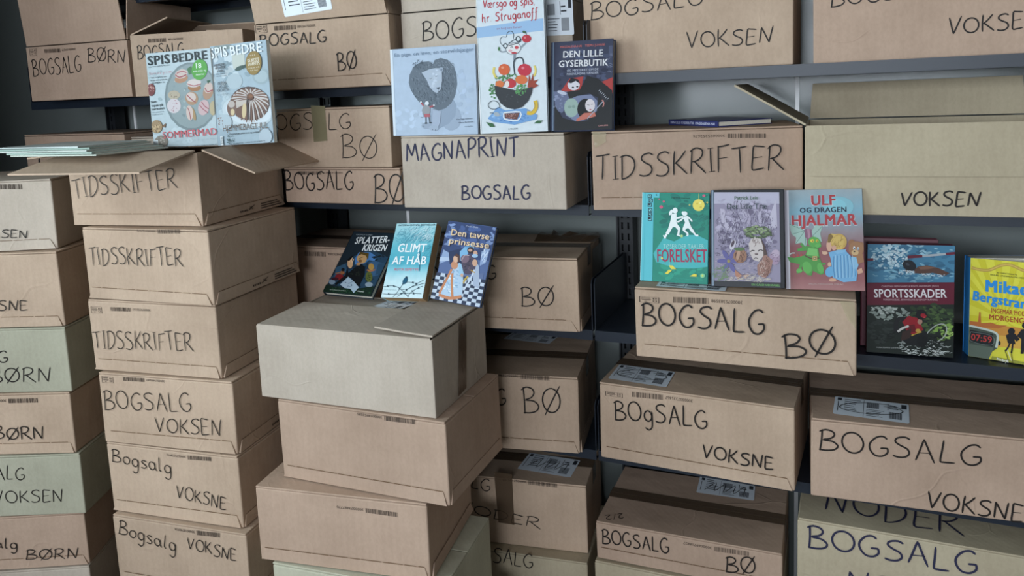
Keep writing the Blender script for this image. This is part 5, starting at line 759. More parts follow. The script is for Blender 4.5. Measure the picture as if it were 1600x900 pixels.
        ('p', '#a9c8bc', [(-67.0, 137.8), (-50.5, 134.1), (-36.0, 123.2), (-32.3, 95.7), (-35.0, 89.0), (-43.7, 98.4), (-55.2, 95.1), (-53.6, 108.7), (-62.4, 116.0)]),
        ('p', '#a9c8bc', [(-23.4, 121.3), (-15.1, 134.7), (-1.1, 133.3), (-6.0, 117.2), (-3.0, 98.5), (-10.9, 102.5), (-20.7, 107.8)]),
        ('l', '#4f6f64', 0.76, [(-36.0, 123.2), (-62.4, 116.0)]),
        ('l', '#4f6f64', 0.76, [(-36.0, 123.2), (-55.2, 95.1)]),
        ('l', '#4f6f64', 0.76, [(-36.0, 123.2), (-67.0, 137.8)]),
        ('l', '#4f6f64', 0.76, [(-36.0, 123.2), (-34.8, 89.0)]),
        ('l', '#4f6f64', 0.75, [(-21.2, 111.9), (-1.1, 133.3)]),
        ('l', '#4f6f64', 0.75, [(-21.2, 111.9), (-3.0, 98.5)]),
        ('p', '#8d6078', [(-37.2, 124.8), (-31.6, 127.5), (-22.8, 125.3), (-21.2, 109.2), (-29.7, 102.5), (-35.3, 109.2)]),
        ('p', '#b88a9c', [(-31.6, 126.7), (-26.6, 126.4), (-25.2, 110.5), (-29.6, 106.5)]),
        ('l', '#cfd8d4', 2.29, [(-56.9, 76.2), (-64.5, 75.3), (-70.3, 68.5)]),
        ('p', '#b8504a', [(-62.1, 69.1), (-58.9, 75.1), (-56.0, 68.1)]),
        ('p', '#b8504a', [(-54.5, 69.2), (-51.3, 75.2), (-48.4, 68.2)]),
        ('p', '#b8504a', [(-46.9, 69.3), (-43.7, 75.2), (-40.8, 68.3)]),
        ('p', '#4f9c44', [(-29.9, 90.9), (-10.7, 87.2), (-8.3, 66.5), (-4.6, 55.9), (2.9, 55.9), (1.5, 51.9), (-5.1, 52.7), (-0.6, 34.1), (-7.1, 31.4), (-22.4, 39.6), (-25.1, 29.4), (-33.9, 30.9), (-43.5, 48.6), (-45.1, 35.2), (-54.8, 33.2), (-47.2, 52.6), (-67.5, 57.2), (-72.4, 68.0), (-58.4, 65.9), (-36.7, 71.5), (-32.7, 81.8), (-51.7, 80.0), (-52.1, 84.9), (-41.3, 89.0), (-46.3, 94.3), (-42.4, 97.9), (-36.3, 90.3)]),
        ('p', '#5cae4e', [(-6.1, 95.1), (-8.0, 91.6), (-11.0, 89.1), (-14.9, 87.7), (-19.2, 87.7), (-23.3, 89.1), (-26.8, 91.6), (-29.2, 95.1), (-30.3, 99.0), (-29.8, 102.9), (-28.0, 106.4), (-24.9, 109.0), (-21.0, 110.3), (-16.7, 110.3), (-12.6, 108.9), (-9.1, 106.3), (-6.7, 102.9), (-5.7, 99.0)]),
        ('p', '#66b858', [(-4.4, 91.8), (-4.8, 90.2), (-5.9, 88.7), (-7.6, 87.6), (-9.7, 87.1), (-11.8, 87.0), (-13.9, 87.6), (-15.5, 88.7), (-16.5, 90.1), (-16.9, 91.8), (-16.5, 93.4), (-15.3, 94.9), (-13.7, 96.0), (-11.6, 96.5), (-9.4, 96.5), (-7.4, 96.0), (-5.8, 94.9), (-4.7, 93.5)]),
        ('p', '#7cc46c', [(-30.0, 87.7), (-12.5, 85.1), (-11.7, 70.4), (-34.2, 71.6)]),
        ('p', '#64b455', [(-24.8, 49.1), (-24.2, 44.7), (-24.7, 40.6), (-26.3, 37.0), (-28.8, 34.6), (-31.8, 33.6), (-35.0, 34.0), (-38.1, 36.0), (-40.6, 39.1), (-42.2, 43.1), (-42.8, 47.5), (-42.3, 51.7), (-40.7, 55.2), (-38.3, 57.6), (-35.2, 58.7), (-32.0, 58.2), (-28.9, 56.2), (-26.4, 53.1)]),
        ('p', '#64b455', [(-1.6, 47.1), (-1.0, 43.4), (-1.1, 39.9), (-2.0, 37.0), (-3.5, 35.1), (-5.5, 34.4), (-7.7, 35.0), (-9.9, 36.8), (-11.7, 39.7), (-13.1, 43.2), (-13.7, 47.0), (-13.5, 50.5), (-12.6, 53.4), (-11.1, 55.3), (-9.1, 56.0), (-6.9, 55.4), (-4.7, 53.5), (-2.9, 50.7)]),
        ('p', '#66b858', [(-42.7, 39.3), (-43.1, 37.8), (-44.2, 36.5), (-45.9, 35.5), (-47.8, 35.0), (-50.0, 34.9), (-51.9, 35.4), (-53.5, 36.3), (-54.6, 37.6), (-54.9, 39.1), (-54.5, 40.5), (-53.4, 41.9), (-51.8, 42.8), (-49.8, 43.4), (-47.7, 43.4), (-45.7, 42.9), (-44.1, 42.0), (-43.1, 40.7)]),
        ('p', '#e9d24a', [(-18.1, 101.9), (-18.4, 100.8), (-19.1, 99.7), (-20.1, 98.9), (-21.3, 98.5), (-22.6, 98.5), (-23.8, 98.9), (-24.8, 99.7), (-25.5, 100.7), (-25.7, 101.9), (-25.4, 103.1), (-24.7, 104.2), (-23.7, 105.0), (-22.5, 105.4), (-21.2, 105.4), (-19.9, 105.0), (-19.0, 104.2), (-18.3, 103.1)]),
        ('p', '#e9d24a', [(-10.1, 102.0), (-10.7, 100.2), (-11.9, 99.2), (-13.5, 99.2), (-14.7, 100.2), (-15.1, 101.9), (-14.6, 103.7), (-13.3, 104.8), (-11.8, 104.8), (-10.6, 103.7)]),
        ('p', '#1d2a18', [(-19.9, 101.4), (-20.1, 100.6), (-20.6, 100.1), (-21.2, 100.1), (-21.7, 100.6), (-21.9, 101.4), (-21.7, 102.2), (-21.2, 102.7), (-20.6, 102.7), (-20.1, 102.2)]),
        ('p', '#1d2a18', [(-11.1, 101.4), (-11.4, 100.6), (-11.9, 100.1), (-12.5, 100.1), (-13.0, 100.6), (-13.1, 101.4), (-12.9, 102.2), (-12.4, 102.7), (-11.8, 102.7), (-11.3, 102.2)]),
        ('l', '#2f6a30', 0.75, [(-18.2, 89.1), (-11.2, 87.2), (-5.7, 91.0)]),
        ('l', '#5a4038', 2.27, [(-36.7, 71.0), (-24.3, 65.0), (-9.3, 66.4)]),
        ('p', '#c2a868', [(-22.1, 70.3), (-13.2, 70.4), (-13.4, 60.5), (-22.4, 60.4)]),
        ('p', '#5a4a34', [(-20.2, 67.9), (-15.2, 68.0), (-15.3, 62.9), (-20.3, 62.9)]),
        ('p', '#d8c48a', [(-19.0, 66.9), (-16.5, 66.9), (-16.6, 64.0), (-19.0, 63.9)]),
        ('p', '#e0b094', [(16.1, 92.7), (15.7, 88.5), (14.7, 84.8), (13.1, 82.1), (11.3, 80.6), (9.5, 80.6), (7.7, 82.1), (6.3, 84.8), (5.5, 88.5), (5.3, 92.7), (5.7, 96.8), (6.7, 100.5), (8.3, 103.3), (10.1, 104.7), (12.0, 104.7), (13.7, 103.3), (15.1, 100.5), (15.9, 96.9)]),
        ('p', '#d2ab58', [(44.6, 99.9), (43.6, 94.1), (40.7, 89.1), (36.5, 85.3), (31.3, 83.2), (25.9, 83.2), (20.8, 85.2), (16.8, 88.9), (14.2, 94.0), (13.4, 99.9), (14.5, 105.7), (17.3, 110.8), (21.6, 114.6), (26.8, 116.6), (32.2, 116.6), (37.3, 114.6), (41.3, 110.8), (43.9, 105.7)]),
        ('p', '#dcb964', [(10.5, 114.5), (16.8, 117.2), (26.5, 115.0), (41.0, 109.2), (35.5, 85.4), (25.7, 84.0), (16.2, 95.9), (9.0, 103.8)]),
        ('p', '#8a6c34', [(9.8, 114.5), (13.8, 117.2), (19.1, 111.8), (12.6, 98.5), (7.6, 98.5)]),
        ('rl', '#a88440', 28.6, 99.9, 12.2, 13.3, 30, 8.31, 0.73, 1.0),
        ('p', '#dca890', [(24.1, 87.4), (23.8, 85.6), (23.0, 84.0), (21.9, 82.8), (20.5, 82.2), (19.1, 82.2), (17.7, 82.8), (16.6, 84.0), (15.9, 85.6), (15.7, 87.4), (16.0, 89.2), (16.8, 90.8), (18.0, 92.0), (19.3, 92.6), (20.8, 92.6), (22.1, 92.0), (23.2, 90.8), (23.9, 89.2)]),
        ('p', '#78b4de', [(8.8, 77.8), (23.2, 82.1), (40.3, 83.3), (54.4, 67.1), (62.8, 41.0), (60.3, 20.1), (36.1, 17.0), (15.6, 26.5), (14.1, 53.4), (12.5, 66.7)]),
        ('p', '#6cb0dc', [(18.7, 33.6), (16.4, 30.5), (13.6, 28.4), (10.4, 27.3), (7.2, 27.6), (4.6, 29.1), (2.7, 31.7), (1.8, 35.1), (2.0, 38.9), (3.4, 42.5), (5.6, 45.6), (8.5, 47.8), (11.7, 48.8), (14.8, 48.5), (17.5, 47.0), (19.4, 44.3), (20.2, 41.0), (20.0, 37.3)]),
        ('p', '#8fc2e2', [(65.3, 58.9), (65.5, 54.5), (64.8, 50.3), (63.3, 47.0), (61.0, 44.9), (58.4, 44.3), (55.7, 45.2), (53.2, 47.6), (51.3, 51.1), (50.1, 55.4), (49.9, 59.9), (50.6, 64.1), (52.2, 67.4), (54.4, 69.5), (57.0, 70.1), (59.8, 69.1), (62.2, 66.7), (64.1, 63.2)]),
        ('p', '#86bee4', [(20.7, 80.0), (25.7, 83.2), (43.3, 84.4), (40.2, 78.8), (25.5, 74.7)]),
        ('l', '#3a7cae', 0.98, [(19.2, 70.2), (17.9, 48.2), (19.3, 26.6)]),
        ('l', '#3a7cae', 0.98, [(25.6, 71.3), (25.0, 48.3), (25.9, 25.7)]),
        ('l', '#3a7cae', 0.98, [(32.0, 72.4), (32.1, 48.4), (32.4, 24.8)]),
        ('l', '#3a7cae', 0.97, [(38.4, 73.5), (39.1, 48.5), (39.0, 26.0)]),
        ('l', '#3a7cae', 0.97, [(44.6, 72.5), (46.2, 48.6), (45.6, 27.1)]),
        ('l', '#3a7cae', 0.97, [(50.9, 71.5), (53.2, 48.7), (52.1, 28.3)]),
        ('l', '#3a7cae', 0.96, [(57.1, 70.5), (60.1, 48.8), (58.6, 29.5)]),
        ('l', '#a8d4ee', 1.22, [(22.5, 72.1), (21.6, 48.3), (22.7, 25.9)]),
        ('l', '#a8d4ee', 1.22, [(28.8, 72.1), (28.4, 48.4), (29.1, 26.0)]),
        ('l', '#a8d4ee', 1.22, [(35.2, 72.2), (35.3, 48.5), (35.4, 26.1)]),
        ('l', '#a8d4ee', 1.21, [(41.5, 72.2), (42.0, 48.6), (41.7, 26.3)]),
        ('l', '#a8d4ee', 1.21, [(47.8, 72.3), (48.8, 48.7), (48.0, 26.4)]),
        ('l', '#a8d4ee', 1.21, [(54.0, 72.3), (55.6, 48.8), (54.2, 26.5)]),
        ('p', '#e0b296', [(7.8, 76.7), (7.5, 75.5), (6.4, 74.5), (4.9, 73.7), (3.1, 73.3), (1.1, 73.2), (-0.8, 73.6), (-2.3, 74.4), (-3.2, 75.4), (-3.5, 76.6), (-3.2, 77.8), (-2.2, 78.9), (-0.6, 79.6), (1.2, 80.1), (3.2, 80.1), (5.1, 79.7), (6.6, 78.9), (7.5, 77.9)]),
        ('l', '#e0b296', 1.98, [(-1.5, 78.5), (-3.5, 80.4)]),
        ('p', '#dca88c', [(22.9, 21.4), (22.4, 20.1), (21.1, 19.0), (19.1, 18.1), (16.7, 17.6), (14.1, 17.6), (11.8, 18.0), (9.8, 18.8), (8.6, 19.8), (8.1, 21.1), (8.6, 22.4), (9.9, 23.5), (11.9, 24.4), (14.3, 24.9), (16.9, 24.9), (19.3, 24.5), (21.2, 23.7), (22.4, 22.7)]),
        ('p', '#e0b296', [(13.6, 53.4), (12.9, 50.6), (11.1, 48.9), (9.0, 48.8), (7.3, 50.5), (6.7, 53.3), (7.5, 56.2), (9.2, 57.9), (11.4, 57.9), (13.1, 56.2)]),
        ('p', '#dca88c', [(61.4, 42.3), (71.1, 46.9), (73.2, 37.6), (64.0, 33.8)]),
        ('p', '#9c6c48', [(59.6, 98.1), (59.1, 95.8), (58.0, 93.7), (56.3, 92.2), (54.2, 91.4), (52.0, 91.4), (50.0, 92.2), (48.4, 93.7), (47.3, 95.7), (47.0, 98.1), (47.5, 100.4), (48.6, 102.5), (50.3, 104.0), (52.4, 104.8), (54.6, 104.8), (56.6, 104.0), (58.2, 102.5), (59.3, 100.4)]),
        ('p', '#9c6c48', [(75.9, 92.9), (75.9, 90.8), (75.6, 88.9), (74.4, 87.5), (73.0, 86.7), (71.5, 86.7), (70.1, 87.4), (69.0, 88.8), (68.3, 90.7), (68.1, 92.9), (68.4, 95.0), (69.2, 96.9), (70.4, 98.3), (71.8, 99.1), (73.3, 99.1), (74.7, 98.3), (75.8, 97.0), (75.9, 95.1)]),
        ('p', '#a5754f', [(75.9, 85.6), (75.5, 80.2), (72.8, 75.5), (68.9, 72.0), (64.2, 70.0), (59.2, 70.0), (54.5, 71.8), (50.8, 75.3), (48.4, 80.0), (47.6, 85.4), (48.7, 90.8), (51.3, 95.6), (55.3, 99.1), (60.0, 101.0), (65.0, 101.0), (69.7, 99.2), (73.4, 95.7), (75.8, 91.0)]),
        ('p', '#a5754f', [(54.5, 72.3), (73.8, 75.1), (75.7, 59.5), (63.6, 54.1)]),
        ('p', '#d3b07f', [(66.2, 78.2), (65.8, 76.2), (64.6, 74.5), (62.7, 73.2), (60.5, 72.5), (58.2, 72.5), (56.0, 73.1), (54.2, 74.4), (53.1, 76.1), (52.8, 78.1), (53.2, 80.1), (54.4, 81.8), (56.3, 83.1), (58.5, 83.8), (60.8, 83.8), (63.0, 83.2), (64.8, 81.9), (65.9, 80.2)]),
        ('p', '#3a2a22', [(60.3, 80.3), (59.9, 79.3), (58.9, 78.8), (57.7, 78.7), (56.8, 79.3), (56.4, 80.2), (56.8, 81.2), (57.8, 81.7), (59.0, 81.7), (59.9, 81.2)]),
        ('p', '#e6eaee', [(60.2, 87.1), (59.8, 84.9), (58.6, 83.6), (57.3, 83.6), (56.3, 84.9), (55.9, 87.1), (56.4, 89.2), (57.5, 90.6), (58.8, 90.6), (59.9, 89.2)]),
        ('p', '#e6eaee', [(67.4, 86.1), (66.9, 84.1), (65.8, 82.8), (64.5, 82.8), (63.4, 84.0), (63.1, 86.0), (63.6, 88.1), (64.7, 89.3), (66.0, 89.3), (67.1, 88.1)]),
        ('p', '#24506a', [(59.7, 86.0), (59.5, 84.9), (58.8, 84.3), (58.1, 84.3), (57.5, 84.9), (57.3, 86.0), (57.6, 87.1), (58.2, 87.8), (58.9, 87.8), (59.5, 87.1)]),
        ('p', '#24506a', [(66.7, 85.0), (66.4, 83.9), (65.8, 83.3), (65.0, 83.3), (64.5, 83.9), (64.3, 85.0), (64.5, 86.1), (65.1, 86.8), (65.9, 86.8), (66.5, 86.1)]),
        ('p', '#8fc2e2', [(54.5, 69.7), (61.6, 68.5), (64.8, 51.5), (60.9, 41.0)]),
        ('t', '#d9bdb8', 'SPECIAL-PÆDAGOGISK FORLAG', -31.1, 10.9, 35.5, 11.5, 2.64, 0),
    ]),
    'sport': dict(loc=[0.1252, 0.0168, 0.9927], rot=[0.0711, 0.0845, 0.0039], w=0.1683, h=0.2384, t=0.03, art=[
        ('p', '#4a87a8', [(-83.0, 236.5), (83.5, 237.8), (83.5, 160.8), (-83.5, 152.3)]),
        ('re', '#3a7090', 2.2, 195.8, 81.9, 36.1, 50, 11.71, 0.4),
        ('re', '#7fb4ca', 2.4, 176.1, 79.1, 19.7, 60, 7.61, 0.3),
        ('re', '#9cc8d8', 1.8, 225.3, 78.9, 13.1, 40, 7.02, 0.35),
        ('re', '#bcd8e2', -39.3, 210.7, 35.7, 26.5, 90, 4.16, 0.7),
        ('re', '#dbe9ee', -27.4, 211.1, 20.7, 23.1, 50, 2.37, 0.8),
        ('l', '#6e2238', 5.45, [(-83.5, 202.4), (-71.6, 203.6)]),
        ('l', '#6e2238', 5.87, [(-5.3, 211.0), (22.9, 213.9)]),
        ('l', '#b4bcc2', 4.64, [(22.9, 213.9), (66.8, 220.0)]),
        ('l', '#6e2238', 5.41, [(66.8, 220.0), (83.5, 222.3)]),
        ('p', '#5e4238', [(6.7, 184.5), (15.3, 191.4), (31.3, 194.6), (51.5, 190.6), (74.4, 179.9), (66.0, 173.6), (43.0, 179.1), (22.8, 176.3), (8.2, 177.0)]),
        ('p', '#86604e', [(15.4, 190.4), (31.3, 193.7), (48.6, 190.5), (34.2, 186.6), (19.8, 185.0)]),
        ('p', '#7a5a4c', [(5.5, 182.8), (5.1, 181.0), (3.8, 179.3), (1.8, 178.1), (-0.7, 177.3), (-3.3, 177.2), (-5.8, 177.8), (-7.9, 178.8), (-9.2, 180.4), (-9.7, 182.2), (-9.3, 184.0), (-8.0, 185.6), (-5.9, 186.9), (-3.5, 187.6), (-0.8, 187.7), (1.7, 187.2), (3.7, 186.1), (5.0, 184.6)]),
        ('p', '#171c24', [(10.8, 187.6), (8.8, 184.4), (5.5, 182.2), (1.4, 181.3), (-3.2, 181.8), (-7.5, 183.7), (-11.1, 186.7), (-13.6, 190.4), (-14.7, 194.5), (-14.1, 198.4), (-12.1, 201.7), (-8.8, 203.9), (-4.6, 204.8), (-0.1, 204.2), (4.3, 202.4), (7.9, 199.4), (10.3, 195.6), (11.4, 191.5)]),
        ('p', '#3c4450', [(-1.4, 193.9), (-2.6, 192.7), (-4.8, 192.7), (-7.2, 193.7), (-8.8, 195.4), (-9.0, 197.2), (-7.7, 198.3), (-5.5, 198.4), (-3.1, 197.3), (-1.6, 195.6)]),
        ('re', '#cfe0e8', -6.4, 177.3, 17.6, 5.3, 30, 2.64, 0.5),
        ('re', '#cfe0e8', 45.9, 174.7, 23.0, 3.3, 24, 2.88, 0.4),
        ('p', '#681a30', [(-83.5, 152.2), (83.5, 160.8), (83.5, 114.2), (-83.5, 103.2)]),
        ('t', '#efeaec', 'SPORTSSKADER', -69.0, 120.9, 69.4, 127.7, 17.8, 2),
        ('t', '#cfa8b0', 'CHRISTIAN BEINGAARD & BENTE ANDERSEN [RED.]', -55.0, 143.6, 54.3, 150.0, 3.62, 0),
        ('t', '#d8b4bc', 'FOREBYGGELSE, BEHANDLING & GENOPTRÆNING', -50.9, 114.8, 52.4, 120.2, 3.96, 0),
        ('p', '#1d2620', [(-83.5, 103.2), (83.5, 114.2), (83.5, 0.6), (-83.5, 0.6)]),
        ('re', '#2f4228', 41.3, 86.2, 43.4, 26.2, 70, 7.52, 0.6),
        ('re', '#4c6438', 47.1, 80.0, 37.5, 29.5, 60, 5.19, 0.6),
        ('re', '#8f9a92', -38.0, 87.9, 38.8, 14.6, 60, 5.97, 0.5),
        ('re', '#b9c0ba', -50.0, 93.9, 27.0, 8.0, 30, 4.2, 0.5),
        ('re', '#2c3430', -52.6, 46.9, 30.1, 26.8, 40, 7.82, 0.5),
        ('re', '#84aa4e', 64.7, 55.0, 17.2, 19.6, 34, 5.74, 0.5),
        ('re', '#a9c86e', 70.4, 52.1, 11.4, 11.7, 16, 4.01, 0.5),
        ('rl', '#aeb6b2', 30.5, 18.1, 55.3, 16.5, 80, 11.65, 1.17, 0.1),
        ('rl', '#dfe4e0', 24.7, 12.7, 43.8, 11.9, 40, 8.18, 1.17, 0.1),
        ('rl', '#0f1412', 4.0, 31.0, 73.6, 19.9, 60, 14.72, 1.77, 0.1),
        ('l', '#b4b8b4', 2.04, [(27.4, 36.0), (35.9, 53.0), (50.1, 67.8), (64.4, 71.3), (70.3, 61.9), (66.2, 45.3), (53.4, 32.9)]),
        ('l', '#20241f', 1.46, [(30.3, 36.2), (38.2, 51.5), (50.7, 64.5), (63.3, 67.3), (67.4, 60.1), (64.2, 47.8), (53.4, 36.2)]),
        ('p', '#15171a', [(-16.6, 32.8), (3.9, 45.8), (33.0, 52.8), (36.1, 36.6), (24.7, 19.3), (-4.7, 23.7)]),
        ('l', '#c9a83e', 2.94, [(3.9, 42.5), (12.6, 48.1), (22.8, 52.1)]),
        ('p', '#0d0f11', [(34.4, 33.2), (33.8, 28.6), (32.2, 24.5), (29.6, 21.4), (26.4, 19.6), (22.9, 19.3), (19.7, 20.7), (17.0, 23.4), (15.2, 27.3), (14.6, 31.7), (15.1, 36.3), (16.8, 40.4), (19.4, 43.5), (22.6, 45.3), (26.1, 45.6), (29.3, 44.2), (32.0, 41.5), (33.7, 37.6)]),
        ('l', '#1b1b1e', 8.85, [(-5.3, 78.0), (-24.2, 74.8), (-26.3, 48.7)]),
        ('p', '#9c1c28', [(-14.1, 71.1), (-2.5, 85.1), (15.8, 80.7), (26.5, 56.3), (8.3, 45.8), (-5.0, 46.9), (-8.1, 59.9)]),
        ('p', '#6c121c', [(-5.2, 63.4), (9.5, 67.7), (12.6, 51.4), (-2.0, 47.1)]),
        ('l', '#d8d4ce', 4.46, [(-22.7, 49.0), (-13.9, 56.9), (-1.6, 63.0)]),
        ('p', '#3c2824', [(-13.9, 49.6), (3.7, 57.4), (1.0, 37.4), (-16.6, 29.4)]),
        ('p', '#b58a78', [(24.3, 74.0), (24.0, 71.9), (23.3, 70.1), (22.0, 68.7), (20.5, 67.9), (18.9, 67.8), (17.4, 68.4), (16.1, 69.6), (15.3, 71.3), (15.0, 73.4), (15.2, 75.4), (16.0, 77.2), (17.2, 78.6), (18.8, 79.4), (20.4, 79.5), (21.9, 78.9), (23.2, 77.7), (24.0, 76.0)]),
        ('p', '#141216', [(32.5, 89.6), (31.9, 85.7), (30.2, 82.3), (27.4, 79.6), (24.0, 78.1), (20.4, 77.8), (17.0, 78.9), (14.1, 81.3), (12.3, 84.5), (11.6, 88.3), (12.2, 92.2), (14.0, 95.7), (16.7, 98.3), (20.1, 99.9), (23.8, 100.1), (27.2, 99.0), (30.0, 96.6), (31.9, 93.4)]),
        ('p', '#a81e2c', [(31.6, 84.7), (30.7, 83.3), (29.3, 82.4), (27.5, 82.0), (25.6, 82.3), (23.7, 83.0), (22.2, 84.3), (21.1, 85.8), (20.6, 87.5), (20.8, 89.1), (21.6, 90.5), (23.0, 91.4), (24.8, 91.8), (26.8, 91.6), (28.6, 90.8), (30.2, 89.5), (31.3, 88.0), (31.8, 86.3)]),
        ('p', '#d8484e', [(30.3, 83.9), (29.8, 82.9), (28.7, 82.2), (27.3, 82.1), (26.1, 82.7), (25.6, 83.6), (26.1, 84.6), (27.2, 85.3), (28.7, 85.3), (29.8, 84.8)]),
        ('p', '#c9a24a', [(20.7, 54.6), (20.5, 53.2), (19.7, 52.0), (18.4, 51.0), (16.9, 50.5), (15.3, 50.3), (13.8, 50.7), (12.5, 51.5), (11.7, 52.6), (11.4, 54.0), (11.7, 55.3), (12.5, 56.6), (13.7, 57.6), (15.2, 58.1), (16.8, 58.2), (18.4, 57.9), (19.6, 57.1), (20.4, 55.9)]),
        ('t', '#b9bdb9', 'MUNKSGAARD DANMARK', -63.7, 10.5, -15.8, 12.9, 3.01, 0),
    ]),
    'mik': dict(loc=[0.2953, 0.031, 0.9919], rot=[-0.3057, 0.0353, -0.0133], w=0.1167, h=0.211, t=0.035, art=[
        ('p', '#cfc52e', [(2.5, 88.7), (-57.7, 0.6), (-57.7, 11.8)]),
        ('p', '#cfc52e', [(2.5, 88.7), (-57.7, 33.1), (-57.7, 50.0)]),
        ('p', '#cfc52e', [(2.5, 88.7), (-57.7, 72.0), (-57.7, 89.2)]),
        ('p', '#cfc52e', [(2.5, 88.7), (-57.7, 111.2), (-57.7, 128.1)]),
        ('p', '#cfc52e', [(2.5, 88.7), (-57.7, 149.4), (-57.7, 165.5)]),
        ('p', '#cfc52e', [(2.5, 88.7), (-57.7, 185.4), (-57.7, 200.3)]),
        ('p', '#cfc52e', [(2.5, 88.7), (-57.7, 210.4), (-57.7, 210.4)]),
        ('p', '#cfc52e', [(2.5, 88.7), (-57.7, 210.4), (-57.7, 210.4)]),
        ('p', '#cfc52e', [(2.5, 88.7), (-57.7, 210.4), (-57.7, 210.4)]),
        ('p', '#cfc52e', [(2.5, 88.7), (-57.7, 210.4), (-57.7, 210.4)]),
        ('p', '#cfc52e', [(2.5, 88.7), (-46.1, 210.4), (-33.0, 210.4)]),
        ('p', '#cfc52e', [(2.5, 88.7), (-16.1, 210.4), (-3.0, 210.4)]),
        ('p', '#cfc52e', [(2.5, 88.7), (13.6, 210.4), (26.3, 210.4)]),
        ('p', '#cfc52e', [(2.5, 88.7), (42.3, 210.4), (54.4, 210.4)]),
        ('p', '#cfc52e', [(2.5, 88.7), (57.7, 210.4), (57.7, 210.4)]),
        ('p', '#cfc52e', [(2.5, 88.7), (57.7, 210.4), (57.7, 210.4)]),
        ('p', '#cfc52e', [(2.5, 88.7), (57.7, 210.4), (57.7, 210.4)]),
        ('p', '#cfc52e', [(2.5, 88.7), (57.7, 210.4), (57.7, 210.4)]),
        ('p', '#cfc52e', [(2.5, 88.7), (57.7, 210.4), (57.7, 204.0)]),
        ('p', '#cfc52e', [(2.5, 88.7), (57.7, 187.5), (57.7, 174.3)]),
        ('p', '#cfc52e', [(2.5, 88.7), (57.7, 156.6), (57.7, 142.6)]),
        ('p', '#cfc52e', [(2.5, 88.7), (57.7, 124.2), (57.7, 109.6)]),
        ('p', '#cfc52e', [(2.5, 88.7), (57.7, 90.8), (57.7, 76.1)]),
        ('p', '#cfc52e', [(2.5, 88.7), (57.7, 57.2), (57.7, 42.6)]),
        ('l', '#b89a48', 6.19, [(-56.0, 190.7), (-40.6, 187.8), (-24.2, 188.9), (-4.1, 200.7), (13.1, 203.4), (34.3, 194.7), (52.5, 189.8)]),
        ('l', '#d8b85c', 1.69, [(-56.0, 190.7), (-40.6, 187.8), (-24.2, 188.9), (-4.1, 200.7), (13.1, 203.4), (34.3, 194.7), (52.5, 189.8)]),
        ('t', '#3c4420', 'AF FORFATTEREN TIL', -10.5, 183.4, 24.7, 182.9, 2.85, 1),
        ('t', '#3c4420', 'HOLMS UNDERLIGSTE HISTORIE', -21.8, 178.2, 47.7, 177.4, 2.85, 1),
        ('p', '#c88a3c', [(-57.4, 76.3), (-41.7, 76.8), (-40.4, 97.9), (-37.7, 97.7), (-36.6, 75.6), (-19.0, 75.1), (8.1, 75.5), (32.0, 75.4), (52.9, 71.2), (53.4, 52.3), (-57.7, 49.6)]),
        ('p', '#d9a848', [(-57.7, 52.9), (54.6, 55.7), (55.2, 33.6), (-57.7, 26.5)]),
        ('p', '#b86a34', [(-57.4, 75.7), (-42.2, 76.0), (-40.4, 97.3), (-38.2, 97.6), (-36.1, 74.4), (-19.0, 79.0), (-5.3, 75.3), (10.8, 77.2), (-5.2, 68.2), (-57.2, 64.5)]),
        ('t', '#2388d2', 'Mikael', -28.7, 143.8, 50.1, 144.4, 23.52, 7),
        ('t', '#2388d2', 'Bergstrand', -51.8, 121.9, 53.4, 115.4, 19.82, 7),
        ('t', '#a83e24', 'INGEMAR MODIGS', -18.1, 99.9, 53.7, 101.3, 9.55, 1),
        ('t', '#a83e24', 'MORGENGRY', -21.4, 85.1, 54.1, 85.9, 10.84, 2),
        ('p', '#9a9a3c', [(-14.8, 8.0), (57.2, 5.4), (57.6, 0.6), (-17.3, 0.6)]),
        ('l', '#f0ece0', 1.09, [(10.5, 30.4), (19.1, 4.6)]),
        ('p', '#1d1d22', [(24.0, 67.1), (23.7, 64.6), (22.7, 62.4), (21.0, 60.5), (19.0, 59.3), (16.7, 59.0), (14.6, 59.5), (12.9, 60.8), (11.8, 62.7), (11.3, 65.0), (11.6, 67.5), (12.7, 69.8), (14.4, 71.7), (16.4, 72.8), (18.6, 73.2), (20.7, 72.7), (22.4, 71.4), (23.6, 69.4)]),
        ('p', '#1d1d22', [(8.0, 56.1), (15.1, 61.8), (24.9, 61.8), (32.6, 51.9), (27.4, 46.2), (23.4, 50.3), (25.5, 40.4), (12.2, 40.1)]),
        ('l', '#1d1d22', 2.97, [(15.6, 41.0), (12.4, 30.7), (7.7, 22.5)]),
        ('l', '#1d1d22', 2.95, [(20.9, 41.9), (19.9, 30.5), (18.5, 20.6)]),
        ('l', '#6a662c', 1.63, [(8.0, 22.5), (12.3, 9.7), (13.9, 0.6)]),
        ('l', '#6a662c', 1.62, [(18.5, 20.6), (20.3, 9.6), (21.9, 0.6)]),
        ('p', '#1d1d22', [(44.9, 82.5), (44.7, 80.3), (43.9, 78.3), (42.7, 76.7), (41.2, 75.7), (39.6, 75.5), (38.0, 76.0), (36.7, 77.2), (35.9, 79.0), (35.5, 81.1), (35.8, 83.3), (36.5, 85.3), (37.7, 86.9), (39.3, 87.9), (40.9, 88.2), (42.4, 87.6), (43.7, 86.4), (44.6, 84.7)]),
        ('p', '#1d1d22', [(27.2, 58.0), (35.2, 73.1), (45.0, 76.9), (51.0, 64.6), (50.3, 23.2), (45.1, 22.2), (42.7, 44.1), (39.8, 22.9), (34.6, 21.9), (35.2, 52.4)]),
        ('p', '#4a544a', [(-57.7, 66.9), (-13.8, 62.3), (-4.9, 54.6), (-7.0, 25.7), (-16.0, 16.9), (-21.1, 0.6), (-57.7, 0.6)]),
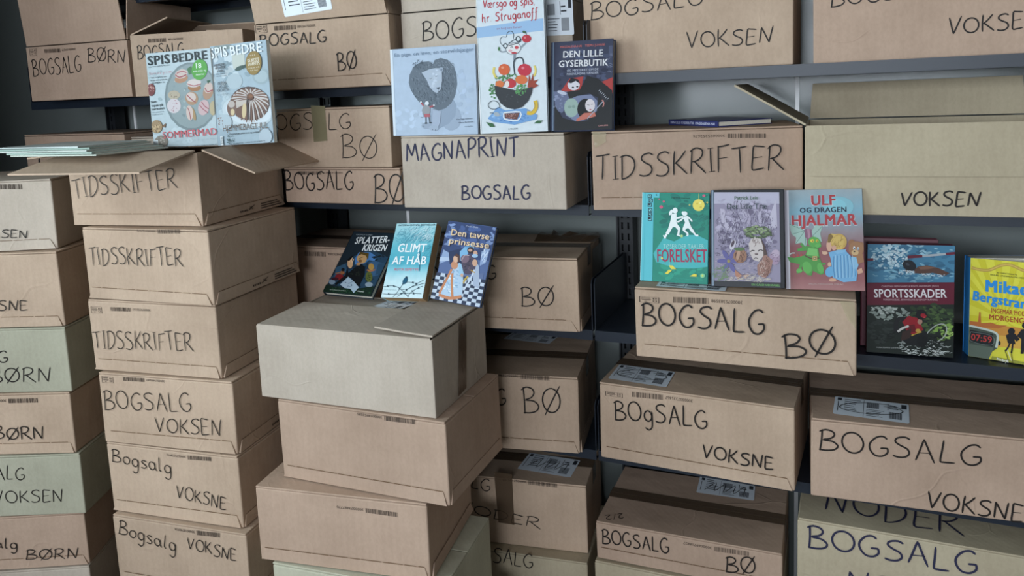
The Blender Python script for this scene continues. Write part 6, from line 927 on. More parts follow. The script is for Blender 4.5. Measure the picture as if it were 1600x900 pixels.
        ('p', '#5f6a5e', [(-57.5, 26.6), (-12.4, 26.3), (-17.6, 10.7), (-21.1, 0.6), (-57.7, 0.6)]),
        ('l', '#c4ccc2', 4.29, [(-57.7, 66.3), (-35.3, 64.0), (-14.5, 60.2), (-5.9, 52.5), (-8.1, 27.1)]),
        ('p', '#1d2224', [(-56.7, 57.9), (-13.6, 54.5), (-14.7, 28.2), (-56.8, 30.8)]),
        ('l', '#7a8480', 0.86, [(-54.7, 53.6), (-15.7, 50.9), (-16.6, 31.1), (-54.8, 33.7), (-54.7, 53.6)]),
        ('p', '#22282a', [(-0.4, 38.2), (-0.8, 35.1), (-1.8, 33.0), (-3.2, 32.8), (-4.3, 34.5), (-4.8, 37.4), (-4.4, 40.6), (-3.4, 42.6), (-2.0, 42.9), (-0.9, 41.2)]),
        ('t', '#c03c38', '07:59', -53.8, 36.6, -16.5, 35.7, 13.1, 1),
        ('t', '#f4f4ee', 'Modtryk', -6.4, 1.0, 14.2, -0.3, 5.82, 3),
    ]),
}

# ------------------------------------------------------------------ materials
def srgb(h, g=1.0):
    h = h.lstrip('#')
    c = [int(h[i:i + 2], 16) / 255 for i in (0, 2, 4)]
    return tuple((x / 12.92 if x <= .04045 else ((x + .055) / 1.055) ** 2.4) * g for x in c) + (1.0,)

SRGB = srgb
def dim(hx, g):
    h = hx.lstrip('#')
    return '#' + ''.join('%02x' % int(int(h[i:i + 2], 16) * g ** .45) for i in (0, 2, 4))
MATS = {}
def plain(name, color, rough=.6, spec=.4, metal=0.0, bump=0.0, bscale=200.0, var=0.0, vscale=8.0):
    key = (name, color)
    if key in MATS: return MATS[key]
    m = bpy.data.materials.new(name); m.use_nodes = True
    nt = m.node_tree; b = nt.nodes['Principled BSDF']
    c = srgb(color)
    b.inputs['Base Color'].default_value = c
    b.inputs['Roughness'].default_value = rough
    b.inputs['Specular IOR Level'].default_value = spec
    b.inputs['Metallic'].default_value = metal
    tc = nt.nodes.new('ShaderNodeTexCoord')
    if var:
        n = nt.nodes.new('ShaderNodeTexNoise'); n.inputs['Scale'].default_value = vscale; n.inputs['Detail'].default_value = 5
        nt.links.new(tc.outputs['Object'], n.inputs['Vector'])
        r = nt.nodes.new('ShaderNodeValToRGB')
        r.color_ramp.elements[0].position = .3; r.color_ramp.elements[1].position = .7
        r.color_ramp.elements[0].color = tuple(x * (1 - var) for x in c[:3]) + (1,)
        r.color_ramp.elements[1].color = tuple(min(1, x * (1 + var)) for x in c[:3]) + (1,)
        nt.links.new(n.outputs['Fac'], r.inputs['Fac']); nt.links.new(r.outputs['Color'], b.inputs['Base Color'])
    if bump:
        n = nt.nodes.new('ShaderNodeTexNoise'); n.inputs['Scale'].default_value = bscale; n.inputs['Detail'].default_value = 3
        nt.links.new(tc.outputs['Object'], n.inputs['Vector'])
        bp = nt.nodes.new('ShaderNodeBump'); bp.inputs['Strength'].default_value = bump; bp.inputs['Distance'].default_value = .002
        nt.links.new(n.outputs['Fac'], bp.inputs['Height']); nt.links.new(bp.outputs['Normal'], b.inputs['Normal'])
    MATS[key] = m
    return m

def cardboard(name, color, pale=False):
    if name in MATS: return MATS[name]
    m = bpy.data.materials.new(name); m.use_nodes = True
    nt = m.node_tree; N = nt.nodes; L = nt.links; b = N['Principled BSDF']
    c = srgb(color)
    b.inputs['Roughness'].default_value = .72
    b.inputs['Specular IOR Level'].default_value = .25
    tc = N.new('ShaderNodeTexCoord'); oi = N.new('ShaderNodeObjectInfo')
    ad = N.new('ShaderNodeVectorMath'); ad.operation = 'ADD'
    sc = N.new('ShaderNodeVectorMath'); sc.operation = 'SCALE'; sc.inputs['Scale'].default_value = 17.0
    L.new(oi.outputs['Location'], sc.inputs[0])
    L.new(tc.outputs['Object'], ad.inputs[0]); L.new(sc.outputs[0], ad.inputs[1])
    # broad tone changes
    n1 = N.new('ShaderNodeTexNoise'); n1.inputs['Scale'].default_value = 5.0; n1.inputs['Detail'].default_value = 6; n1.inputs['Roughness'].default_value = .6
    L.new(ad.outputs[0], n1.inputs['Vector'])
    # paper fibres
    mp = N.new('ShaderNodeMapping'); mp.inputs['Scale'].default_value = (1, 1, .6)
    L.new(ad.outputs[0], mp.inputs['Vector'])
    n2 = N.new('ShaderNodeTexNoise'); n2.inputs['Scale'].default_value = 220; n2.inputs['Detail'].default_value = 4
    L.new(mp.outputs[0], n2.inputs['Vector'])
    # flutes of the corrugated board showing through (vertical lines)
    wv = N.new('ShaderNodeTexWave'); wv.wave_type = 'BANDS'; wv.bands_direction = 'DIAGONAL'
    mp2 = N.new('ShaderNodeMapping'); mp2.inputs['Scale'].default_value = (1, 1, 0)
    L.new(tc.outputs['Object'], mp2.inputs['Vector']); L.new(mp2.outputs[0], wv.inputs['Vector'])
    wv.inputs['Scale'].default_value = 36; wv.inputs['Distortion'].default_value = .6; wv.inputs['Detail'].default_value = 1
    r = N.new('ShaderNodeValToRGB')
    r.color_ramp.elements[0].position = .32; r.color_ramp.elements[1].position = .68
    r.color_ramp.elements[0].color = (c[0] * .88, c[1] * .87, c[2] * .86, 1)
    r.color_ramp.elements[1].color = (min(1, c[0] * 1.09), min(1, c[1] * 1.1), min(1, c[2] * 1.11), 1)
    L.new(n1.outputs['Fac'], r.inputs['Fac'])
    mix = N.new('ShaderNodeMix'); mix.data_type = 'RGBA'; mix.blend_type = 'MULTIPLY'; mix.inputs[0].default_value = .12
    L.new(r.outputs['Color'], mix.inputs[6])
    r2 = N.new('ShaderNodeValToRGB'); r2.color_ramp.elements[0].position = .35; r2.color_ramp.elements[1].position = .62
    r2.color_ramp.elements[0].color = (.55, .52, .48, 1); r2.color_ramp.elements[1].color = (1, 1, 1, 1)
    L.new(n2.outputs['Fac'], r2.inputs['Fac']); L.new(r2.outputs['Color'], mix.inputs[7])
    mix2 = N.new('ShaderNodeMix'); mix2.data_type = 'RGBA'; mix2.blend_type = 'MULTIPLY'; mix2.inputs[0].default_value = .025
    L.new(mix.outputs[2], mix2.inputs[6]); L.new(wv.outputs['Color'], mix2.inputs[7])
    # every box a little lighter or darker
    hs = N.new('ShaderNodeHueSaturation')
    mr = N.new('ShaderNodeMapRange'); mr.inputs['To Min'].default_value = .92; mr.inputs['To Max'].default_value = 1.06
    wn = N.new('ShaderNodeTexWhiteNoise'); L.new(oi.outputs['Location'], wn.inputs['Vector'])
    L.new(wn.outputs['Value'], mr.inputs['Value']); L.new(mr.outputs[0], hs.inputs['Value'])
    L.new(mix2.outputs[2], hs.inputs['Color']); L.new(hs.outputs['Color'], b.inputs['Base Color'])
    # soft dents and flutes
    n3 = N.new('ShaderNodeTexNoise'); n3.inputs['Scale'].default_value = 9; n3.inputs['Detail'].default_value = 3
    L.new(ad.outputs[0], n3.inputs['Vector'])
    b1 = N.new('ShaderNodeBump'); b1.inputs['Strength'].default_value = .35; b1.inputs['Distance'].default_value = .012
    L.new(n3.outputs['Fac'], b1.inputs['Height'])
    b2 = N.new('ShaderNodeBump'); b2.inputs['Strength'].default_value = .05; b2.inputs['Distance'].default_value = .001
    L.new(wv.outputs['Fac'], b2.inputs['Height']); L.new(b1.outputs['Normal'], b2.inputs['Normal'])
    # handling creases: thin bent lines here and there
    n4 = N.new('ShaderNodeTexNoise'); n4.inputs['Scale'].default_value = 3.0; n4.inputs['Detail'].default_value = 2
    L.new(ad.outputs[0], n4.inputs['Vector'])
    dv = N.new('ShaderNodeVectorMath'); dv.operation = 'MULTIPLY_ADD'; dv.inputs[1].default_value = (.35, .35, .35)
    L.new(n4.outputs['Color'], dv.inputs[0]); L.new(ad.outputs[0], dv.inputs[2])
    vo = N.new('ShaderNodeTexVoronoi'); vo.feature = 'DISTANCE_TO_EDGE'; vo.inputs['Scale'].default_value = 3.6
    L.new(dv.outputs[0], vo.inputs['Vector'])
    m1 = N.new('ShaderNodeMapRange'); m1.inputs['From Min'].default_value = .0; m1.inputs['From Max'].default_value = .012; m1.inputs['To Min'].default_value = 1; m1.inputs['To Max'].default_value = 0
    L.new(vo.outputs['Distance'], m1.inputs['Value'])
    m2 = N.new('ShaderNodeMapRange'); m2.inputs['From Min'].default_value = .50; m2.inputs['From Max'].default_value = .62
    n5 = N.new('ShaderNodeTexNoise'); n5.inputs['Scale'].default_value = 7.0; L.new(ad.outputs[0], n5.inputs['Vector'])
    L.new(n5.outputs['Fac'], m2.inputs['Value'])
    mm = N.new('ShaderNodeMath'); mm.operation = 'MULTIPLY'; L.new(m1.outputs[0], mm.inputs[0]); L.new(m2.outputs[0], mm.inputs[1])
    b3 = N.new('ShaderNodeBump'); b3.inputs['Strength'].default_value = .35; b3.inputs['Distance'].default_value = .002
    L.new(mm.outputs[0], b3.inputs['Height']); L.new(b2.outputs['Normal'], b3.inputs['Normal'])
    L.new(b3.outputs['Normal'], b.inputs['Normal'])
    MATS[name] = m
    return m

KRAFT = cardboard('kraft_cardboard', '#bba28c')
ROSE = cardboard('pinkish_kraft_cardboard', '#b79c88')
PALE = cardboard('pale_cardboard', '#bdafa0')
OLIVE = cardboard('pale_greenish_cardboard', '#b5b19c')
SAND = cardboard('sand_cardboard', '#b3a58c')
EDGE = plain('cut_cardboard_edge', '#8d7458', .9, .1, bump=.5, bscale=400, var=.25, vscale=300)
INK = plain('black_marker_ink', '#231d1a', .6, .3)
BLUEINK = plain('blue_black_marker_ink', '#2b2b45', .6, .3)
PRINT = plain('printed_grey_ink', '#4b4038', .8, .2)
CUT_SHADE = plain('perforation_shade', '#6d553f', .9, .1)  # shade inside the perforation cuts, painted as a darker brown
STEEL = plain('black_powder_coated_steel', '#1e2530', .38, .42, bump=.12, bscale=900)
STEELD = plain('black_steel_post', '#1d2024', .45, .4, bump=.1, bscale=900)
PAPER = plain('white_label_paper', '#dfe6ee', .5, .4, var=.03)
PAGES = plain('book_pages', '#d8d2c4', .85, .2, bump=.6, bscale=600, var=.06, vscale=300)
PAGESB = plain('yellowed_book_pages', '#a88a66', .85, .2, bump=.6, bscale=600, var=.08, vscale=300)

def tape_material(name, color, alpha, rough):
    m = bpy.data.materials.new(name); m.use_nodes = True
    nt = m.node_tree; b = nt.nodes['Principled BSDF']
    b.inputs['Base Color'].default_value = srgb(color)
    b.inputs['Roughness'].default_value = rough
    b.inputs['Specular IOR Level'].default_value = .6
    b.inputs['Alpha'].default_value = alpha
    tc = nt.nodes.new('ShaderNodeTexCoord'); n = nt.nodes.new('ShaderNodeTexNoise'); n.inputs['Scale'].default_value = 40
    mp = nt.nodes.new('ShaderNodeMapping'); mp.inputs['Scale'].default_value = (1, 3, 1)
    nt.links.new(tc.outputs['Object'], mp.inputs['Vector']); nt.links.new(mp.outputs[0], n.inputs['Vector'])
    bp = nt.nodes.new('ShaderNodeBump'); bp.inputs['Strength'].default_value = .35; bp.inputs['Distance'].default_value = .003
    nt.links.new(n.outputs['Fac'], bp.inputs['Height']); nt.links.new(bp.outputs['Normal'], b.inputs['Normal'])
    return m
TAPE_BROWN = tape_material('brown_packing_tape', '#5c4a3a', .78, .22)
TAPE_CLEAR = tape_material('clear_packing_tape', '#c4b795', .42, .12)
TAPE_SHINY = tape_material('shiny_tape', '#8f8768', .75, .05)

def ink_by_face(name, rough):
    m = bpy.data.materials.new(name); m.use_nodes = True
    nt = m.node_tree; b = nt.nodes['Principled BSDF']
    at = nt.nodes.new('ShaderNodeAttribute'); at.attribute_name = 'ink'
    nt.links.new(at.outputs['Color'], b.inputs['Base Color'])
    b.inputs['Roughness'].default_value = rough; b.inputs['Specular IOR Level'].default_value = .22
    return m
COVER_INK = ink_by_face('printed_cover_ink', .45)

def cover_material(name, stops, h, rough=.38):
    m = bpy.data.materials.new(name); m.use_nodes = True
    nt = m.node_tree; N = nt.nodes; L = nt.links; b = N['Principled BSDF']
    b.inputs['Roughness'].default_value = rough; b.inputs['Specular IOR Level'].default_value = .22
    tc = N.new('ShaderNodeTexCoord'); sp = N.new('ShaderNodeSeparateXYZ'); L.new(tc.outputs['Object'], sp.inputs[0])
    mt = N.new('ShaderNodeMath'); mt.operation = 'DIVIDE'; mt.inputs[1].default_value = h
    L.new(sp.outputs['Z'], mt.inputs[0])
    n = N.new('ShaderNodeTexNoise'); n.inputs['Scale'].default_value = 25; n.inputs['Detail'].default_value = 4
    L.new(tc.outputs['Object'], n.inputs['Vector'])
    ma = N.new('ShaderNodeMath'); ma.operation = 'MULTIPLY_ADD'; ma.inputs[1].default_value = .12; ma.inputs[2].default_value = -.06
    L.new(n.outputs['Fac'], ma.inputs[0])
    ad = N.new('ShaderNodeMath'); ad.operation = 'ADD'; L.new(mt.outputs[0], ad.inputs[0]); L.new(ma.outputs[0], ad.inputs[1])
    r = N.new('ShaderNodeValToRGB'); el = r.color_ramp.elements
    while len(el) < len(stops): el.new(.5)
    for e, (p, c) in zip(el, stops): e.position = p
    for e, (p, c) in zip(el, stops): e.color = srgb(c)
    L.new(ad.outputs[0], r.inputs['Fac'])
    n2 = N.new('ShaderNodeTexNoise'); n2.inputs['Scale'].default_value = 60; n2.inputs['Detail'].default_value = 5
    L.new(tc.outputs['Object'], n2.inputs['Vector'])
    mr = N.new('ShaderNodeMapRange'); mr.inputs['To Min'].default_value = .9; mr.inputs['To Max'].default_value = 1.1
    L.new(n2.outputs['Fac'], mr.inputs['Value'])
    hs = N.new('ShaderNodeHueSaturation'); L.new(r.outputs['Color'], hs.inputs['Color']); L.new(mr.outputs[0], hs.inputs['Value'])
    L.new(hs.outputs['Color'], b.inputs['Base Color'])
    return m

# ------------------------------------------------------------------ mesh helpers
def link(name, mesh, mat, parent=None):
    o = bpy.data.objects.new(name, mesh); col.objects.link(o)
    if mat and not mesh.materials: mesh.materials.append(mat)
    if parent: o.parent = parent
    return o

def poly(name, verts, faces, mat, parent=None):
    me = bpy.data.meshes.new(name); me.from_pydata(verts, [], faces); me.update()
    return link(name, me, mat, parent)

def bm_box(bm, x0, x1, y0, y1, z0, z1, bev=0.0, rnd=None, jit=0.0, lock=None):
    r = bmesh.ops.create_cube(bm, size=1.0)
    vs = r['verts']
    for v in vs:
        v.co = Vector((x0 if v.co.x < 0 else x1, y0 if v.co.y < 0 else y1, z0 if v.co.z < 0 else z1))
        if jit:
            v.co.x += rnd.uniform(-jit, jit); v.co.z += rnd.uniform(-jit, 0) if v.co.z > (z0 + z1) / 2 else 0
    if bev:
        es = list({e for v in vs for e in v.link_edges})
        bmesh.ops.bevel(bm, geom=es, offset=bev, segments=2, profile=.5, affect='EDGES')

def box(name, dims, mat, parent=None, bev=0.0, rnd=None, jit=0.0):
    bm = bmesh.new(); bm_box(bm, *dims, bev=bev, rnd=rnd, jit=jit)
    me = bpy.data.meshes.new(name); bm.to_mesh(me); bm.free()
    return link(name, me, mat, parent)

def boxes(name, lst, mat, parent=None, bev=0.0):
    bm = bmesh.new()
    for d in lst: bm_box(bm, *d, bev=bev)
    me = bpy.data.meshes.new(name); bm.to_mesh(me); bm.free()
    return link(name, me, mat, parent)

def empty(name, loc, rz=0.0):
    o = bpy.data.objects.new(name, None); col.objects.link(o)
    o.empty_display_size = .05
    o.location = loc; o.rotation_euler = (0, 0, rz)
    return o

def tag(o, label=None, cat=None, group=None, kind=None):
    if label: o['label'] = label
    if cat: o['category'] = cat
    if group: o['group'] = group
    if kind: o['kind'] = kind
    return o

# ------------------------------------------------------------------ the room
R_ = ROOM
WALL = plain('grey_painted_wall_panel', '#787e7c', .14, .28, bump=.05, bscale=700, var=.03, vscale=3)
WHITEW = plain('grey_painted_wall', '#7b7b78', .8, .3, bump=.1, bscale=300, var=.02)
TRIM = plain('white_joint_strip', '#fafafa', .4, .5)
FLOOR = plain('grey_vinyl_floor', '#6a6660', .5, .4, bump=.05, var=.08, vscale=20)
GLASSM = bpy.data.materials.new('window_glass'); GLASSM.use_nodes = True
_nt = GLASSM.node_tree
_tr = _nt.nodes.new('ShaderNodeBsdfTransparent'); _gl = _nt.nodes.new('ShaderNodeBsdfGlossy'); _gl.inputs['Roughness'].default_value = .02
_mx = _nt.nodes.new('ShaderNodeMixShader'); _mx.inputs[0].default_value = .06
_nt.links.new(_tr.outputs[0], _mx.inputs[1]); _nt.links.new(_gl.outputs[0], _mx.inputs[2])
_nt.links.new(_mx.outputs[0], _nt.nodes['Material Output'].inputs['Surface'])

tag(box('floor', (R_['x0'] - .2, R_['x1'] + .2, R_['y0'] - .2, R_['y1'] + .2, -.1, 0), FLOOR), kind='structure')
tag(box('ceiling', (R_['x0'] - .2, R_['x1'] + .2, R_['y0'] - .2, R_['y1'] + .2, R_['h'], R_['h'] + .1), WHITEW), kind='structure')
tag(box('wall_right', (R_['x1'], R_['x1'] + .12, R_['y0'], R_['y1'], 0, R_['h']), WHITEW), kind='structure')
# wall behind the shelves: wide panels with white joint strips
wb_ = tag(empty('wall_back', (0, 0, 0)), kind='structure')
joints = [-3.77, -2.53, -1.327, -.122, 1.083, 2.288, 2.62]
for a, b in zip(joints[:-1], joints[1:]):
    box('wall_panel', (max(a, R_['x0']) + .004, min(b, R_['x1']) - .004, R_['y1'], R_['y1'] + .05, 0, R_['h']), WALL, wb_, bev=.001)
for a in joints[1:-1]:
    box('joint_strip', (a - .005, a + .005, R_['y1'] - .004, R_['y1'] + .01, 0, R_['h']), TRIM, wb_)
def wall_with_window(name, axis, pos, thick, lo, hi, w):
    mk = (lambda u0, u1, z0, z1: (u0, u1, min(pos, pos + thick), max(pos, pos + thick), z0, z1)) if axis == 'x' else \
         (lambda u0, u1, z0, z1: (min(pos, pos + thick), max(pos, pos + thick), u0, u1, z0, z1))
    tag(boxes(name, [mk(lo, w['a'], 0, R_['h']), mk(w['b'], hi, 0, R_['h']), mk(w['a'], w['b'], 0, w['z0']), mk(w['a'], w['b'], w['z1'], R_['h'])], WHITEW), kind='structure')
wall_with_window('wall_rear', 'x', R_['y0'], -.12, R_['xn'], R_['x1'], WIN_R)
wall_with_window('wall_left_unseen', 'y', R_['xn'], -.12, R_['y0'], R_['yn'], WIN_L)  # unseen; set forward of the shelf end to keep daylight off it
tag(box('wall_return_added', (R_['x0'], R_['xn'] - .12, R_['yn'] - .12, R_['yn'], 0, R_['h']), WHITEW), kind='structure')  # unseen step in the wall, added to shade the shelf end
tag(box('wall_alcove_added', (R_['x0'] - .12, R_['x0'], R_['yn'], R_['y1'], 0, R_['h']), WHITEW), kind='structure')  # closes the recess behind the added step, out of view
def window(name, axis, pos, w):
    root = tag(empty(name, (0, 0, 0)), kind='structure')
    def bar(u0, u1, z0, z1, t=.03):
        return (u0, u1, pos - t, pos + t, z0, z1) if axis == 'x' else (pos - t, pos + t, u0, u1, z0, z1)
    f = .05; mid = (w['a'] + w['b']) / 2
    boxes('window_frame', [bar(w['a'], w['a'] + f, w['z0'], w['z1']), bar(w['b'] - f, w['b'], w['z0'], w['z1']),
                           bar(w['a'] + f, w['b'] - f, w['z0'], w['z0'] + f), bar(w['a'] + f, w['b'] - f, w['z1'] - f, w['z1']),
                           bar(mid - .025, mid + .025, w['z0'] + f, w['z1'] - f)], TRIM, root)
    for u0, u1 in ((w['a'] + f, mid - .025), (mid + .025, w['b'] - f)):
        box('pane', bar(u0, u1, w['z0'] + f, w['z1'] - f, .003), GLASSM, root)
window('window_1', 'x', R_['y0'] - .06, WIN_R)
window('window_2', 'y', R_['xn'] - .06, WIN_L)

# ------------------------------------------------------------------ library shelving
X0, BAY, DZ, Z1 = -2.5758, 1.0, 0.3158, 1.5956
LIP = .026
DEP = .295
unit = tag(empty('shelving_unit', (0, 0, 0)), 'black steel library shelving of four bays with slotted back posts, loaded with boxes', 'shelving')
levels = {k: Z1 - (k - 1) * DZ for k in range(0, 5)}
post_me = None
for i in range(5):
    x = X0 + i * BAY
    bm = bmesh.new()
    z1p = 2.35
    bm_box(bm, x - .024, x + .024, .334, .352, 0, z1p)
    # raised rims along both edges
    bm_box(bm, x - .024, x - .019, .306, .318, 0, z1p); bm_box(bm, x + .019, x + .024, .306, .318, 0, z1p)
    me = bpy.data.meshes.new('post'); bm.to_mesh(me); bm.free()
    p = link('post', me, STEELD, unit)
    # front plate with two rows of open hook slots
    pl = [(x - .024, x - .012, .318, .334, 0, z1p), (x - .006, x + .006, .318, .334, 0, z1p), (x + .012, x + .024, .318, .334, 0, z1p)]
    for s in (-.009, .009):
        a, b = x + s - .003, x + s + .003
        z = 0; nz = .1
        while nz < z1p - .05:
            pl.append((a, b, .318, .334, z, nz)); z = nz + .02; nz += .032
        pl.append((a, b, .318, .334, z, z1p))
    boxes('slotted_face', pl, STEELD, p)
    box('foot', (x - .03, x + .03, .0, .36, 0, .07), STEELD, p, bev=.003)
no_bracket = {(1, 1)}
for i in range(4):
    xa, xb = X0 + i * BAY + .003, X0 + (i + 1) * BAY - .003
    for k, z in levels.items():
        bm = bmesh.new()
        bm_box(bm, xa, xb, 0, DEP, z + LIP - .004, z + LIP)             # plate
        bm_box(bm, xa, xb, 0, .0025, z, z + LIP - .004)                 # front lip
        bm_box(bm, xa, xb, .0025, .02, z, z + .0025)                    # returned edge
        bm_box(bm, xa, xb, DEP - .003, DEP, z, z + LIP - .004)
        me = bpy.data.meshes.new('shelf'); bm.to_mesh(me); bm.free()
        s = link('shelf', me, STEEL, unit)
        for e, xx in ((0, xa), (1, xb)):
            if (i + e, k) in no_bracket: continue
            t = .0018
            x_a, x_b = (xx, xx + t) if e == 0 else (xx - t, xx)
            zz = z + LIP
            prof = [(.002, zz), (.002, zz + .118), (.012, zz + .13), (.30, zz + .135), (.30, zz), ]
            n = len(prof)
            poly('bracket', [(x_a, y, q) for y, q in prof] + [(x_b, y, q) for y, q in prof],
                 [tuple(range(n))[::-1], tuple(range(n, 2 * n))] + [(j, (j + 1) % n, n + (j + 1) % n, n + j) for j in range(n)], STEEL, s)
    s = box('base_shelf', (xa, xb, 0, DEP, .09, .12), STEEL, unit, bev=.001)
    box('plinth', (xa, xb, .03, .034, 0, .09), STEELD, s)

# ------------------------------------------------------------------ handwriting
def arc(cx, cy, rx, ry, a0, a1, n=9):
    return [(cx + rx * math.cos(math.radians(a0 + (a1 - a0) * i / n)), cy + ry * math.sin(math.radians(a0 + (a1 - a0) * i / n))) for i in range(n + 1)]
GL = {   # width, strokes (baseline 0, capital height 1)
    'B': (.62, [[(.08, 1.02), (.06, .5), (.0, -.06)], [(-.02, .9), (.2, 1.02), (.44, .95), (.5, .78), (.36, .6), (.1, .5), (.44, .46), (.62, .26), (.5, .06), (.2, -.02), (-.04, 0)]]),
    'O': (.72, [arc(.36, .5, .36, .48, 100, 470, 16)]),
    'G': (.66, [[(.6, .86), (.46, .98), (.24, .9), (.04, .6), (.04, .3), (.2, .04), (.44, .02), (.62, .2), (.62, .4), (.56, .42), (.38, .4)]]),
    'S': (.56, [[(.56, .9), (.4, 1.0), (.14, .92), (.08, .74), (.24, .58), (.46, .44), (.52, .22), (.38, .04), (.16, 0), (-.02, .06)]]),
    'A': (.62, [[(0, 0), (.14, .45), (.3, 1.0)], [(.3, 1.0), (.44, .5), (.6, -.04)], [(.1, .36), (.52, .4)]]),
    'L': (.46, [[(.06, 1.02), (.03, .5), (.0, .06), (.1, 0), (.46, .02)]]),
    'V': (.6, [[(0, 1), (.12, .5), (.24, -.02)], [(.24, -.02), (.42, .5), (.6, 1.04)]]),
    'K': (.58, [[(.06, 1.02), (.02, .5), (.02, -.02)], [(.52, 1), (.3, .7), (.06, .46)], [(.1, .5), (.3, .3), (.58, 0)]]),
    'E': (.5, [[(.5, .96), (.2, 1.0), (.05, .98), (.02, .5), (0, .02), (.2, 0), (.48, .05)], [(.04, .5), (.4, .54)]]),
    'N': (.62, [[(0, 0), (.04, .5), (.07, 1)], [(.07, 1), (.28, .5), (.48, .0)], [(.48, 0), (.55, .5), (.64, 1.06)]]),
    'R': (.6, [[(.06, 1), (.03, .5), (.0, -.03)], [(-.03, .88), (.2, 1.02), (.46, .94), (.48, .72), (.3, .52), (.06, .46)], [(.14, .48), (.34, .26), (.62, -.04)]]),
    'T': (.58, [[(-.02, .97), (.28, .99), (.6, 1.03)], [(.3, 1), (.29, .5), (.26, -.05)]]),
    'I': (.22, [[(.12, 1), (.1, .5), (.1, -.02)], [(0, .98), (.24, 1.0)], [(-.02, -.02), (.24, 0)]]),
    'D': (.62, [[(.08, 1), (.05, .5), (0, -.06)], [(-.02, .92), (.26, 1.0), (.54, .84), (.6, .52), (.46, .2), (.2, .0), (-.02, -.05)]]),
    'F': (.48, [[(.06, 1), (.03, .5), (0, -.04)], [(.02, .96), (.26, .98), (.52, 1.03)], [(.04, .5), (.4, .53)]]),
    'M': (.78, [[(0, 0), (.06, .5), (.12, 1)], [(.12, 1), (.26, .6), (.38, .3)], [(.38, .3), (.54, .7), (.66, 1)], [(.66, 1), (.72, .5), (.78, 0)]]),
    'P': (.54, [[(.05, 1), (.03, .5), (0, -.04)], [(-.02, .9), (.2, 1.02), (.46, .92), (.48, .68), (.3, .5), (.05, .45)]]),
    'J': (.4, [[(.36, 1), (.36, .3), (.26, .02), (.08, .04), (0, .2)]]),
    'o': (.46, [arc(.23, .3, .23, .29, 100, 460, 12)]),
    'g': (.5, [arc(.22, .3, .21, .28, 40, 400, 12), [(.44, .56), (.45, .1), (.42, -.3), (.24, -.46), (.04, -.34)]]),
    's': (.4, [[(.38, .52), (.2, .6), (.04, .48), (.2, .32), (.38, .18), (.24, .0), (0, .04)]]),
    'a': (.5, [arc(.22, .3, .21, .28, 40, 400, 12), [(.44, .58), (.43, .2), (.54, .0)]]),
    'l': (.26, [[(.06, 1.04), (.06, .5), (.06, .1), (.2, .0)]]),
    'e': (.46, [[(.04, .3), (.4, .34), (.36, .54), (.2, .6), (.03, .4), (.06, .1), (.24, 0), (.46, .1)]]),
    'n': (.5, [[(.04, .58), (.03, 0)], [(.03, .34), (.2, .58), (.38, .52), (.4, .1), (.5, .0)]]),
    'm': (.74, [[(.04, .58), (.03, 0)], [(.03, .34), (.18, .58), (.33, .5), (.34, .0)], [(.34, .34), (.5, .58), (.64, .5), (.66, 0), (.74, 0)]]),
    'h': (.5, [[(.1, 1.1), (.05, .6), (.03, 0)], [(.03, .34), (.2, .58), (.38, .5), (.38, .05), (.5, .0)]]),
    'r': (.38, [[(.04, .58), (.04, 0)], [(.04, .36), (.18, .58), (.36, .56)]]),
    't': (.36, [[(.16, .9), (.14, .3), (.18, .02), (.34, .02)], [(0, .6), (.34, .64)]]),
    'u': (.5, [[(.02, .58), (.04, .14), (.2, 0), (.38, .16)], [(.4, .58), (.4, .1), (.5, .0)]]),
    'f': (.36, [[(.4, 1.0), (.26, 1.1), (.16, .9), (.14, .3), (.08, -.36), (-.06, -.3)], [(0, .55), (.34, .6)]]),
    'p': (.5, [[(.06, .6), (.04, .1), (.0, -.45)], [(.05, .36), (.22, .6), (.42, .46), (.38, .1), (.18, 0), (.05, .16)]]),
    'i': (.2, [[(.08, .58), (.08, .08), (.18, 0)], [(.09, .86), (.1, .9)]]),
    'd': (.5, [arc(.2, .3, .2, .28, 40, 400, 12), [(.44, 1.04), (.41, .2), (.52, .0)]]),
    'k': (.46, [[(.06, 1.05), (.04, 0)], [(.38, .6), (.06, .28)], [(.12, .34), (.42, 0)]]),
    'æ': (.7, [arc(.18, .28, .17, .26, 40, 400, 12), [(.34, .3), (.66, .34), (.58, .56), (.44, .58), (.35, .36), (.4, .08), (.52, 0), (.7, .1)]]),
    'j': (.26, [[(.14, .58), (.14, -.2), (.02, -.42), (-.1, -.3)], [(.14, .84), (.15, .88)]]),
    'v': (.42, [[(0, .58), (.18, 0)], [(.18, 0), (.42, .6)]]),
    '.': (.1, [[(.04, .0), (.06, .05)]]), ',': (.12, [[(.08, .08), (.02, -.14)]]), '&': (.5, [[(.5, .4), (.3, 0), (.05, .1), (.3, .7), (.2, .9), (.1, .7), (.5, 0)]]),
    '2': (.46, [[(0, .8), (.2, 1.0), (.42, .8), (.3, .4), (0, .0), (.46, .02)]]), '/': (.3, [[(.3, 1.1), (0, -.1)]]),
    ' ': (.3, []),
}
GL['Ø'] = (.74, [GL['O'][1][0], [(.74, 1.08), (.4, .5), (.06, -.1)]])

def smooth(pts, sub=3):
    if len(pts) < 3: return list(pts)
    out = []
    P = [pts[0]] + list(pts) + [pts[-1]]
    for i in range(1, len(P) - 2):
        p0, p1, p2, p3 = P[i - 1], P[i], P[i + 1], P[i + 2]
        for s in range(sub):
            t = s / sub
            out.append(tuple(.5 * (2 * p1[k] + (p2[k] - p0[k]) * t + (2 * p0[k] - 5 * p1[k] + 4 * p2[k] - p3[k]) * t * t + (3 * p1[k] - p0[k] - 3 * p2[k] + p3[k]) * t ** 3) for k in (0, 1)))
    out.append(tuple(pts[-1]))
    return out

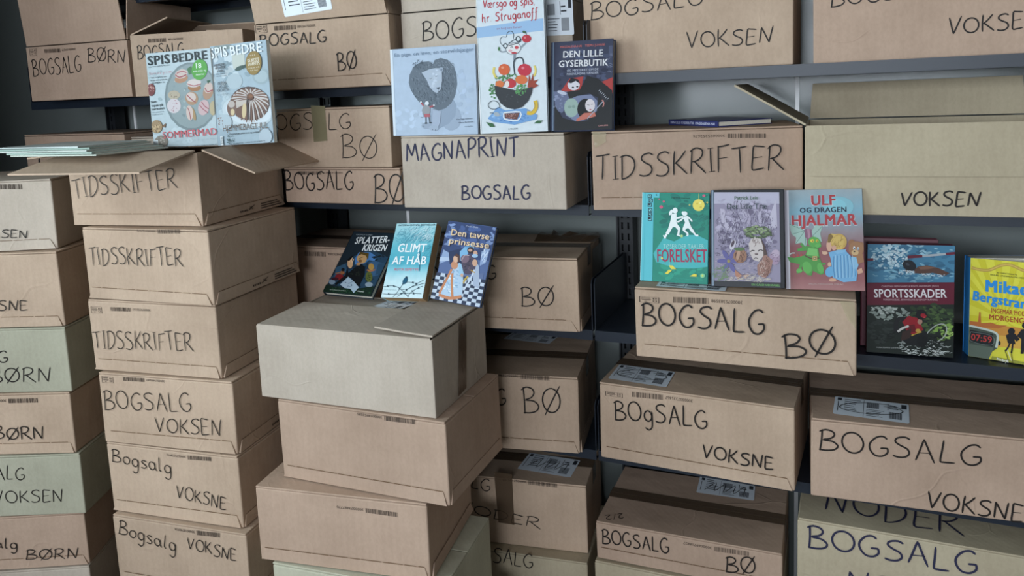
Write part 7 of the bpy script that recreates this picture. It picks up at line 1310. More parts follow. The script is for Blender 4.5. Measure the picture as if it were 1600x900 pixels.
def ribbon(pts, w, V, Fc, taper=True):
    n = len(pts)
    if n < 2: return
    b = len(V)
    for i, (x, y) in enumerate(pts):
        ax, ay = pts[max(0, i - 1)]; bx, by = pts[min(n - 1, i + 1)]
        dx, dy = bx - ax, by - ay; l = math.hypot(dx, dy) or 1e-9
        ww = w * (.5 if taper and i in (0, n - 1) else 1.0) / 2
        V.append((x - dy / l * ww, y + dx / l * ww)); V.append((x + dy / l * ww, y - dx / l * ww))
    for i in range(n - 1):
        Fc.append((b + 2 * i, b + 2 * i + 1, b + 2 * i + 3, b + 2 * i + 2))

def strokes_of(text, x0, y0, x1, y1, cap, width, rnd, wob=1.0):
    """flat ribbons of a handwritten word running from (x0,y0) to (x1,y1)"""
    tot = 0; gap = .16
    for ch in text: tot += GL[ch][0] + gap
    tot -= gap
    L = math.hypot(x1 - x0, y1 - y0); ang = math.atan2(y1 - y0, x1 - x0)
    ca, sa = math.cos(ang), math.sin(ang)
    sx = L / tot; V, Fc = [], []
    cur = 0
    for ch in text:
        wd, st = GL[ch]
        sc = cap * (1 + rnd.uniform(-.07, .07) * wob); dy = rnd.uniform(-.05, .05) * cap * wob; r = rnd.uniform(-.06, .06) * wob
        for s in st:
            pts = []
            for (gx, gy) in smooth(s):
                lx, ly = (cur + gx) * sx, gy * sc + dy
                lx += -r * ly
                pts.append((x0 + lx * ca - ly * sa, y0 + lx * sa + ly * ca))
            ribbon(pts, width, V, Fc)
        cur += wd + gap
    return V, Fc

def on_face(fc, d, pts, off):
    w, dep, h = d
    if fc == 'F': return [(u, -off, v) for u, v in pts]
    if fc == 'T': return [(u, v, h + off) for u, v in pts]
    if fc == 'R': return [(w / 2 + off, u, v) for u, v in pts]

# ------------------------------------------------------------------ cardboard boxes
def flap(name, side, length, ang, d, mat, parent, lift=0.0, trim=.004, th=.004, skew=0.0):
    """a box flap hinged on a top edge; ang 0 = closed, 90 = upright, 180 = folded out level, 270 = hanging"""
    w, dep, h = d
    a = math.radians(ang); c, s = math.cos(a), math.sin(a)
    span = w if side in 'FK' else dep
    u0, u1 = -span / 2 + trim, span / 2 - trim
    def P(u, t, k):      # u along hinge, t away from hinge, k through thickness (towards the outside face)
        inn = t * c + k * s; up = t * s - k * c
        z = h + lift + up
        if side == 'F': return (u, inn, z)
        if side == 'K': return (u, dep - inn, z)
        if side == 'R': return (w / 2 - inn, u + dep / 2, z)
        return (-w / 2 + inn, u + dep / 2, z)
    T = [0, .5, 1]; V = []; rows = []
    q = .006
    for t, uu0, uu1 in ((0, u0, u1), (length * .5, u0 + q * .4, u1 - q * .4 - skew * .5), (length, u0 + q, u1 - q - skew)):
        sag = -.002 * (t / length) ** 2
        rows.append([P(uu0, t, sag), P(uu1, t, sag), P(uu1, t, sag + th), P(uu0, t, sag + th)])
    V = [p for r in rows for p in r]; Fc = []
    for i in range(len(rows) - 1):
        b = 4 * i
        for j in range(4): Fc.append((b + j, b + (j + 1) % 4, b + 4 + (j + 1) % 4, b + 4 + j))
    Fc += [(3, 2, 1, 0), (8, 9, 10, 11)]
    me = bpy.data.meshes.new(name); me.from_pydata(V, [], Fc); me.update()
    bm = bmesh.new(); bm.from_mesh(me); bmesh.ops.recalc_face_normals(bm, faces=bm.faces); bm.to_mesh(me); bm.free()
    return link(name, me, mat, parent)

def glue_flap(face, d, mat, parent, rnd, hh=.028):
    w, dep, h = d
    span = w if face == 'F' else dep
    s0, s1 = (-w / 2, w / 2) if face == 'F' else (0, dep)
    i0, i1 = s0 + .004, s1 - .004
    t0, t1 = s0 + rnd.uniform(.012, .022), s1 - rnd.uniform(.012, .022)
    th = .0016
    def Q(u, z, k): return (u, -k, z) if face == 'F' else (w / 2 + k, u, z)
    dz = rnd.uniform(-.003, .003)
    pts = [(i0, .002), (i1, .002), (t1, hh + dz), (t0, hh)]
    V = [Q(u, z, 0) for u, z in pts] + [Q(u, z, .0045 if n_ < 2 else th) for n_, (u, z) in enumerate(pts)]
    Fc = [(0, 1, 2, 3), (7, 6, 5, 4)] + [(j, (j + 1) % 4, 4 + (j + 1) % 4, 4 + j) for j in range(4)]
    o = poly('glue_flap', V, Fc, mat, parent)
    # perforated score line above the glued strip, its shade painted as dark dashes
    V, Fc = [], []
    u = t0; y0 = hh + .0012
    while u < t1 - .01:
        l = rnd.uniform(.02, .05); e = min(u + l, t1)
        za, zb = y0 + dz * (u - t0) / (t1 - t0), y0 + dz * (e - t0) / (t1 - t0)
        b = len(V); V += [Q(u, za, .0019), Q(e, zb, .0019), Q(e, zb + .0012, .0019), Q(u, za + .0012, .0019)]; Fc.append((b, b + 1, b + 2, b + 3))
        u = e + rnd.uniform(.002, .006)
    poly('perforation_shade_dashes', V, Fc, CUT_SHADE, o)

def barcode(key, d, root, rnd):
    e = BARS[key]; x0, z0, x1, z1, hh, side = e[:6]
    V, Fc = [], []
    n = 22; L = x1 - x0; slope = (z1 - z0) / L
    u = 0
    while u < L:
        wd = rnd.choice((.0007, .0011, .0016)); b = len(V)
        za = z0 + slope * u
        V += [(x0 + u, -.0009, za), (x0 + u + wd, -.0009, za), (x0 + u + wd, -.0009, za + hh), (x0 + u, -.0009, za + hh)]
        Fc.append((b, b + 1, b + 2, b + 3)); u += wd + rnd.choice((.0008, .0013, .002))
    poly('barcode', V, Fc, PRINT, root)
    num = '30000' + ''.join(rnd.choice('0123456789') for _ in range(8))
    ln = L * .85
    if side == 'r': a, b = x1 + .006 + ln, x1 + .006
    else: a, b = x0 - .006, x0 - .006 - ln
    zz = (z1 if side == 'r' else z0) + hh * .85
    FLATTEXT.append((num, root, 'printed_number', PRINT, Vector((a, -.0009, zz)), Vector((-1, 0, 0)), Vector((0, 0, -1)), ln, hh * .55, 0))
    if len(e) > 6:
        sx, sz, sw, sh = e[6:]
        V, Fc = [], []
        def rc(a0, b0, a1, b1):
            k = len(V); V.extend([(sx + a0 * sw, -.0009, sz + b0 * sh), (sx + a1 * sw, -.0009, sz + b0 * sh), (sx + a1 * sw, -.0009, sz + b1 * sh), (sx + a0 * sw, -.0009, sz + b1 * sh)]); Fc.append((k, k + 1, k + 2, k + 3))
        t = .035
        rc(0, 0, 1, t); rc(0, 1 - t, 1, 1); rc(0, 0, t, 1); rc(1 - t, 0, 1, 1)
        rc(.1, .74, .55, .84); rc(.08, .54, .6, .62); rc(.12, .4, .56, .47); rc(.25, .16, .4, .25)
        rc(.68, .58, .74, .84); rc(.78, .6, .9, .66); rc(.78, .74, .9, .82); rc(.68, .2, .72, .46); rc(.84, .2, .88, .46); rc(.7, .16, .86, .22); rc(.74, .44, .82, .5)
        poly('recycling_stamp', V, Fc, PRINT, root)

def shipping_label(fc, quad, d, root, rnd, off=.0010, scribble=True):
    def uv(a, b):
        p = [(1 - a) * (1 - b), (1 - a) * b, a * b, a * (1 - b)]
        return tuple(sum(p[i] * quad[i][k] for i in range(4)) for k in (0, 1))
    q = [uv(*c) for c in ((.02, 0), (.98, 0), (1, .03), (1, .97), (.98, 1), (.02, 1), (0, .97), (0, .03))]
    lab = poly('shipping_label', on_face(fc, d, q, off), [tuple(range(8))], PAPER, root)
    V, Fc = [], []
    def rc(a0, b0, a1, b1):
        k = len(V); V.extend([uv(a0, b0), uv(a1, b0), uv(a1, b1), uv(a0, b1)]); Fc.append((k, k + 1, k + 2, k + 3))
    rc(.04, .80, .10, .95); rc(.05, .2, .06, .76)
    for i in range(6): rc(.14, .86 - i * .11, .14 + rnd.uniform(.12, .24), .89 - i * .11)
    for i in range(14): rc(.44 + i * .012, .55, .447 + i * .012, .85)
    for i in range(12): rc(.74 + i * .014, .12, .748 + i * .014, .46)
    for i in range(5): rc(.44, .44 - i * .08, .44 + rnd.uniform(.14, .26), .46 - i * .08)
    rc(.72, .55, .73, .9); rc(.4, .05, .405, .95); rc(.9, .7, .97, .93)
    rc(.74, .62, .86, .66); rc(.74, .74, .84, .78)
    poly('label_print', on_face(fc, d, V, off + .0003), Fc, plain('label_ink', '#30343c', .7, .3), lab)
    if scribble:
        V, Fc = [], []
        pts = [] if scribble != 'loop' else [uv(.5 + .42 * math.cos(.3 + i * .55) , .5 + .36 * math.sin(.3 + i * .55 + .25) * (1 - .03 * i)) for i in range(14)]
        for i in range(9 if scribble != 'loop' else 0):
            pts.append(uv(.18 + i * .085 + (.05 if i % 2 else -.05), .78 if i % 2 else .22))
        ribbon(smooth(pts), .0022, V, Fc)
        poly('pen_scribble', on_face(fc, d, V, off + .0006), Fc, INK, lab)

def tape_patch(fc, quad, d, root, mat, off=.0016):
    q = [quad[0], quad[1], quad[2], ((quad[2][0] * .5 + quad[3][0] * .5), (quad[2][1] * .4 + quad[3][1] * .6) ), quad[3]]
    poly('packing_tape', on_face(fc, d, q, off), [tuple(range(5))], mat, root)

FLATTEXT = []
def make_box(key, label, mat=None, closed=True, flaps=(), top_tape=False, glue='', ink=None, pen=.0028, group='cardboard boxes of books', seed=None, side_print=False, jit=.0016):
    x, y, z, ya, w, dep, h = BOX[key]
    mat = mat or KRAFT
    rnd = random.Random(key)
    root = tag(empty('cardboard_box', (x, y, z + .0004), ya), label, 'box', group)
    d = (w, dep, h)
    if closed:
        box('body', (-w / 2, w / 2, 0, dep, 0, h - .0042), mat, root, bev=.003, rnd=rnd, jit=jit)
        g = rnd.uniform(.0005, .002)
        e = .001
        box('top_flap', (-w / 2 + e, w / 2 - e, .0006, dep / 2 - g, h - .0042, h), mat, root, bev=.0014)
        box('top_flap', (-w / 2 + e, w / 2 - e, dep / 2 + g, dep - .0006, h - .0042, h - .0003), mat, root, bev=.0014)
        if top_tape:
            tw = .025; m = dep / 2
            V = [(-w / 2 - .001, m - tw, h - .05), (-w / 2 - .001, m + tw, h - .05), (-w / 2 - .001, m - tw, h + .0004), (-w / 2 - .001, m + tw, h + .0004),
                 (w / 2 + .001, m - tw, h + .0004), (w / 2 + .001, m + tw, h + .0004), (w / 2 + .001, m - tw, h - .05), (w / 2 + .001, m + tw, h - .05)]
            poly('packing_tape', V, [(0, 1, 3, 2), (2, 3, 5, 4), (4, 5, 7, 6)], TAPE_BROWN, root)
    else:
        t = .0045
        bm = bmesh.new()
        bm_box(bm, -w / 2, w / 2, 0, t, 0, h - .003, bev=.0015); bm_box(bm, -w / 2, w / 2, dep - t, dep, 0, h - .003, bev=.0015)
        bm_box(bm, -w / 2, -w / 2 + t, t, dep - t, 0, h - .003); bm_box(bm, w / 2 - t, w / 2, t, dep - t, 0, h - .003)
        bm_box(bm, -w / 2 + t, w / 2 - t, t, dep - t, 0, .006)
        me = bpy.data.meshes.new('body'); bm.to_mesh(me); bm.free()
        link('body', me, mat, root)
        names = dict(F='front_flap', K='back_flap', L='side_flap', R='side_flap')
        for f in flaps: flap(names[f[0]], f[0], f[1], f[2], d, mat, root, *f[3:])
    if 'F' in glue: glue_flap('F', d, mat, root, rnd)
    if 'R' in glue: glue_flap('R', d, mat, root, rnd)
    for wr in WRITING.get(key, ()):
        fc, text, x0, y0, x1, y1, cap = wr
        V, Fc = strokes_of(text, x0, y0, x1, y1, cap, pen, rnd)
        off = .0024 if (fc == 'F' and 'F' in glue) else .0009
        poly('marker_writing', on_face(fc, d, V, off), Fc, ink or INK, root)
    if key in BARS: barcode(key, d, root, rnd)
    for fc, q in LABELS.get(key, ()): shipping_label(fc, q, d, root, rnd, scribble=(False if key in ('V1', 'C2') else 'loop' if key in ('C3', 'C4', 'C5') else True))
    if side_print:
        # small print and a swallow-like arrow on the side glue strip
        V, Fc = [], []
        def rc(u0, v0, u1, v1):
            k = len(V); V.extend([(w / 2 + .0052, u0, v0), (w / 2 + .0052, u1, v0), (w / 2 + .0052, u1, v1), (w / 2 + .0052, u0, v1)]); Fc.append((k, k + 1, k + 2, k + 3))
        for i in range(3): rc(dep * .66, .007 + i * .006, dep * (.94 - i * .03), .0098 + i * .006)
        for i in range(5): rc(dep * .40 + i * .0065, .010, dep * .40 + i * .0065 + .004, .015)
        ribbon([(dep * .50, .010), (dep * .53, .016), (dep * .58, .022)], .003, VV := [], FF := [])
        k = len(V); V += [(w / 2 + .0052, a, b) for a, b in VV]; Fc += [tuple(k + i for i in f) for f in FF]
        ribbon([(dep * .52, .020), (dep * .53, .016), (dep * .56, .012)], .003, VV := [], FF := [])
        k = len(V); V += [(w / 2 + .0052, a, b) for a, b in VV]; Fc += [tuple(k + i for i in f) for f in FF]
        poly('side_print', V, Fc, PRINT, root)
    return root, d

G1, G2, G3 = 'boxes on the shelves', 'boxes in the tall floor stacks', 'unmarked boxes in the middle floor stack'
# --- upper shelf
make_box('A1', 'open cardboard box marked BOGSALG BØRN with raised front flap, at the shelf end', ROSE, closed=False, flaps=[('F', .20, 96), ('R', .12, 93), ('L', .1, 85), ('K', .07, 88)], pen=.0032, group=G1)
make_box('A2', 'open cardboard box marked BOGSALG standing behind the two food magazines', KRAFT, closed=False, flaps=[('L', .13, 20), ('R', .12, 2, -.006), ('K', .07, 30)], pen=.0032, group=G1)
r, d = make_box('A3', 'cardboard box marked BOGSALG BØ with raised front flap bearing a white shipping label', KRAFT, closed=False, flaps=[('F', .105, 104), ('R', .12, 70), ('L', .1, 70), ('K', .08, 85)], glue='F', pen=.0032, group=G1)
def label_on_flap(root, d, q, ang, rnd):
    w, dep, h = d
    a = math.radians(ang)
    def M(u, t, o): return (u, t * math.cos(a) - o * math.sin(a) * 1.0, h + t * math.sin(a) + o * math.cos(a))
    me0 = set(o.name for o in root.children)
    shipping_label('F', q, d, root, rnd, scribble=False)
    for o in [o for o in root.children if o.name not in me0]:
        for ob in [o] + list(o.children):
            for v in ob.data.vertices: v.co = M(v.co.x, v.co.z, -v.co.y + .0005)
label_on_flap(r, d, [(-.105, .012), (-.105, .10), (.05, .10), (.05, .022)], 104, random.Random(5))
r, d = make_box('A4', 'pale cardboard box marked BOGS behind the upright children books', PALE, closed=False, flaps=[('F', .10, 97), ('R', .1, 60), ('L', .1, 60), ('K', .08, 85)], pen=.0036, group=G1)
shipping_label('F', [(.12, .103), (.12, .19), (.235, .192), (.237, .10)], d, r, random.Random(8), scribble=False)
make_box('A5', 'closed cardboard box marked BOGSALG VOKSEN on the upper shelf, whole word showing', KRAFT, glue='', pen=.0030, group=G1)
make_box('A6', 'closed cardboard box marked VOKSEN on the upper shelf, above the open box', ROSE, pen=.0030, group=G1)
# --- second shelf
make_box('B0', 'closed brown box low on the shelf behind the pile of flat magazines', ROSE, group=G1)
make_box('B6', 'closed pale box on the shelf just behind the upright summer food magazine', PALE, group=G1)
make_box('B2', 'shallow cardboard box marked BOGSALG BØ lying under a taped box', ROSE, glue='', pen=.0040, group=G1)
make_box('B1', 'cardboard box marked BOGSALG BØ with a strip of shiny tape across its writing', KRAFT, pen=.0026, group=G1)
make_box('B3', 'pale cardboard box marked MAGNAPRINT BOGSALG carrying three upright picture books', PALE, ink=BLUEINK, pen=.0045, group=G1)
make_box('B4', 'cardboard box marked TIDSSKRIFTER in large letters on the middle shelf', ROSE, pen=.0034, glue='F', group=G1)
make_box('B5', 'open pale box marked VOKSEN with front flap folded down and back flap upright', SAND, closed=False, flaps=[('F', .106, 267, .0, .002), ('L', .17, 148), ('K', .085, 92), ('R', .17, 150)], pen=.0036, group=G1)
# --- third shelf
make_box('C0', 'closed cardboard box on the shelf behind the leaning zombie comic book', ROSE, top_tape=True, group=G1)
make_box('C1', 'cardboard box marked BØ with torn taped top, behind the fairy tale book', KRAFT, glue='FR', top_tape=True, pen=.0030, group=G1)
make_box('C3', 'cardboard box marked BOGSALG BØ carrying the three upright hardcovers', KRAFT, glue='F', pen=.0042, group=G1)
# --- fourth shelf
make_box('C2', 'dim cardboard box marked BØ under a shelf, directly above the box ending in ER', KRAFT, glue='FR', top_tape=True, pen=.0034, group=G1)
make_box('C4', 'cardboard box marked BOgSALG VOKSNE with small g and a label on top', KRAFT, glue='F', top_tape=True, pen=.0036, group=G1)
make_box('C5', 'cardboard box marked BOGSALG VOKSNE with large widely spaced letters and crossed label on top', ROSE, top_tape=True, pen=.0038, group=G1)
# --- bottom
make_box('D1', 'dim cardboard box with brown tape down its front and letters ER', KRAFT, top_tape=True, pen=.0028, group=G1)
make_box('D2', 'pale box marked SALG under the taped box ending in ER', SAND, pen=.003, group=G1)
make_box('D3', 'shallow cardboard box marked BOGSALG BØ low down, with a scribbled label on top', ROSE, top_tape=True, glue='F', pen=.0032, group=G1)
make_box('D4', 'pale box at the bottom directly under the shallow BOGSALG BØ box', SAND, group=G1)
make_box('D5', 'pale yellowish box marked BOGSALG NODER with NODER also written on its top', SAND, ink=BLUEINK, pen=.0048, group=G1)
make_box('D6', 'pale box at the very bottom under the box marked NODER', SAND, group=G1)
# --- middle floor stack
make_box('V1', 'unmarked pale box with folded flaps topping the middle stack, three books on it', PALE, closed=False,
         flaps=[('L', .14, -1, -.008), ('K', .13, -1, -.0045), ('F', .17, 1.5, 0, .004, .004, .06), ('R', .145, 2.5, .006)], group=G3)
make_box('V2', 'unmarked pinkish cardboard box second from the top of the middle stack', ROSE, glue='FR', group=G3)
make_box('V3', 'unmarked cardboard box shifted sideways, third from the top of the middle stack', ROSE, glue='FR', group=G3)
make_box('V4', 'unmarked pale greenish box fourth from the top of the middle stack', OLIVE, group=G3)
make_box('V5', 'unmarked box fifth from the top of the middle stack', ROSE, group=G3)
make_box('V6', 'unmarked box on the floor at the foot of the middle stack', ROSE, group=G3)
# --- tall stack
make_box('T1', 'open cardboard box marked TIDSSKRIFTER with spread flaps topping its stack', KRAFT, closed=False,
         flaps=[('F', .18, 190), ('R', .15, 202, 0, .018), ('L', .14, 184), ('K', .19, 1)], glue='FR', pen=.0022, group=G2, side_print=True)
make_box('T2', 'cardboard box marked TIDSSKRIFTER with barcode to the right, second in the tall stack', KRAFT, glue='FR', pen=.0022, group=G2, side_print=True)
make_box('T3', 'cardboard box marked TIDSSKRIFTER with printed stamp in its corner, third in the tall stack', KRAFT, glue='FR', pen=.0022, group=G2, side_print=True)
make_box('T4', 'cardboard box marked BOGSALG VOKSEN below three boxes marked TIDSSKRIFTER', KRAFT, glue='FR', pen=.0024, group=G2, side_print=True)
make_box('T5', 'cardboard box marked Bogsalg in joined letters above VOKSNE on a second line', KRAFT, glue='FR', pen=.0024, group=G2, side_print=True)
make_box('T6', 'cardboard box marked Bogsalg VOKSNE with both words beside each other', KRAFT, glue='FR', pen=.0024, group=G2, side_print=True)
make_box('T7', 'cardboard box under the box with Bogsalg VOKSNE side by side', KRAFT, group=G2)
make_box('T8', 'cardboard box on the floor at the foot of the stack of TIDSSKRIFTER boxes', KRAFT, group=G2)
# --- outer stack
make_box('U1', 'pale cardboard box marked VOKSEN topping the stack beside the TIDSSKRIFTER stack', PALE, glue='F', pen=.0024, group=G2)
make_box('U2', 'cardboard box marked VOKSNE second in the stack beside the TIDSSKRIFTER stack', KRAFT, glue='F', pen=.0026, group=G2)
make_box('U3', 'pale greenish box marked BOGSALG BØRN in the stack beside the TIDSSKRIFTER stack', OLIVE, pen=.0032, group=G2)
make_box('U4', 'cardboard box marked BØRN with a barcode, below the pale greenish BØRN box', KRAFT, glue='F', pen=.0030, group=G2)
make_box('U5', 'pale greenish box marked BOGSALG VOKSEN low in the outer stack', OLIVE, pen=.0028, group=G2)
make_box('U6', 'cardboard box marked Bogsalg BØRN below the pale greenish VOKSEN box', ROSE, glue='F', pen=.0026, group=G2)
make_box('U7', 'pale box under the lowest box marked BØRN', PALE, group=G2)
make_box('U8', 'cardboard box on the floor at the foot of the outer stack', KRAFT, group=G2)

by_key = {}
_lab2key = {}
def find_box(key):
    x, y, z = BOX[key][:3]
    for o in col.objects:
        if o.name.startswith('cardboard_box') and abs(o.location.x - x) < 1e-4 and abs(o.location.z - z) < .001 and abs(o.location.y - y) < 1e-4: return o
for key, lst in TAPES.items():
    b = find_box(key); d = BOX[key][4:7]
    for fc, q in lst:
        tape_patch(fc, q, d, b, TAPE_SHINY if key == 'B1' else TAPE_CLEAR if key in ('B4', 'C3') else TAPE_BROWN, .003 if key in ('C3', 'C1') else .0016)
# number 2/2 on top of the shallow box
b = find_box('D3'); w, dep, h = BOX['D3'][4:7]
V, Fc = strokes_of('2/2', -w / 2 + .055, .052, -w / 2 + .015, .030, .022, .002, random.Random(3))
poly('marker_writing', on_face('T', (w, dep, h), V, .0009), Fc, INK, b)
# torn flap of the BØ box
b = find_box('C1'); w, dep, h = BOX['C1'][4:7]
rnd = random.Random(11)
V = []; n = 9
for i in range(n):
    u = w / 2 - .16 + i * .021
    V += [(u, dep - .11, h + .001), (u + rnd.uniform(-.006, .006), dep - .06 + rnd.uniform(-.01, .01), h + .006 + rnd.uniform(0, .006)), (u + rnd.uniform(-.01, .012), dep - .02 + rnd.uniform(-.02, .012), h + .008 + rnd.uniform(-.004, .008))]
Fc = []
for i in range(n - 1):
    a = 3 * i
    Fc += [(a, a + 3, a + 4, a + 1), (a + 1, a + 4, a + 5, a + 2)]
o = poly('torn_flap', V, Fc, TAPE_BROWN, b)
sm = o.modifiers.new('thick', 'SOLIDIFY'); sm.thickness = .0015

# ------------------------------------------------------------------ books
def book(key, name, label, cat, cover, spine, style='hard', stops=None, pages=PAGES, group='books on display', rough=.45, ajar=0.0):
    B = BOOKS[key]; w, h, t = B['w'], B['h'], B['t']
    ya, le, ro = B['rot']
    root = bpy.data.objects.new(name, None); col.objects.link(root); root.empty_display_size = .03
    root.matrix_world = Matrix.Translation(B['loc']) @ Matrix.Rotation(ya, 4, 'Z') @ Matrix.Rotation(-le, 4, 'X') @ Matrix.Rotation(ro, 4, 'Y')
    tag(root, label, cat, group)
    g0 = GAIN.get(key, .88)
    cm = cover_material(name + '_cover', [(p, dim(q, g0)) for p, q in (stops or [(0, cover), (1, cover)])], h, rough)
    smat = plain(name + '_spine', spine, .4, .35)
    x0, x1 = -w / 2, w / 2
    bt = .0024 if style == 'hard' else .0005
    ins = .003 if style == 'hard' else .0002
    fc = box('front_cover', (x0 + (.004 if style == 'hard' else 0), x1, 0, bt, 0, h), cm, root, bev=.0008 if style == 'hard' else 0)
    box('back_cover', (x0 + (.004 if style == 'hard' else 0), x1, t - bt, t, 0, h), smat, root, bev=.0008 if style == 'hard' else 0)
    # rounded spine
    V, Fc = [], []
    n = 7
    for i in range(n):
        a = math.pi * i / (n - 1)
        yy = t / 2 - t / 2 * math.cos(a); xx = x0 + .004 - (.0035 if style == 'hard' else .0015) * math.sin(a) - (0 if style == 'hard' else .0025)
        V += [(xx, yy, 0), (xx, yy, h)]
    for i in range(n):
        a = math.pi * i / (n - 1)
        yy = t / 2 - (t / 2 - .0012) * math.cos(a); xx = x0 + .0055 - .0025 * math.sin(a)
        V += [(xx, yy, 0), (xx, yy, h)]
    m = 2 * n
    for i in range(n - 1):
        Fc += [(2 * i, 2 * i + 2, 2 * i + 3, 2 * i + 1), (m + 2 * i, m + 2 * i + 1, m + 2 * i + 3, m + 2 * i + 2),
               (2 * i, m + 2 * i, m + 2 * i + 2, 2 * i + 2), (2 * i + 1, 2 * i + 3, m + 2 * i + 3, m + 2 * i + 1)]
    sp = poly('spine', V, Fc, smat, root)
    box('pages', (x0 + .004, x1 - ins, bt + .0001, t - bt - .0001, ins, h - ins), pages, root)
    if ajar:            # cover standing open: the block swings back round the spine
        Rm = Matrix.Translation((x0, 0, 0)) @ Matrix.Rotation(ajar, 4, 'Z') @ Matrix.Translation((-x0, 0, 0))
        for o in root.children:
            if o is not fc: o.data.transform(Rm)
    paint(key, fc, w, h)
    return root, sp

GAIN = dict(mag1=.70, mag2=.72, lion=.80, stru=.76, gyser=.72, trae=.72, ulf=.74, sport=.85)
def paint(key, parent, w, h):
    g0 = GAIN.get(key, .88)
    srgb = lambda hx: tuple(x * g0 for x in SRGB(hx)[:3]) + (1.0,)
    art = BOOKS[key]['art']
    rnd = random.Random(key)
    V, Fc, C = [], [], []
    lay = [0.00035]
    W2, H = w / 2 - .0006, h - .0006
    def addpoly(pts, c, step=True):
        b = len(V); y = -lay[0]
        V.extend((min(max(u, -W2), W2), y, min(max(v, .0006), H)) for u, v in pts)
        Fc.append(tuple(range(b, b + len(pts)))); C.append(c)
    S = .001
    for s in art:
        k = s[0]; lay[0] += .00003
        if k == 'p': addpoly([(u * S, v * S) for u, v in s[2]], srgb(s[1]))
        elif k == 'l':
            v2, f2 = [], []
            ribbon(smooth([(u * S, v * S) for u, v in s[3]]) if len(s[3]) > 2 else [(u * S, v * S) for u, v in s[3]], s[2] * S, v2, f2, taper=False)
            c = srgb(s[1])
            for f in f2: addpoly([v2[i] for i in f], c)
        elif k == 're':
            _, hx, cx, cy, rx, ry, n, size, asp = s; c0 = srgb(hx)
            for i in range(n):
                a, q = rnd.uniform(0, 6.283), math.sqrt(rnd.random())
                px, py = (cx + rx * q * math.cos(a)) * S, (cy + ry * q * math.sin(a)) * S
                r = size * S * rnd.uniform(.4, 1.0); th = rnd.uniform(-.6, .6); g = rnd.uniform(.85, 1.15)
                lay[0] += .0000015
                addpoly([(px + r * math.cos(b_) * math.cos(th) - r * asp * math.sin(b_) * math.sin(th), py + r * math.cos(b_) * math.sin(th) + r * asp * math.sin(b_) * math.cos(th)) for b_ in [6.283 * j / 9 for j in range(9)]], tuple(x * g for x in c0[:3]) + (1,))
        elif k == 'rl':
            _, hx, cx, cy, rx, ry, n, ln, wd, ang = s; c0 = srgb(hx)
            for i in range(n):
                a, q = rnd.uniform(0, 6.283), math.sqrt(rnd.random())
                px, py = (cx + rx * q * math.cos(a)) * S, (cy + ry * q * math.sin(a)) * S
                l = ln * S * rnd.uniform(.4, 1); t = ang + rnd.uniform(-.55, .55); cu = rnd.uniform(-.35, .35) * l
                p = [(px + l * (j / 4 - .5) * math.cos(t) - cu * (1 - (j / 2 - 1) ** 2) * math.sin(t), py + l * (j / 4 - .5) * math.sin(t) + cu * (1 - (j / 2 - 1) ** 2) * math.cos(t)) for j in range(5)]
                v2, f2 = [], []; ribbon(p, wd * S, v2, f2); g = rnd.uniform(.85, 1.15)
                lay[0] += .0000015
                for f in f2: addpoly([v2[i_] for i_ in f], tuple(x * g for x in c0[:3]) + (1,))
        elif k == 'g':
            _, cols, ox, oy, ax, ay, bx, by, nx, ny = s
            for i in range(nx):
                for j in range(ny):
                    def q(a, b): return ((ox + ax * a / nx + bx * b / ny) * S, (oy + ay * a / nx + by * b / ny) * S)
                    addpoly([q(i, j), q(i + 1, j), q(i + 1, j + 1), q(i, j + 1)], srgb(cols[(i + j) % 2]))
        elif k == 'h':
            _, hx, st, ax, ay, bx, by, cap, bold = s
            v2, f2 = strokes_of(st, ax * S, ay * S, bx * S, by * S, cap * S, cap * S * (.06 + .025 * bold), rnd, .4)
            c = srgb(hx)
            for f in f2: addpoly([v2[i] for i in f], c)
        elif k == 't':
            _, hx, st, ax, ay, bx, by, cap, bold = s
            dx, dy = bx - ax, by - ay; l = math.hypot(dx, dy)
            lay[0] += .00001
            FLATTEXT.append((st, parent, 'cover_text', plain('cover_lettering', dim(hx, g0), .45, .25), Vector((ax * S, -lay[0], ay * S)), Vector((dx / l, 0, dy / l)), Vector((-dy / l, 0, dx / l)), l * S, cap * S, bold))
    me = bpy.data.meshes.new('illustration'); me.from_pydata(V, [], Fc); me.update()
    at = me.attributes.new('ink', 'FLOAT_COLOR', 'FACE')
    at.data.foreach_set('color', [x for c in C for x in c])
    link('illustration', me, COVER_INK, parent)

book('mag1', 'magazine', 'upright food magazine with green balloon and SOMMERMAD in pink letters', 'magazine', '#c3d3d9', '#d5dde0', 'soft', group='food magazines')
book('mag2', 'magazine', 'upright food magazine with a fluted cake and gold oval on its cover', 'magazine', '#a9bcc8', '#b7b9b4', 'soft', group='food magazines')
book('lion', 'picture_book', 'pale blue square picture book with a grey lion and a small girl', 'book', '#b9cade', '#d8e2ec')
book('stru', 'picture_book', 'tall white picture book with a bowl of fruit and a blue band', 'book', '#e2ebf0', '#d9e4ea')
book('gyser', 'story_book', 'dark blue children book titled DEN LILLE GYSERBUTIK', 'book', '#3d4259', '#2b3a58')
book('spl', 'comic_book', 'dark comic book titled SPLATTERKRIGEN lying back on the middle stack', 'book', '#1d2a33', '#182029')
book('glimt', 'paperback', 'thick light blue paperback titled GLIMT AF HÅB with barbed wire', 'book', '#8fd0de', '#9cc9d2', 'soft', stops=[(0, '#d9edf0'), (.22, '#cbe8ee'), (.36, '#8fd0de'), (.46, '#4fb0c6'), (.7, '#6cc2d2'), (1, '#b4e0e6')], pages=PAGESB)
book('prin', 'story_book', 'blue book titled Den tavse prinsesse with a chequered floor', 'book', '#566a98', '#1f2940')
book('for', 'story_book', 'green book titled FORELSKET with two white figures and a turquoise band', 'book', '#1f8a76', '#4cb4c0')
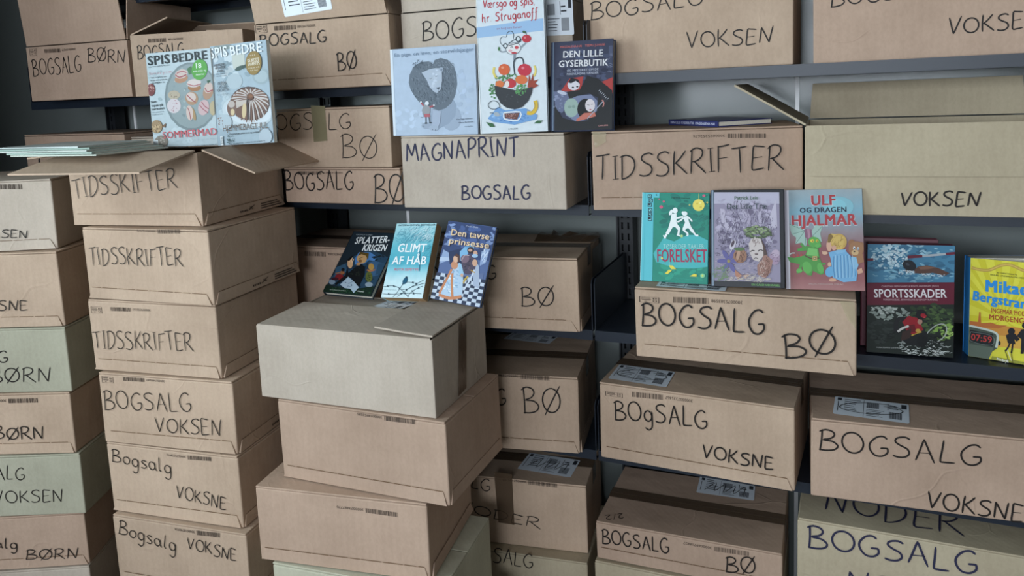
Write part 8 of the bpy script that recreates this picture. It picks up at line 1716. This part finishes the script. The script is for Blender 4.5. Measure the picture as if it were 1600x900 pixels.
book('trae', 'story_book', 'black edged book titled Det Lille Træ with a sad tree face', 'book', '#17191f', '#2a3038')
book('ulf', 'story_book', 'book titled ULF OG DRAGEN HJALMAR with a green dragon and a boy', 'book', '#a9b6bc', '#b9b2bc', stops=[(0, '#b07a78'), (.12, '#9a5b5c'), (.42, '#94565a'), (.58, '#9d9298'), (.78, '#86b6c8'), (1, '#a6b2b8')])
book('sport', 'handbook', 'dark red handbook titled SPORTSSKADER with swimmer and mountain biker', 'book', '#4a1626', '#4a1626')
book('mik', 'paperback', 'yellow paperback with blue spine by Mikael Bergstrand standing on the shelf', 'book', '#ddd544', '#2f7ec0', 'soft', ajar=.5)
# letters set vertically in the dark squares of the green book
fcov = [o for o in col.objects if o.name.startswith('front_cover') and o.parent and o.parent.get('label', '').startswith('green book')][0]
sq = [s for s in BOOKS['for']['art'] if s[0] == 'p' and s[1] == '#14303a']
for ch, s in zip('SØLSÆL', sq):
    us = [p[0] for p in s[2]]; vs = [p[1] for p in s[2]]
    cx, cy = (min(us) + max(us)) / 2000, (min(vs) + max(vs)) / 2000; k = (max(vs) - min(vs)) / 1000 * .62
    FLATTEXT.append((ch, fcov, 'cover_text', plain('cover_lettering', '#7fd4da', .4, .35), Vector((cx + k / 2, -.0016, cy - k / 2)), Vector((0, 0, 1)), Vector((-1, 0, 0)), k, k, 1))

# second, taller handbook standing behind SPORTSSKADER
def plain_book(name, label, cat, mw, w, h, t, cover, pages=PAGES, group='books on display'):
    root = bpy.data.objects.new(name, None); col.objects.link(root); root.matrix_world = mw
    tag(root, label, cat, group); m = plain(name + '_board', cover, .4, .35)
    box('front_cover', (-w / 2, w / 2, 0, .0024, 0, h), m, root, bev=.0008)
    box('back_cover', (-w / 2, w / 2, t - .0024, t, 0, h), m, root, bev=.0008)
    box('spine', (-w / 2 - .002, -w / 2 + .0006, 0, t, 0, h), m, root, bev=.0008)
    box('pages', (-w / 2 + .001, w / 2 - .003, .0025, t - .0025, .003, h - .003), pages, root)
    return root
S_ = BOOKS['sport']
mw = Matrix.Translation(Vector(S_['loc']) + Vector((-.018, .042, -.001))) @ Matrix.Rotation(.03, 4, 'Z') @ Matrix.Rotation(-.085, 4, 'X')
plain_book('handbook', 'second dark red handbook standing behind the one titled SPORTSSKADER', 'book', mw, .150, .243, .03, '#5c1a2c')
# flat book lying on the TIDSSKRIFTER box on the shelf
x, y, z, ya, w, dep, h = BOX['B4']
mw = Matrix.Translation((-.235, .048, z + h + .0005)) @ Matrix.Rotation(.16, 4, 'Z') @ Matrix.Rotation(math.pi / 2, 4, 'Y') @ Matrix.Rotation(math.pi / 2, 4, 'Z')
def flat_book(name, label, cat, loc, rz, lx, ly, t, cover, title=None, pages=PAGES, group='books on display', tcol='#c9cbe0'):
    """book lying flat, spine along x at the front (y=0)"""
    root = empty(name, loc, rz); tag(root, label, cat, group)
    m = plain(name + '_board', cover, .4, .35)
    bt = min(.0024, t * .16)
    box('front_cover', (-lx / 2, lx / 2, 0, ly, t - bt, t), m, root, bev=.0004)
    box('back_cover', (-lx / 2, lx / 2, 0, ly, 0, bt), m, root, bev=.0004)
    box('pages', (-lx / 2 + .002, lx / 2 - .002, .0025, ly - .002, bt, t - bt), pages, root)
    sp = box('spine', (-lx / 2, lx / 2, -.002, .002, 0, t), m, root, bev=.0004)
    if title:
        FLATTEXT.append((title, sp, 'spine_text', plain('cover_lettering', tcol, .4, .35), Vector((-lx * .45, -.0024, t * .3)), Vector((1, 0, 0)), Vector((0, 0, 1)), lx * .9, t * .42, 1))
    return root
flat_book('story_book', 'dark blue book lying flat on top of the shelved TIDSSKRIFTER box', 'book', (-.342, .092, z + h + .0006), -.8, .205, .15, .0135, '#2c3060', 'DEN LILLE GYSERBUTIK  MAGDALENA HAI')

# pile of magazines lying on the open flaps of the TIDSSKRIFTER box
x, y, z, ya, w, dep, h = BOX['T1']
zz = z + h + .0055
rnd = random.Random(4)
pal = ['#a9b0a4', '#8fa096', '#b4b9b2', '#7f9489', '#b9c2bf']
for i in range(5):
    flat_book('magazine', ['magazine at the bottom of the flat pile on the open flap', 'magazine second from the bottom of the flat pile', 'magazine in the middle of the flat pile', 'magazine second from the top of the flat pile', 'magazine on top of the flat pile beside the upright magazines'][i], 'magazine',
              (-1.70 - .034 * i + rnd.uniform(-.01, .01), -.56 + .012 * i, zz), .10 + rnd.uniform(-.09, .09), .285, .21, .0032 + .001 * (i % 2), pal[i], None, group='flat pile of magazines')
    zz += .0034 + .001 * (i % 2)

# ------------------------------------------------------------------ all flat lettering, converted in one go
tmp = []
def tcurve(st, bold):
    c = bpy.data.curves.new('lettering', 'FONT'); c.body = st; c.size = 1.0; c.space_character = 1 + .018 * bold; c.resolution_u = 2
    o = bpy.data.objects.new('lettering', c); col.objects.link(o); return o
ref = tcurve('H', 0)
for t in FLATTEXT: tmp.append(tcurve(t[0], t[9]))
bpy.context.view_layer.update()
dg = bpy.context.evaluated_depsgraph_get()
rm = bpy.data.meshes.new_from_object(ref.evaluated_get(dg))
CAP = max(v.co.y for v in rm.vertices)
for t, o in zip(FLATTEXT, tmp):
    st, parent, name, mat, org, ex, ey, width, cap, bold = t
    me = bpy.data.meshes.new_from_object(o.evaluated_get(dg))
    if not me.vertices: continue
    x0 = min(v.co.x for v in me.vertices); x1 = max(v.co.x for v in me.vertices)
    sx = width / (x1 - x0); sy = cap / CAP
    for v in me.vertices: v.co = org + ex * ((v.co.x - x0) * sx) + ey * (v.co.y * sy)
    if bold:            # heavy faces: the letters laid down again, a hair to each side
        bm = bmesh.new(); k = (.006 + .0065 * bold) * sx
        for n_, (ox, oy) in enumerate(((0, 0), (1, .5), (-1, .5), (1, -.5), (-1, -.5))):
            b0 = len(bm.verts); bm.from_mesh(me); bm.verts.ensure_lookup_table()
            for v in bm.verts[b0:]: v.co += ex * (ox * k) + ey * (oy * k) + ex.cross(ey) * (.000002 * n_)
        bm.to_mesh(me); bm.free()
    me.materials.clear(); me.name = name
    link(name, me, mat, parent)
for o in [ref] + tmp:
    c = o.data; bpy.data.objects.remove(o); bpy.data.curves.remove(c)
